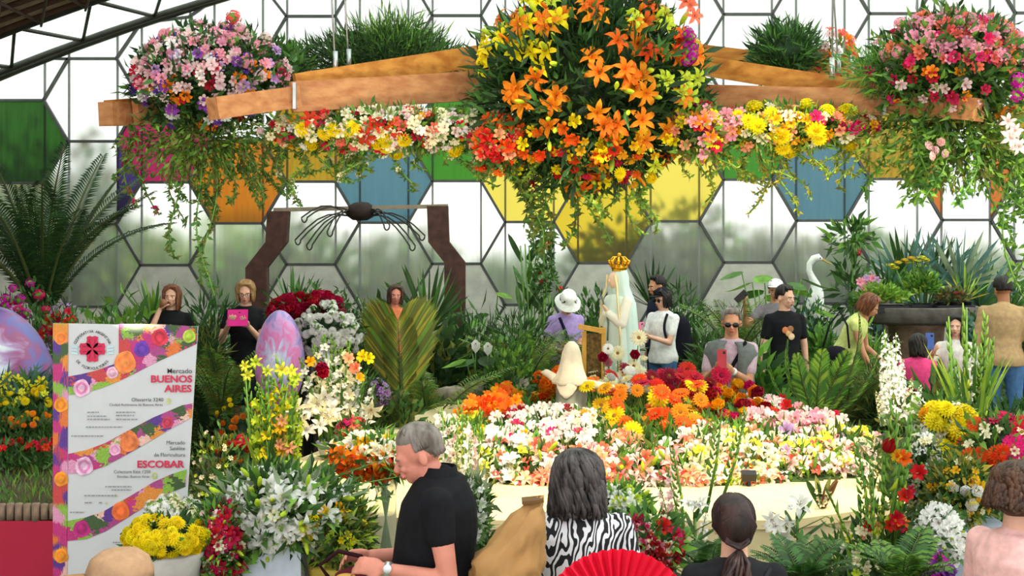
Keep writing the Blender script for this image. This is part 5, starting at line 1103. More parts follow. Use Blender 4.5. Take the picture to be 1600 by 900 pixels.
def bush(label, px, D, ytop, wpx, gs=('mid', 'dark'), n=900, ll=.1, lw=.04, fl=(), name='shrub', cat='shrub', zb=None, up=.4, depth=None):
    zt = ZZ(ytop, D); g0 = G(D) if zb is None else zb; h = (zt - g0); rx = wpx / 2 / F * D; t = thing(name, label, cat, (X(px, D), D, g0)); R = (rx, depth or rx * .7, h * .55)
    b = MB(); [b.tube([(0, 0, 0), (random.uniform(-.5, .5) * rx, 0, h * .5)], [.015, .008], 5) for _ in range(4)]; b.build('stems', bark, t, kind='stuff')
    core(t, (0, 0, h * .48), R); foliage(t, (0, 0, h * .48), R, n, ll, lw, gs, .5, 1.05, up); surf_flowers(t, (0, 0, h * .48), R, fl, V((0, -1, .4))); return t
# tall palm at far left
t = thing('tall_palm', 'tall dark feathery palm at far left in front of the green pane', 'palm', (X(66, 15.5), 15.5, G(15.5)))
b = MB(); b.tube([(0, 0, 0), (.02, 0, .5), (0, 0, 1.05)], [.16, .14, .12], 10); b.build('trunk', bark, t)
PF = [frond_mesh('frond', 2.3, 56, .34, .032, ar, ('deep', 'dark', 'deep'), .5, .4, '4a5428') for ar in (.35, .8, 1.3)]
for i in range(20): a = i * 2.4; el = random.uniform(.02, .45); obj('frond', PF[i % 3], t, M.Translation((0, 0, .95)) @ M.Rotation(a, 4, 'Z') @ M.Rotation(el, 4, 'X') @ M.Scale(random.uniform(.8, 1.08), 4))
# feather leaf standing behind the mound at left and cycad at right
t = thing('palm_leaf', 'single broad olive-yellow palm leaf standing behind the man', 'palm leaf', P(628, 640, 11.0)); zb_ = t.location.z
fm = frond_mesh('leaf_feather', .78, 64, .60, .055, .12, ('olive', 'yellow', 'olive', 'bright'), .8, .05, 'b0a850', .1)
o = obj('frond', fm, t, M.Rotation(-.04, 4, 'Y')); b = MB(); b.tube([(0, 0, -zb_), (0, 0, .03)], [.02, .014], 6); b.build('leaf_stalk', STEM, t)
t = thing('arching_palm', 'low arching palm leaves between the big palm leaf and the rocks', 'palm', (X(668, 11.6), 11.6, G(11.6)))
fm2 = frond_mesh('frond', 1.15, 34, .2, .02, 1.1, ('olive', 'mid', 'bright'), .4, .4, '8a8c48')
for i in range(9): obj('frond', fm2, t, M.Translation((0, 0, .25)) @ M.Rotation(i * 2.4, 4, 'Z') @ M.Rotation(.35 + .1 * (i % 3), 4, 'X'))
b = MB(); b.tube([(0, 0, 0), (0, 0, .3)], .06, 8); b.build('trunk', bark, t)
t = thing('cycad', 'bright green cycad with arching leaves behind the right of the mound', 'cycad', (X(1275, 10.5), 10.5, G(10.5)))
fm3 = frond_mesh('frond', .8, 36, .17, .03, .5, ('bright', 'mid', 'lime'), .7, .2, '8aa038'); fm4 = frond_mesh('frond', 1.0, 34, .15, .035, .9, ('bright', 'mid', 'lime'), .7, .2, '8aa038')
b = MB(); b.tube([(0, 0, 0), (0, 0, .8)], [.1, .08], 10); b.build('trunk', bark, t)
for i, (ry, rx_, s_) in enumerate(((0, .1, 1), (-.35, .1, .95), (.35, 0, 1), (-.75, .1, .9), (.75, .1, 1.2), (1.05, .2, 1), (-1.1, .2, .8), (.2, -.5, .9), (-.2, -.6, .9), (.1, .9, .8))): obj('frond', fm3 if abs(ry) < .7 else fm4, t, M.Translation((0, 0, .78)) @ M.Rotation(ry, 4, 'Y') @ M.Rotation(rx_, 4, 'X') @ M.Rotation(0 if abs(ry) < .7 else (PI / 2 * (-1 if ry > 0 else 1)), 4, 'Z') @ M.Scale(s_ * .84, 4))
rosette('yucca', 'bright green yucca right behind the banner', 240, 14.8, 432, 30, ('bright', 'mid'), .62, .085)
rosette('yucca', 'dark yucca between the blond woman and the right post, under a concrete hexagon', 458, 15.0, 418, 30, ('dark', 'mid'), .6, .08)
rosette('yucca', 'large dark green yucca beside the right rusty post', 668, 14.6, 415, 44, ('dark', 'mid', 'dark'), .8, .085)
rosette('yucca', 'pale thin-leaved yucca left of the smiling woman', 582, 15.2, 445, 30, ('olive', 'grey'), .55, .05)
rosette('yucca', 'dark yucca behind the man in navy shirt', 1018, 16.0, 408, 34, ('deep', 'dark'), .6, .08)
rosette('yucca', 'green yucca right of the black backpack', 1085, 14.8, 485, 26, ('mid', 'dark'), .5, .09)
rosette('yucca', 'small dark yucca at far left edge above the magenta flowers', 15, 14.5, 450, 20, ('dark', 'mid'), .4, .08)
for i, (px, yt, D_, L, gs, lb) in enumerate(((1413, 352, 16.6, .85, ('dark', 'blue'), 'tall spiky plant above left of the stone basin'), (1462, 360, 16.9, .8, ('blue', 'dark'), 'tall blue-green spiky plant behind the flat yellow flowers'), (1500, 362, 16.4, .75, ('blue', 'grey'), 'grey-blue upright plant above the tray of dark pots'),
    (1530, 390, 16.8, .8, ('mid', 'blue'), 'blue-green plant behind the head of the man in tan jacket'), (1445, 420, 15.6, .6, ('blue', 'dark'), 'lower blue-grey rosette above the basin'), (1580, 420, 16.9, .6, ('mid', 'dark'), 'spiky plant right of the tan jacket at the frame edge'), (1385, 395, 16.2, .55, ('dark', 'mid'), 'green spiky plant left behind the basin'))):
    rosette('dracaena', lb, px, D_, yt, 34, gs, L, .09, bend=.7)
broadplant('philodendron', 'large glossy leaves above the man in white cap', 1205, 14.6, 402, 14, ('mid', 'bright'), .34, w=.5)
broadplant('philodendron', 'broad-leaved plant with drooping dark leaves right of the rusty frame', 762, 14.4, 430, 9, ('mid', 'bright'), .28, w=.3)
broadplant('peace_lily', 'peace lily with two white blooms beside the arching palm', 758, 12.6, 545, 14, ('mid', 'bright', 'dark'), .24, w=.3)
t = thing('peace_lily_blooms', 'two white peace lily blooms over the rocks', 'flowers', P(752, 560, 12.4))
for px, py in ((743, 537), (762, 541)): p = P(px, py, 12.3) - t.location; flower(t, 'spathe', 'white', p, V((.1, -1, .2)), .17, roll=0); b = MB(); b.tube([p, (p.x, 0, -.35)], .006, 5); b.build('stem', STEM, t)
t = rosette('lime_plant', 'yellow-green upright plant right above the dark pots', 1508, 15.6, 415, 22, ('lime', 'yellow', 'bright'), .45, .08)
t = thing('heliconia', 'tall heliconia with red bracts left of the woman in bucket hat', 'plant', (X(843, 14.6), 14.6, G(14.6)))
for i in range(9):
    h = random.uniform(1.2, 2.0); x = random.uniform(-.3, .3); b = MB(); b.tube([(x * .4, 0, 0), (x, random.uniform(-.1, .1), h)], [.018, .008], 5); b.build('cane', STEM, t)
    for j in range(5): s_ = .3 * random.uniform(.7, 1.1); a = random.uniform(0, 6); obj('leaf', leaf_blade(('dark', 'mid')[j % 2], .7, .22), t, M.Translation((x * (.5 + j * .1), 0, h * (.35 + .14 * j))) @ M.Rotation(a, 4, 'Z') @ M.Rotation(.7, 4, 'X') @ M.Scale(s_ * 1.3, 4))
for (px, py) in ((845, 425), (859, 378), (848, 440), (855, 385), (875, 452)): flower(t, 'tulip', 'red', P(px, py, 14.5) - t.location, rdir(V((0, 0, 1))), .09)
vv = thing('climbing_vine', 'slender climbing plant reaching up below the lily ball', 'vine', P(850, 480, 13.8))
for i in range(5): vine(vv, P(838 + i * 7, 340 + i * 5, 13.8) - vv.location, random.uniform(.7, 1.1), 90, ('mid', 'dark'), .07)
b = MB(); b.tube([(0, 0, G(13.8) - vv.location.z), (0, 0, .9)], .012, 5); b.build('cane', STEM, vv)
t = thing('ginger_plant', 'slender green plant with one pink flower right of the egret', 'plant', (X(1330, 14.8), 14.8, G(14.8))); h = ZZ(352, 14.8) - G(14.8)
b = MB(); b.tube([(0, 0, 0), (.02, 0, h)], [.02, .012], 6); b.build('cane', STEM, t); foliage(t, (0, 0, h - .12), (.28, .2, .2), 110, .2, .06, ('mid', 'bright', 'dark'), .2, 1); foliage(t, (0, 0, h - .75), (.22, .2, .4), 120, .22, .06, ('dark', 'mid'), .2, 1)
flower(t, 'cluster', 'magenta', P(1340, 395, 14.6) - t.location, V((.6, -1, .2)), (.09, .09, .12))
# shrubs
SB = [(40, 13.6, 500, 130, ('mid', 'dark'), 'dark shrub under the tall palm'), (180, 13.9, 478, 140, ('mid', 'bright'), 'leafy shrub over the top edge of the banner'), (330, 13.8, 470, 90, ('dark', 'mid'), 'dark shrub between the two women by the banner'),
      (325, 11.9, 520, 60, ('dark', 'deep', 'olive'), 'dark fern-like shrub right of the banner'), (530, 13.9, 470, 100, ('mid', 'dark'), 'shrub behind the white chrysanthemums'),
      (480, 14.5, 455, 90, ('dark', 'mid'), 'shrub under the dark yucca'), (690, 12.9, 520, 90, ('dark', 'olive', 'deep'), 'dark shrub at the foot of the right rusty post'), (740, 13.4, 500, 100, ('dark', 'mid', 'deep'), 'deep green shrub behind the peace lily'),
      (810, 13.0, 490, 110, ('dark', 'mid', 'deep'), 'dense shrub left of the woman in bucket hat'), (800, 12.0, 545, 90, ('mid', 'bright', 'dark'), 'bright grassy shrub behind the rocks'), (930, 14.6, 470, 90, ('dark', 'mid'), 'shrub between bucket hat woman and statue'),
      (935, 12.0, 590, 60, ('dark', 'olive'), 'low dark shrub behind the gilt stand'), (1108, 13.0, 540, 50, ('mid', 'dark'), 'shrub between the backpack and the man in vest'), (1150, 14.8, 498, 90, ('dark', 'mid', 'blue'), 'shrub above the man in vest'),
      (1265, 14.3, 480, 90, ('dark', 'mid', 'blue'), 'dark green shrub at the feet of the egret'), (1290, 13.9, 520, 70, ('mid', 'bright'), 'green shrub left of the bending woman'), (1190, 11.6, 560, 80, ('mid', 'bright', 'dark'), 'shrub before the young man in black t-shirt'),
      (1350, 13.3, 530, 70, ('bright', 'mid'), 'light green shrub under the stone basin'), (1380, 12.2, 585, 80, ('dark', 'olive'), 'dark shrub behind the white flower spires'), (1530, 13.6, 500, 70, ('mid', 'blue', 'dark'), 'shrub between the basin and the tan jacket'),
      (1600, 14.2, 520, 70, ('mid', 'dark'), 'shrub right of the man in tan jacket'), (1470, 11.0, 610, 110, ('mid', 'dark', 'olive'), 'shrub below the laughing woman'), (1590, 11.2, 640, 90, ('dark', 'mid'), 'dark shrub before the blue jeans'),
      (590, 12.4, 540, 80, ('dark', 'deep'), 'dark shrub behind the big palm leaf'), (655, 11.75, 600, 80, ('olive', 'mid', 'dark'), 'olive undergrowth below the big palm leaf'), (610, 15.2, 470, 70, ('mid', 'dark'), 'shrub under the pale thin-leaved yucca'),
      (1400, 16.4, 455, 70, ('dark', 'blue'), 'shrub far behind left of the basin'), (1060, 16.2, 455, 80, ('dark', 'mid'), 'shrub by the glass wall right of the navy shirt'), (560, 10.2, 600, 90, ('olive', 'mid', 'dark'), 'undergrowth at the left foot of the big palm leaf'), (625, 10.3, 628, 80, ('dark', 'mid', 'olive'), 'leafy undergrowth between palm leaf foot and orange blooms')]
for i, (px, D_, yt, wpx, gs, lb) in enumerate(SB): bush(lb, px, D_, yt, wpx, gs, *((950, .13, .045), (1500, .16, .016), (420, .2, .08), (1300, .10, .04), (700, .24, .03))[i * 7 % 5])
for px, D_, yt, lb in ((345, 11.5, 540, 'arching dark fronds between banner and smaller painted egg'), (560, 12.9, 505, 'arching fronds behind the left half of the big palm leaf'), (1150, 13.9, 470, 'arching fronds above the grey-haired man in vest'), (1320, 12.3, 560, 'arching fronds at the knees of the bending woman'), (920, 13.0, 520, 'arching fronds right behind the bucket hat woman'), (820, 12.5, 520, 'arching fronds above the rounded rock')):
    t = thing('small_palm', lb, 'palm', (X(px, D_), D_, G(D_))); h = max(.2, ZZ(yt, D_) - G(D_) - .75); b = MB(); b.tube([(0, 0, 0), (0, 0, h)], .05, 8); b.build('trunk', bark, t)
    for i in range(11): obj('frond', fm2, t, M.Translation((0, 0, h)) @ M.Rotation(i * 2.4, 4, 'Z') @ M.Rotation(.1 + .08 * (i % 5), 4, 'X') @ M.Scale(.85, 4))
# lawn and marigolds
P_ = [(random.uniform(-6.6, -1.6), random.uniform(9.0, 16.8)) for _ in range(15000)] + [(random.uniform(.5, 6.5), random.uniform(11.6, 16)) for _ in range(7000)]
o = obj('grass', leafmesh('grass', [(x, y, G(y) - .01) for x, y in P_], [rdir(V((0, 0, 2))) for _ in P_], .10, .018, [LM('bright'), LM('mid'), LM('lime')])); tag(o, 'short bright green grass of the lawn behind the display', 'grass', kind='stuff')
bush('row of orange and yellow marigolds on the lawn right of the banner', 372, 10.9, 625, 90, ('mid', 'dark'), 300, .06, .03, [('mum', 'orange', 24, .06), ('mum', 'yellow', 20, .05), ('mum', 'deeporange', 10, .06)], name='marigold_row', cat='flowers', depth=.12)
# rocks on a raised bed of soil behind the mound
bk = MB(); bk.loft([((-.75, 12.2, z), rx, ry) for z, rx, ry in ((0, 1.5, .9), (.6, 1.35, .75), (.78, 1.15, .55), (.82, .6, .3))], 28, fn=lambda a, i: 1 + .06 * math.sin(a * 5 + i)); o = bk.build('soil_bed', mat('dark_soil', '4a3c2a', .95, scale=9, nvar=.4, bump=.8)); tag(o, 'raised bed of dark soil under the rocks and peace lily', 'soil')
for a in ((705, 604, 12.0, .2, 'flat grey rock left of the peace lily foot'), (642, 608, 12.0, .15, 'grey rock behind the big palm leaf stalk'), (815, 592, 12.0, .22, 'rounded brown-grey rock right behind the green chrysanthemums'), (745, 598, 12.3, .15, 'small grey rock under the peace lily'), (776, 612, 11.75, .14, 'low dark rock before the rounded rock')):
    px, py, D_, r, lb = a; p = P(px, py, D_); rock('rock', lb, 'rock', (p.x, D_, .80), (r, r * .8, max(.07, p.z - .80)), '8a8070')
rock('rock', 'pale rock beside the marigold row', 'rock', (X(340, 11.3), 11.3, G(11.3) + .1), (.2, .16, .2), '8a8070')
# ================================================================ LEFT SIDE: raised bed, painted eggs, banner
bed = thing('raised_flower_bed', 'raised bed at far left faced with red cloth under a log edging', 'flower bed', (-4.3, 9, 0))
BT = .83; xr = X(84, 7.5)
b = MB(); b.box(((-6.2 + xr) / 2 + 4.3, 0, BT / 2 - .02), (xr + 6.2, 2.9, BT - .04)); b.build('soil_body', mat('dark_soil', '4a3c2a', .95, scale=9, nvar=.4, bump=.8), bed, False)
b = MB(); n_ = 60
for i in range(n_ + 1): x = -6.2 + (xr + 6.2) * i / n_ + 4.3; yy = -1.49 + .012 * math.sin(i * 1.3); b.v += [(x, yy, .02), (x, -1.49, BT - .09)]
for i in range(n_): b.f.append((2 * i, 2 * i + 2, 2 * i + 3, 2 * i + 1)); b.m.append(0)
b.build('red_cloth', mat('red_cloth', 'b0203c', .8, scale=4, nvar=.06), bed)
logm = mat('log_wood', '8a7462', .9, scale=12, nvar=.3, bump=.5); b = MB(); b.loft([((0, 0, z), r, r) for z, r in ((-.05, .024), (.04, .025), (.046, .02))], 8); lm_ = b.mesh('edging_log', [logm])
x = -6.2
while x < xr: obj('edging_log', lm_, bed, M.Translation((x + 4.3, -1.47, BT - .04 + random.uniform(-.006, .006))) @ M.Scale(random.uniform(.9, 1.1), 4)); x += .05
P_ = [(random.uniform(-1.9, xr + 4.28), random.uniform(-1.42, 1.3), BT - .04) for _ in range(5000)]
obj('grass', leafmesh('grass', P_, [rdir(V((0, 0, 2))) for _ in P_], .07, .012, [LM('bright'), LM('mid'), LM('olive')]), bed, kind='stuff')
def strip(name, label, y, xa, xb, h, specs, greens=('mid', 'dark'), n=1200, ll=.08, lw=.025, dy=.12):
    t = thing(name, label, 'flowers', ((xa + xb) / 2, y, BT - .03)); w_ = (xb - xa) / 2
    P_ = [(random.uniform(-w_, w_), random.uniform(-dy, dy), random.uniform(0, h)) for _ in range(n)]; obj('foliage', leafmesh('foliage', P_, [rdir(V((0, 0, 1.2))) for _ in P_], ll, lw, [LM(g) for g in greens]), t, kind='stuff')
    for kd, col, k, s_ in specs:
        for _ in range(k): flower(t, kd, col, (random.uniform(-w_, w_), random.uniform(-dy, dy) - .02, h * random.uniform(.85, 1.15)), rdir(V((0, -1.5, 1.0))), s_)
    return t
XA = -4.35
strip('red_begonia_row', 'front row of red blossoms in the raised bed', 8.75, XA, X(82, 8.7), .16, [('small', 'red', 60, .07), ('rose', 'red', 24, .06)])
strip('orange_marigold_row', 'row of small orange marigolds behind the red blossoms', 9.0, XA, X(82, 9), .30, [('mum', 'orange', 46, .055), ('mum', 'gold', 20, .05)])
strip('yellow_marigold_row', 'row of yellow marigolds under the daffodils', 9.25, XA, X(82, 9.2), .42, [('mum', 'yellow', 60, .06), ('small', 'lemon', 20, .06)])
strip('daffodil_row', 'yellow daffodils with blue-green leaves in front of the big painted egg', 9.45, XA, X(84, 9.4), .5, [], ('blue', 'mid', 'blue'), 1500, .18, .03)
t = thing('daffodils', 'bright yellow daffodil blooms against the big painted egg', 'flowers', (X(40, 9.4), 9.4, BT))
for px, py in ((6, 598), (16, 610), (28, 592), (42, 600), (48, 612), (55, 606), (60, 618), (34, 615), (2, 614), (70, 604), (12, 588), (64, 596)): p = P(px, py, 9.35) - t.location; flower(t, 'daffodil', 'lemon', p, rdir(V((0, -2, .3))), .09, 'yellow'); b = MB(); b.tube([p, (p.x, p.y + .05, 0)], .005, 4); b.build('stem', STEM, t)
def swirl(name, cols, rx, rz):
    m = bpy.data.materials.new(name); m.use_nodes = True; t = m.node_tree; N = t.nodes; L = t.links; tx = N.new('ShaderNodeTexCoord'); mp = N.new('ShaderNodeMapping'); mp.inputs['Scale'].default_value = (1 / rx, .55 / rx, 1 / rz); mp.inputs['Location'].default_value = (0, 0, .12)
    ln = N.new('ShaderNodeVectorMath'); ln.operation = 'LENGTH'; nz = N.new('ShaderNodeTexNoise'); nz.inputs['Scale'].default_value = 1.7; nz.inputs['Detail'].default_value = 3; nz.inputs['Distortion'].default_value = 2.5; ad = N.new('ShaderNodeMath'); ad.operation = 'MULTIPLY_ADD'; ad.inputs[1].default_value = .95
    r = N.new('ShaderNodeValToRGB'); e = r.color_ramp.elements; e[0].color = lin(cols[0]); e[1].color = lin(cols[-1])
    for i, c in enumerate(cols[1:-1]): q = e.new((i + 1) / (len(cols) - 1)); q.color = lin(c)
    L.new(tx.outputs['Object'], mp.inputs[0]); L.new(mp.outputs[0], ln.inputs[0]); L.new(mp.outputs[0], nz.inputs['Vector']); sb = N.new('ShaderNodeMath'); sb.operation = 'SUBTRACT'; sb.inputs[1].default_value = .60
    L.new(nz.outputs['Fac'], ad.inputs[0]); L.new(ln.outputs['Value'], ad.inputs[2]); L.new(ad.outputs[0], sb.inputs[0]); L.new(sb.outputs[0], r.inputs[0]); L.new(r.outputs[0], N['Principled BSDF'].inputs['Base Color']); N['Principled BSDF'].inputs['Roughness'].default_value = .3; return m
def egg(label, px, py, D_, rx, rz, m, z0):
    c = P(px, py, D_); t = thing('painted_egg', label, 'sculpture', c); b = MB()
    b.loft([((0, 0, rz * math.sin(a)), rx * math.cos(a) * (1 - .10 * math.sin(a)), rx * math.cos(a) * (1 - .10 * math.sin(a))) for a in [(-PI / 2 + PI * i / 24) * .995 for i in range(25)]], 36); b.build('shell', m, t)
    b = MB(); b.loft([((0, 0, z), r, r) for z, r in ((z0 - c.z, rx * .5), (z0 - c.z + .05, rx * .45), (-rz * .8, rx * .35), (-rz * .72, rx * .62))], 20); b.build('stand', mat('white_stand', 'd8d8d4', .6), t); return t
egg('large painted egg with purple rim and blue white swirls at far left', -14, 615, 9.95, .50, .68, swirl('egg_paint_large', ['9cc8dc', 'e4f0f4', '7cb8cc', 'd8ecf4', '6888b0', 'e0eef4', 'b090c0', '9c4c7c', '8058a0', '6468b0'], .50, .68), BT - .04)
egg('smaller painted egg in pale blue, lilac and pink behind the gladioli', 437, 560, 10.6, .205, .40, swirl('egg_paint_small', ['88d0d8', 'd4e8f8', 'f0f0fa', 'c0c0e8', 'e070b0', 'd0a0d8', '9088c8'], .205, .40), G(10.6))
# banner
D = 6.6; bt = thing('event_banner', 'tall white event banner with diagonal flower photo bands and red lettering', 'banner', (X(195, D), D, 0))
def BP(px, py, off=0): q = P(px, py, D) - bt.location; q.y -= off; return q
def lerp2(u, v_):    # u across 0..1 from white panel left to right, v down 0..1 ; corners follow the photograph's slightly tapered panel
    xl = 107; xr_ = 309 - 24 * v_; return (xl + (xr_ - xl) * u, 505 + (5 * u) + (395) * v_)
b = MB(); b.add([BP(83, 505, 0), BP(309, 510, 0), BP(281, 960, 0), BP(83, 960, 0)] + [BP(83, 505, -.012), BP(309, 510, -.012), BP(281, 960, -.012), BP(83, 960, -.012)], [(0, 1, 2, 3), (7, 6, 5, 4), (0, 4, 5, 1), (1, 5, 6, 2), (2, 6, 7, 3), (3, 7, 4, 0)]); b.build('panel', mat('banner_white', 'cacacd', .45, nvar=.02), bt, False)
b = MB(); b.beam((-.38, .03, .05), (.33, .03, .05), .1, .12); b.build('base', mat('alu', 'b0b4b8', .4, .7), bt, False); b = MB(); b.beam((0, .05, .1), (0, .03, 1.9), .02, .02, up=V((1, 0, 0))); b.build('pole', mat('alu', 'b0b4b8', .4, .7), bt, False)
fp = bpy.data.materials.new('flower_photo_print'); fp.use_nodes = True; t = fp.node_tree; N = t.nodes; L = t.links; tx = N.new('ShaderNodeTexCoord'); vo = N.new('ShaderNodeTexVoronoi'); vo.inputs['Scale'].default_value = 15
nz = N.new('ShaderNodeTexNoise'); nz.inputs['Scale'].default_value = 30; mx = N.new('ShaderNodeMix'); mx.data_type = 'VECTOR'; mx.inputs[0].default_value = .06; L.new(tx.outputs['Object'], mx.inputs[4]); L.new(nz.outputs['Color'], mx.inputs[5]); L.new(mx.outputs[1], vo.inputs['Vector'])
sc_ = N.new('ShaderNodeSeparateColor'); L.new(vo.outputs['Color'], sc_.inputs[0]); r = N.new('ShaderNodeValToRGB'); r.color_ramp.interpolation = 'CONSTANT'; e = r.color_ramp.elements; cl = ['e8762c', '3c5a2c', 'c8287c', 'e89ac0', '5a2c90', 'd04040', 'e89030', '8cb83c', 'b04088', 'f0c0b0']
e[0].color = lin(cl[0]); e[1].color = lin(cl[-1]); e[1].position = .9
for i in range(1, 9): q = e.new(i / 10); q.color = lin(cl[i])
L.new(sc_.outputs[0], r.inputs[0]); wv = N.new('ShaderNodeMath'); wv.operation = 'MULTIPLY'; wv.inputs[1].default_value = 60; L.new(vo.outputs['Distance'], wv.inputs[0]); sn = N.new('ShaderNodeMath'); sn.operation = 'SINE'; L.new(wv.outputs[0], sn.inputs[0])
mr = N.new('ShaderNodeMapRange'); mr.inputs['From Min'].default_value = -1; mr.inputs['To Min'].default_value = .55; mr.inputs['To Max'].default_value = 1.1; L.new(sn.outputs[0], mr.inputs[0]); hs = N.new('ShaderNodeHueSaturation'); L.new(mr.outputs[0], hs.inputs['Value']); L.new(r.outputs[0], hs.inputs['Color']); L.new(hs.outputs[0], N['Principled BSDF'].inputs['Base Color']); N['Principled BSDF'].inputs['Roughness'].default_value = .45
def band(top, bot, off, name='flower_band'):
    """top, bot: lists of (px, py) with equal length"""
    b = MB(); n_ = len(top); b.add([BP(*p, off) for p in top] + [BP(*p, off) for p in bot], [(i, i + 1, n_ + i + 1, n_ + i) for i in range(n_ - 1)]); return b.build(name, fp, bt, False)
band([(83, 505), (107, 505)], [(83, 960), (105, 960)], .004, 'flower_border')
band([(186, 506), (220, 506), (260, 507), (309, 510)], [(186, 569), (220, 557), (260, 545), (308, 535)], .004)
band([(107, 588), (125, 585), (150, 579), (175, 570), (187, 566), (215, 553), (308, 512)], [(107, 617), (130, 615), (160, 606), (187, 595), (210, 584), (240, 568), (308, 537)], .003)
band([(107, 709), (135, 703), (165, 692), (200, 673), (240, 652), (285, 633), (302, 630)], [(107, 740), (135, 738), (165, 728), (200, 709), (235, 689), (270, 668), (300, 652)], .004)
band([(105, 814), (135, 808), (165, 797), (200, 777), (240, 753), (270, 740), (292, 733)], [(105, 845), (135, 842), (165, 830), (200, 808), (235, 786), (265, 770), (290, 760)], .004)
def rosette_print(px, py, r_, col, dark):          # printed roses of the photo bands, flat rings
    dark = ''.join('%02x' % int(int(col[i:i + 2], 16) * .6 + int(dark[i:i + 2], 16) * .4) for i in (0, 2, 4)); m1, m2 = mat('print_' + col, col, .45, scale=22, nvar=.3), mat('print_' + dark, dark, .45, scale=22, nvar=.3); b = MB()
    for j in range(3):
        rr_ = r_ * (1 - .3 * j); pts = [BP(px + rr_ * (1 + .07 * math.sin(3 * a + j * 2)) * math.cos(a), py + rr_ * 1.05 * (1 + .07 * math.sin(4 * a + j)) * math.sin(a), .006 + .0006 * j) for a in [k * PI / 9 for k in range(18)]]; b.add(pts, [tuple(range(17, -1, -1))], j % 2)
    b.build('printed_rose', [m1, m2], bt, False)
for a in ((196, 566, 17, 'e88440', 'd0602c'), (96, 528, 10, 'ec8434', 'c8501c'), (96, 632, 11, 'f09420', 'd05a18'), (96, 748, 11, 'f09420', 'd05a18'), (96, 868, 11, 'f09420', 'd05a18'), (203, 690, 15, 'e07a40', 'c05a30'), (189, 798, 14, 'e86c2c', 'c84820'), (250, 527, 13, 'd83048', '8c1830'), (222, 545, 12, '6a34a8', '48208c'), (128, 606, 13, 'e8b4d0', 'c02878'), (132, 728, 14, 'e8b8d4', 'b83080'), (128, 826, 13, 'b82078', '801858'), (176, 582, 9, 'f0c0d0', 'd870a0'), (180, 702, 9, 'f4b0d0', 'd06898'), (262, 660, 9, 'c83850', '7c2050'), (296, 525, 10, 'b8d040', '88b030')): rosette_print(*a)
FONTS = []
def text(s_, px, py, hpx, col, align='RIGHT', bold=0.0, sx=1.0, rot=0):
    c = bpy.data.curves.new('lettering', 'FONT'); c.body = s_; c.size = hpx / F * D * 1.38; c.align_x = align; c.offset = bold; c.fill_mode = 'FRONT'; c.resolution_u = 3
    o = bpy.data.objects.new('lettering', c); COL.objects.link(o); o.parent = bt; o.location = BP(px, py, .008); o.rotation_euler = (PI / 2, -rot, 0); o.scale = (sx, 1, 1); c.materials.append(mat('ink_' + col, col, .5))
    FONTS.append(o); return o
RD, BK, GY = 'c8284c', '2a2a2c', '8a8a90'
text('Mercado', 301, 583, 8, BK, bold=.0001); text('BUENOS', 301, 597, 11, RD, bold=.0016, sx=1.12); text('AIRES', 300, 612, 11, RD, bold=.0016, sx=1.12)
text('Olavarría 3240', 256, 627, 6, BK, bold=0); text('Ciudad Autónoma de Buenos Aires', 255, 634, 4.2, BK)
text('Mercado', 290, 694, 6, BK, bold=0); text('Satélite', 290, 703, 6, BK, bold=0); text('de Floricultura', 290, 713, 6, BK, bold=0); text('ESCOBAR', 288, 730, 11, RD, bold=.0016, sx=1.12)
text('Colectora Este 1250', 236, 739, 5, BK); text('Escobar, Buenos Aires', 234, 746, 4, BK)
for (px0, px1, py) in ((137, 155, 644), (137, 168, 650), (137, 172, 655), (182, 212, 644), (182, 210, 649), (182, 215, 655), (135, 192, 667), (112, 162, 681), (165, 206, 760), (175, 206, 765), (132, 184, 774), (133, 144, 785), (155, 161, 785), (110, 132, 800), (177, 200, 847)):   # illegible small print, as rows of short strokes
    b = MB(); x = px0
    while x < px1: w_ = random.uniform(2, 6); b.add([BP(x, py - .9, .008), BP(min(px1, x + w_), py - .9, .008), BP(min(px1, x + w_), py + .9, .008), BP(x, py + .9, .008)], [(0, 1, 2, 3)]); x += w_ + 1.2
    b.build('small_print', mat('ink_' + GY, GY, .5), bt, False, kind='stuff')
for px, py, r_ in ((264, 626, 4.5), (242, 743, 5), (181, 774, 2.5), (167, 786, 2)):
    b = MB(); pts = [BP(px + r_ * .8 * math.cos(a), py + r_ * math.sin(a), .008) for a in [k * PI / 8 for k in range(16)]]; ins = [BP(px + r_ * .45 * math.cos(a), py - r_ * .1 + r_ * .5 * math.sin(a), .008) for a in [k * PI / 8 for k in range(16)]]
    b.add(pts + ins, [(i, (i + 1) % 16, 16 + (i + 1) % 16, 16 + i) for i in range(16)]); b.build('map_pin_mark', mat('ink_b8c060', 'b8c060', .5), bt, False)
# emblem: cross of four notched petals, circular lettering
m1, m2 = mat('emblem_red', 'c41e48', .5), mat('emblem_dark', '7c0f2c', .5); cx, cy = 145, 545
for k in range(4):
    a = k * PI / 2; ca, sa = math.cos(a), math.sin(a); pr = [(0, 0), (5, -8), (9, -9.5), (14, -8.5), (18.5, -9), (20.5, -4), (19, 0), (20.5, 4), (18.5, 9), (14, 8.5), (9, 9.5), (5, 8)]
    b = MB(); b.add([BP(cx + u * ca - v_ * sa, cy + (u * sa + v_ * ca) * 1.0, .008) for u, v_ in pr], [tuple(range(11, -1, -1))], 0)
    for v0 in (-.5, .5): b.add([BP(cx + u * ca - v_ * sa, cy + u * sa + v_ * ca, .0088) for u, v_ in ((1, 0), (6, v0 * 7), (15, v0 * 9 + .6), (15, v0 * 9 - .6), (6, v0 * 5))], [(4, 3, 2, 1, 0)], 1)
    b.build('emblem_petal', [m1, m2], bt, False)
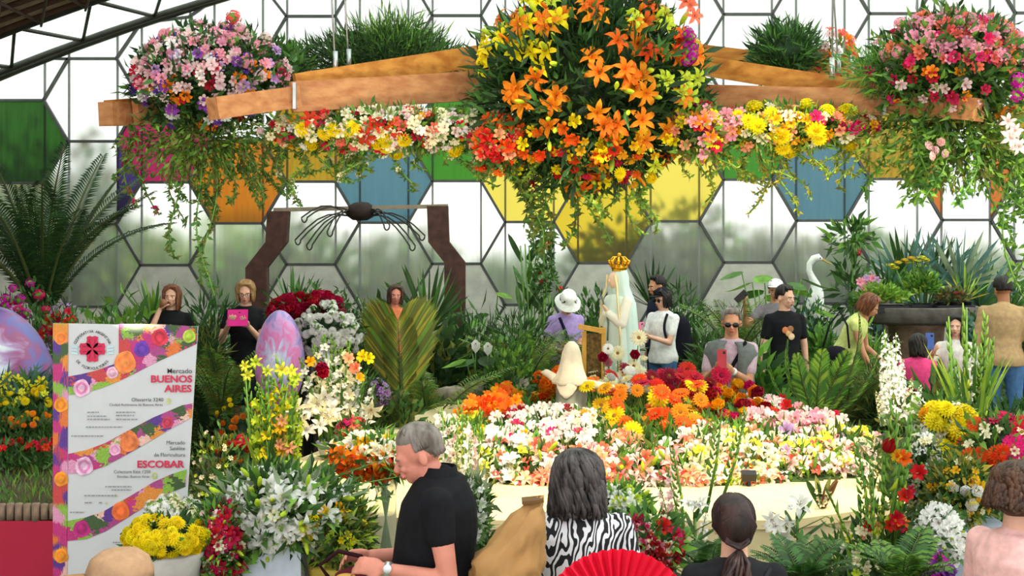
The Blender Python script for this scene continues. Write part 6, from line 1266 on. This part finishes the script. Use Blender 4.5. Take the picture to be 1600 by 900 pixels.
def arc_text(s_, r_, a0, a1, flip=False):
    for i, ch in enumerate(s_):
        if ch == ' ': continue
        a = math.radians(a0 + (a1 - a0) * i / (len(s_) - 1)); text(ch, cx + r_ * math.cos(a), cy - r_ * math.sin(a) + (1.5), 4.2, BK, 'CENTER', .0003, rot=(a - PI / 2) if not flip else (a + PI / 2))
arc_text('COOPERATIVA ARGENTINA', 27, 158, 22); arc_text('DE FLORICULTORES', 31, 218, 322, True)
for s_ in (-1, 1):
    for j in range(3): b = MB(); b.add([BP(cx + s_ * 23, cy - 4 + j * 5, .007), BP(cx + s_ * 33, cy - 5 + j * 5, .007), BP(cx + s_ * 33, cy - 2.5 + j * 5, .007), BP(cx + s_ * 23, cy - 1.5 + j * 5, .007)], [(0, 1, 2, 3)]); b.build('pale_blue_stripe', mat('print_pale_blue', 'b4d4dc', .5), bt, False)

bpy.context.view_layer.update(); dg = bpy.context.evaluated_depsgraph_get(); FM_ = [bpy.data.meshes.new_from_object(o.evaluated_get(dg)) for o in FONTS]
for o, me in zip(FONTS, FM_): mb_ = o.matrix_basis.copy(); bpy.data.objects.remove(o); obj('lettering', me, bt, mb_)

# magenta and red flower bushes behind the egg and the banner
bush('bush of bright magenta blossoms behind the big painted egg', 40, 11.6, 462, 150, ('mid', 'dark'), 1100, .09, .035, [('cluster', 'fuchsia', 40, .12), ('cluster', 'magenta', 24, .12), ('small', 'mauve', 24, .08)], name='magenta_bush', cat='flower bush')
bush('bush of dark red blossoms between painted egg and banner', 100, 11.0, 500, 110, ('dark', 'mid'), 900, .08, .03, [('cluster', 'red', 30, .10), ('small', 'crimson', 40, .08), ('small', 'red', 30, .08)], name='red_bush', cat='flower bush')
bush('small mauve flowering bush above the left end of the banner', 100, 12.3, 478, 90, ('dark', 'mid'), 700, .08, .03, [('small', 'mauve', 26, .07), ('small', 'fuchsia', 16, .07)], name='mauve_bush', cat='flower bush')
# red roses and white chrysanthemums on a tall stand
t = arr('red_rose_dome', 'dome of deep red roses above the smaller painted egg', 'flower arrangement', 482, 482, 11.2, 58, 22, (500, .07, .03, ('dark', 'mid')), [('rose', 'crimson', 70, .10), ('rose', 'darkred', 22, .09)], depth=.3); b = MB(); b.tube([(0, 0, -t.location.z + G(11.2)), (0, 0, 0)], .05, 8); b.build('stand', blackp, t)
t = arr('white_chrysanthemum_dome', 'mass of white chrysanthemums right of the smaller painted egg', 'flower arrangement', 512, 520, 10.9, 48, 44, (600, .07, .03, ('dark', 'deep')), [('mum', 'white', 120, .075), ('cluster', 'white', 34, .09)], depth=.26); b = MB(); b.tube([(0, 0, -t.location.z + G(10.9)), (0, 0, 0)], .05, 8); b.build('stand', blackp, t)
# white gladioli and lilies in a white pot on the platform
D = 8.9; LX = lambda *a: list(a)
t = bunch('white_gladiolus_bunch', 'white and cream gladioli bunch in a pale grey pot at the left of the platform', 'flower arrangement',
    [(470, 560, 690, 'white'), (490, 540, 690, 'cream'), (505, 525, 690, 'white'), (520, 530, 690, 'bud'), (532, 545, 690, 'white'), (545, 535, 690, 'cream'), (560, 560, 690, 'white'), (572, 580, 690, 'bud'), (480, 590, 690, 'bud'), (540, 590, 690, 'white'), (512, 585, 690, 'cream'), (585, 600, 690, 'white')], D, leaves=(26, .5, .03, ('mid', 'bright')), pot=(.11, .14, .11, 'b8bcc0'))
for px, py, c_ in ((470, 655, 'cream'), (485, 640, 'white'), (500, 665, 'white'), (515, 650, 'cream'), (478, 672, 'white'), (495, 630, 'cream'), (520, 640, 'white'), (560, 655, 'white'), (570, 665, 'white'), (580, 640, 'cream'), (508, 620, 'white'), (462, 640, 'cream')): flower(t, 'lily', c_, P(px, py, 8.7) - t.location, rdir(V((0, -1.6, .2))), .15)
for px, py, c_ in ((567, 557, 'yellow'), (576, 560, 'yellow'), (503, 575, 'crimson'), (505, 582, 'red'), (485, 565, 'gold'), (545, 560, 'peach'), (555, 575, 'coral'), (562, 590, 'gold')): flower(t, 'rose' if c_ in ('crimson', 'red') else 'small', c_, P(px, py, 8.75) - t.location, rdir(V((0, -1.6, .2))), .09)
t = arr('pink_hydrangea', 'small pink and mauve orchid cluster beside the big palm leaf foot', 'flowers', 592, 618, 10.3, 17, 22, (160, .08, .03, ('dark', 'mid')), [('small', 'mauve', 34, .07), ('small', 'purple', 8, .07)], depth=.1); b = MB(); b.tube([(0, 0, -t.location.z), (0, 0, 0)], .02, 8); b.build('stem', STEM, t)
t = arr('red_pink_filler', 'red and pink blossoms at the left rim behind the orange lilies', 'flowers', 552, 676, 8.5, 22, 20, (140, .07, .03, ('dark', 'mid')), [('cluster', 'coral', 7, .09), ('small', 'crimson', 12, .08), ('cluster', 'magenta', 4, .08)], depth=.12)
t = arr('orange_lily_bouquet', 'bouquet of orange and white lilies in a tall glass vase before the man', 'flower arrangement', 580, 712, 7.0, 62, 30, (420, .10, .03, ('mid', 'bright', 'dark')),
    [('lily', 'deeporange', 26, .13, 'orange', lambda d: d.z < .4), ('lily', 'orange', 12, .13, lambda d: d.z < .3), ('lily', 'cream', 14, .12, 'yellow', lambda d: d.z > 0), ('small', 'white', 10, .09, lambda d: d.z > .2), ('small', 'gold', 6, .08)], depth=.16)
gv = bpy.data.materials.new('vase_glass'); gv.use_nodes = True; g_ = gv.node_tree.nodes['Principled BSDF']; g_.inputs['Base Color'].default_value = (.85, .9, .82, 1); g_.inputs['Roughness'].default_value = .08; g_.inputs['Transmission Weight'].default_value = .85; g_.inputs['IOR'].default_value = 1.2
b = MB(); z1 = -.10; b.loft([((.08, 0, z), r, r) for z, r in ((z1 - .50, .07), (z1 - .48, .075), (z1 - .3, .06), (z1 - .1, .055), (z1, .08))], 20, cap=False); b.build('vase', gv, t)
for i in range(12): a = i * 2.4; b = MB(); b.tube([(.08 + .03 * math.cos(a), .03 * math.sin(a), z1 - .45), (.08 - .02 * math.cos(a), -.02 * math.sin(a), z1 - .1), (.04 + .12 * math.cos(a), .08 * math.sin(a), z1 + .1)], .005, 4); b.build('stem', STEM, t)
zb = t.location.z + z1 - .5; t2 = thing('vase_stand', 'slim cream stand under the glass vase of orange lilies', 'stand', (t.location.x + .08, 6.95, 0)); b = MB(); b.loft([((0, 0.05, z), r, r) for z, r in ((0, .11), (zb - .02, .10), (zb, .11))], 20); b.build('column', cream, t2)
# yellow gladioli, big white lily bouquet and companions at the lower left
t = bunch('yellow_gladiolus_bunch', 'tall yellow and lime gladioli rising behind the white lily bouquet', 'flower arrangement',
    [(392, 640, 775, 'bud'), (402, 600, 775, 'lime'), (412, 575, 775, 'bud'), (424, 590, 775, 'yellow'), (436, 560, 775, 'bud'), (447, 600, 775, 'yellow'), (455, 575, 775, 'lime'), (463, 610, 775, 'bud'), (470, 640, 775, 'lime'), (408, 650, 775, 'bud'), (430, 640, 775, 'gold'), (444, 660, 775, 'peach'), (416, 690, 775, 'bud'), (458, 690, 775, 'bud'), (384, 585, 775, 'bud')], 7.4, leaves=(50, .42, .035, ('bright', 'mid', 'lime')), pot=(.11, .13, .95, '8a9088'))
for px, py, c_ in ((383, 572, 'lemon'), (387, 586, 'lemon'), (400, 566, 'lime'), (418, 580, 'lemon'), (455, 580, 'lemon'), (462, 590, 'lime'), (440, 578, 'lemon'), (440, 658, 'peach'), (438, 668, 'gold'), (437, 695, 'peach'), (440, 706, 'gold'), (452, 700, 'peach')): flower(t, 'lily', c_, P(px, py, 7.3) - t.location, V((random.uniform(-.4, .4), -1, .2)), .085)
bush('bushy plant with tiny cream blossoms right of the banner', 335, 8.2, 690, 100, ('dark', 'mid', 'olive'), 1600, .06, .022, [('small', 'cream', 60, .035), ('small', 'lime', 30, .03)], name='cream_flower_bush', zb=0)
t = arr('red_celosia', 'row of deep red blooms above the cream flowering bush', 'flowers', 385, 690, 8.6, 24, 9, (120, .06, .02, ('dark', 'mid')), [('cluster', 'red', 16, .07), ('cluster', 'crimson', 8, .07)], depth=.08); b = MB(); b.tube([(0, 0, -t.location.z), (0, 0, 0)], .02, 8); b.build('stem', STEM, t)
t = arr('white_lily_bouquet', 'large bouquet of white lilies in a pale square pot at the lower left', 'flower arrangement', 440, 795, 5.9, 102, 58, (2000, .10, .032, ('mid', 'bright', 'grey', 'dark')),
    [('lily', 'white', 46, .13, 'lime', lambda d: d.x < .75), ('bud', 'lime', 18, .13), ('small', 'white', 30, .07), ('small', 'cream', 24, .06), ('rose', 'yellow', 5, .06, lambda d: d.x > .3), ('small', 'gold', 6, .06, lambda d: d.x > .4)], depth=.22)
b = MB(); zz = -t.location.z; b.box((-.03, 0, (zz - .14) / 2), (.28, .26, -zz - .14)); b.build('pot', mat('pale_grey_pot', 'c2cad8', .6), t, False)
for (px, py, l) in ((520, 770, .3), (540, 760, .35), (530, 800, .3), (525, 745, .3)):
    p = P(px, py, 5.9) - t.location; q = p + V((l * .8, 0, random.uniform(0, .1))); b = MB(); b.tube([(p.x * .4, 0, -.05), p, q], [.005, .004, .002], 4); b.build('twig', STEM, t); pp = [p.lerp(q, random.random()) for _ in range(20)]; obj('twig_leaves', leafmesh('twig_leaves', pp, [rdir(V((1, 0, .5))) for _ in pp], .045, .012, [LM('mid'), LM('dark')]), t, kind='stuff')
t = arr('crimson_alstroemeria', 'crimson and pink alstroemerias spilling left of the white lily bouquet', 'flowers', 348, 846, 5.75, 38, 60, (1100, .07, .026, ('mid', 'dark', 'bright')), [('small', 'crimson', 40, .075), ('small', 'magenta', 16, .07), ('small', 'cream', 26, .05), ('small', 'palepink', 14, .05), ('bud', 'lime', 12, .07)], depth=.14)
t = arr('green_filler', 'olive green filler sprigs right of the white lily bouquet', 'greenery', 535, 838, 5.9, 44, 46, (1300, .07, .022, ('olive', 'mid', 'lime', 'dark')), [('small', 'lime', 14, .04), ('small', 'yellow', 8, .04)], depth=.14)
b = MB(); b.loft([((0, 0, z), r, r) for z, r in ((-1.02, .06), (-.7, .1), (-.14, .16), (-.12, .16))], 18); b.build('yellow_wrap', mat('mustard_paper', 'a08a34', .7), t)
t = arr('yellow_chrysanthemum_pot', 'pot of bright yellow chrysanthemums in front of the banner', 'flower pot', 258, 838, 5.6, 57, 30, (300, .05, .025, ('dark', 'mid')), [('mum', 'yellow', 95, .07)], depth=.15); b = MB(); b.loft([((0, 0, z), r, r) for z, r in ((-t.location.z, .12), (-.15, .15), (-.07, .17), (-.065, .15))], 20); b.build('pot', mat('stone_pot', 'a8a49c', .8), t)
t = arr('white_hydrangea', 'round head of white blossoms behind the yellow chrysanthemums', 'flowers', 272, 806, 6.25, 40, 24, (100, .05, .03, ('grey', 'mid')), [('cluster', 'white', 34, .075), ('cluster', 'cream', 22, .07)], depth=.12); b = MB(); b.tube([(0, 0, -t.location.z), (0, 0, 0)], .04, 8); b.build('stem', STEM, t)

# ================================================================ CENTRE FRONT
t = arr('white_stock_group', 'white blossoms and green leaves behind the shoulder of the man in polo', 'flowers', 738, 800, 6.5, 22, 52, (420, .08, .03, ('mid', 'dark', 'grey')), [('small', 'white', 24, .07), ('small', 'palepink', 6, .06)], depth=.12); foliage(t, (0, .05, -.35), (.1, .1, .3), 400, .1, .04, ('dark', 'mid'), name='lower_foliage')
t = arr('white_front_group', 'white blossoms right of the wavy grey hair', 'flowers', 970, 790, 6.2, 40, 28, (420, .08, .026, ('mid', 'bright', 'lime')), [('small', 'white', 44, .075), ('small', 'lime', 12, .06), ('bud', 'lime', 8, .1)], depth=.12)
t = arr('red_alstroemeria_bush', 'dark red and pink alstroemerias between zebra blouse and ponytail', 'flowers', 1010, 850, 5.9, 52, 44, (800, .08, .028, ('mid', 'dark', 'bright')), [('small', 'darkred', 26, .085), ('small', 'crimson', 26, .08), ('small', 'pink', 14, .07), ('small', 'cream', 14, .06), ('small', 'red', 12, .08)], depth=.16)
b = MB(); b.loft([((0, 0, z), r, r) for z, r in ((-t.location.z, .13), (-.2, .17), (-.15, .17))], 18); b.build('pot', mat('stone_pot', 'a8a49c', .8), t)
t = thing('green_lily_plant', 'green-leaved lily stem with white buds left of the ponytail', 'plant', (X(1085, 6.3), 6.3, 0)); z1 = ZZ(800, 6.3); b = MB(); b.tube([(0, 0, 0), (.02, 0, z1 * .5), (0, 0, z1)], .008, 5); b.build('stem', STEM, t)
for i in range(22): a = i * 2.4; obj('leaf', leaf_blade(('dark', 'mid')[i % 2], .8, .2), t, M.Translation((0, 0, z1 - .03 - .02 * i)) @ M.Rotation(a, 4, 'Z') @ M.Rotation(1.0, 4, 'X') @ M.Scale(.17, 4))
for i in range(3): flower(t, 'lily', 'white', (.03 * (i - 1), -.02, z1 + .04), rdir(V((0, -.6, 1))), .11)
t = thing('green_lily_plant', 'green-leaved lily stem with open white blooms right of the ponytail', 'plant', (X(1245, 6.4), 6.4, 0)); z1 = ZZ(800, 6.4); b = MB(); b.tube([(0, 0, 0), (.02, 0, z1 * .5), (0, 0, z1)], .008, 5); b.build('stem', STEM, t)
for i in range(24): a = i * 2.4; obj('leaf', leaf_blade(('dark', 'mid')[i % 2], .8, .2), t, M.Translation((0, 0, z1 - .03 - .02 * i)) @ M.Rotation(a, 4, 'Z') @ M.Rotation(1.0, 4, 'X') @ M.Scale(.19, 4))
for px, py in ((1212, 822), (1222, 838), (1236, 795), (1250, 788), (1228, 815), (1205, 812)): flower(t, 'lily', 'white', P(px, py, 6.3) - t.location, rdir(V((0, -1, .3))), .12)
for lb, px, py, D_, r_, gs in (('dark fern fronds at the right of the ponytail', 1255, 905, 5.5, 60, ('dark', 'mid')), ('leafy greens low in front of the platform skirt', 1110, 890, 6.0, 50, ('mid', 'dark')), ('dark green ferns under the white phlox', 1410, 900, 5.3, 60, ('mid', 'dark', 'bright'))):
    z_ = ZZ(py, D_); t = thing('fern', lb, 'fern', (X(px, D_), D_, 0)); b = MB(); b.loft([((0, 0, z), r, r) for z, r in ((0, .1), (z_ - .12, .13), (z_ - .1, .12))], 16); b.build('pot', blackp, t)
    fr = frond_mesh('frond', .30, 28, .085, .014, 1.2, gs, .3, .3, '5c7a34')
    for i in range(18): obj('frond', fr, t, M.Translation((0, 0, z_ - .1)) @ M.Rotation(i * 2.4, 4, 'Z') @ M.Rotation(.1 + .06 * (i % 6), 4, 'X') @ M.Scale(random.uniform(.8, 1.2), 4))
bush('mixed greens with small cream blossoms below the tall green stalks', 1380, 6.3, 800, 130, ('mid', 'bright', 'dark'), 1500, .08, .026, [('small', 'cream', 34, .055), ('small', 'peach', 14, .06), ('small', 'red', 8, .07), ('small', 'lime', 20, .05)], name='mixed_green_bush', zb=0, depth=.16)
t = bunch('slender_stalks', 'slender gladiolus stalks with few red blooms leaning before the right platform edge', 'flower stalks', [(1338, 690, 860, 'bud'), (1290, 760, 860, 'bud'), (1398, 640, 880, 'bud'), (1415, 690, 880, 'bud'), (1424, 650, 880, 'bud'), (1382, 700, 880, 'bud'), (1360, 730, 880, 'bud')], 6.2)
for px, py, c_ in ((1388, 698, 'darkred'), (1402, 712, 'gold'), (1412, 716, 'deeporange'), (1436, 738, 'red'), (1415, 775, 'red'), (1420, 768, 'crimson'), (1400, 812, 'red'), (1408, 818, 'deeporange'), (1393, 820, 'red')): flower(t, 'tulip' if c_ == 'darkred' else 'small', c_, P(px, py, 6.1) - t.location, rdir(V((0, -1, .3))), .08)
t = bunch('pink_gladiolus_stalks', 'pale pink gladiolus stalks standing before the mound between the two women', 'flower stalks', [(1042, 730, 860, 'palepink'), (1030, 760, 860, 'palepink'), (1050, 700, 860, 'bud'), (1125, 640, 800, 'bud'), (1165, 640, 800, 'bud'), (1105, 790, 860, 'white')], 6.6)
t = bunch('white_pink_gladiolus_bunch', 'white and blush gladioli standing right behind the man in black polo', 'flower stalks', [(688, 640, 790, 'white'), (703, 655, 790, 'palepink'), (718, 630, 790, 'bud'), (728, 650, 790, 'white'), (742, 665, 790, 'palepink'), (752, 640, 790, 'bud'), (735, 690, 790, 'white'), (712, 690, 790, 'cream')], 7.6, leaves=(16, .35, .035, ('bright', 'lime')))
# small floodlight and sprig on the platform
t = thing('floodlight', 'small black floodlight box among the white lilies of the mound', 'lamp', P(1170, 756, 7.95)); b = MB(); b.box((0, 0, .05), (.09, .05, .05), M.Rotation(.4, 3, 'X')); b.build('housing', blackp, t, False); b = MB(); b.tube([(0, 0, -.06), (0, 0, .03)], .012, 6); b.build('bracket', blackp, t)
b = MB(); b.box((0, .034, .062), (.075, .004, .035), M.Rotation(.4, 3, 'X')); b.build('lens', mat('lens_glass', 'e8e8e0', .1), t, False)
t = thing('platform_sprig', 'dark curled leaves with tiny flowers lying on the platform edge', 'plant', P(1285, 792, 7.35)); t.location.z = ZT
for i in range(7): obj('leaf', leaf_blade(('brown', 'olive', 'dark')[i % 3], .3, .25), t, M.Rotation(i * 2.4, 4, 'Z') @ M.Rotation(.5, 4, 'X') @ M.Scale(.2, 4))
for i in range(6): flower(t, 'small', 'cream', (random.uniform(-.06, .06), -.03, random.uniform(.03, .1)), rdir(V((0, -1, 1))), .045)

# ================================================================ RIGHT SIDE
t = bunch('white_spire_bunch', 'tall dense white flower spires left of the girl in pink', 'flower arrangement', [(1382, 515, 680, 'white'), (1392, 535, 680, 'white'), (1400, 520, 680, 'white'), (1378, 585, 680, 'white'), (1410, 560, 680, 'white'), (1425, 590, 680, 'cream'), (1440, 600, 680, 'white'), (1395, 600, 680, 'cream'), (1416, 610, 680, 'white'), (1368, 610, 680, 'cream'), (1405, 585, 680, 'white')], 8.3, kind='plume', leaves=(30, .3, .03, ('mid', 'dark')), pot=(.07, .09, 1.0, '4c5248'))
for o in t.children:
    if o.name.startswith('flower_spire'): s_ = o.matrix_basis.to_scale(); o.matrix_basis = o.matrix_basis @ M.Diagonal((1.1, 1.1, 1, 1))
for px, py in ((1420, 640), (1435, 650), (1445, 640), (1410, 655), (1430, 625), (1450, 655), (1400, 645)): flower(t, 'cluster', 'white', P(px, py, 8.2) - t.location, rdir(V((0, -1, .3))), .12)
t = bunch('green_gladiolus_bunch', 'tall green-white gladioli mostly in bud before the laughing woman', 'flower arrangement', [(1480, 500, 690, 'bud'), (1492, 560, 690, 'bud'), (1505, 480, 690, 'bud'), (1515, 540, 690, 'white'), (1522, 520, 690, 'bud'), (1532, 545, 690, 'bud'), (1540, 490, 690, 'bud'), (1528, 600, 690, 'white'), (1545, 560, 690, 'bud'), (1500, 600, 690, 'bud'), (1536, 620, 690, 'white'), (1512, 620, 690, 'bud'), (1552, 530, 690, 'bud'), (1488, 620, 690, 'white')], 7.6, leaves=(46, .6, .03, ('lime', 'bright', 'mid')), pot=(.13, .16, 1.1, '8c9094'))
t = arr('yellow_chrysanthemum_group', 'large yellow chrysanthemums at right below the green gladioli', 'flowers', 1478, 670, 6.9, 42, 40, (500, .08, .028, ('mid', 'bright', 'dark')), [('mum', 'yellow', 9, .12, lambda d: d.z > .1), ('mum', 'gold', 4, .10), ('small', 'white', 26, .07), ('small', 'cream', 12, .06)], depth=.14)
for px, py in ((1478, 640), (1458, 660), (1495, 676), (1488, 705), (1474, 700), (1500, 712)): flower(t, 'mum', 'yellow', P(px, py, 6.75) - t.location, V((random.uniform(-.3, .3), -1, .6)), .12)
t = arr('hot_pink_gerberas', 'hot pink and orange-red gerberas over the curly brown hair at right', 'flowers', 1565, 705, 6.4, 66, 52, (600, .09, .028, ('mid', 'dark', 'bright')), [('gerbera', 'magenta', 15, .13, 'crimson', lambda d: d.x > -.1), ('gerbera', 'deeporange', 8, .10, lambda d: d.x < -.1 and d.z > -.2), ('gerbera', 'red', 5, .12, lambda d: d.x > .2), ('gerbera', 'magenta', 8, .12), ('small', 'cream', 12, .06)], depth=.2)
t = arr('olive_filler_right', 'yellow-olive filler foliage with white buds above the grey pot at right', 'greenery', 1500, 770, 6.2, 44, 54, (1300, .06, .02, ('yellow', 'olive', 'dark', 'mid')), [('rose', 'white', 9, .055), ('small', 'gold', 24, .045), ('small', 'cream', 12, .04)], depth=.16)
b = MB(); b.box((.05, 0, (-t.location.z - .14) / 2), (.3, .26, t.location.z - .14)); b.build('pot', mat('blue_grey_pot', '9aa4b4', .6), t, False)
t = arr('cream_filler_right', 'bushy greens with many small cream buds left of the olive filler', 'flowers', 1440, 745, 6.5, 32, 66, (1200, .06, .022, ('mid', 'dark', 'grey')), [('small', 'cream', 60, .045), ('small', 'white', 30, .05), ('bud', 'lime', 12, .06)], depth=.14)
t = arr('white_phlox_column', 'column of white phlox blossoms beside the grey pot at lower right', 'flowers', 1468, 838, 5.9, 32, 50, (600, .06, .024, ('mid', 'dark')), [('small', 'white', 70, .075), ('bud', 'lime', 10, .06)], depth=.13)
t = arr('purple_blossoms', 'dark purple and magenta blossoms at the bottom edge under the white phlox', 'flowers', 1450, 888, 5.6, 30, 24, (300, .06, .024, ('dark', 'mid')), [('small', 'purple', 20, .075), ('small', 'fuchsia', 14, .07)], depth=.12)
bush('leafy greens with pale blossoms standing at the right front of the platform', 1320, 6.6, 830, 110, ('mid', 'dark', 'bright'), 1100, .08, .028, [('lily', 'white', 6, .1), ('small', 'palepink', 14, .06), ('small', 'cream', 16, .05)], name='front_greens', zb=0, depth=.14)
for lb, px, D_, yt, wp, gs in (('low dark foliage hiding the foot of the banner', 240, 6.4, 880, 120, ('dark', 'mid')), ('dark leaves at the foot of the white lily bouquet', 500, 6.1, 868, 90, ('dark', 'mid', 'olive')), ('dark shrub filling below the cream buds at right', 1550, 6.9, 760, 130, ('dark', 'mid')), ('dark shrub under the white flower spires', 1400, 7.9, 655, 110, ('dark', 'mid', 'olive'))): bush(lb, px, D_, yt, wp, gs, 900, .08, .03, zb=0, depth=.16)
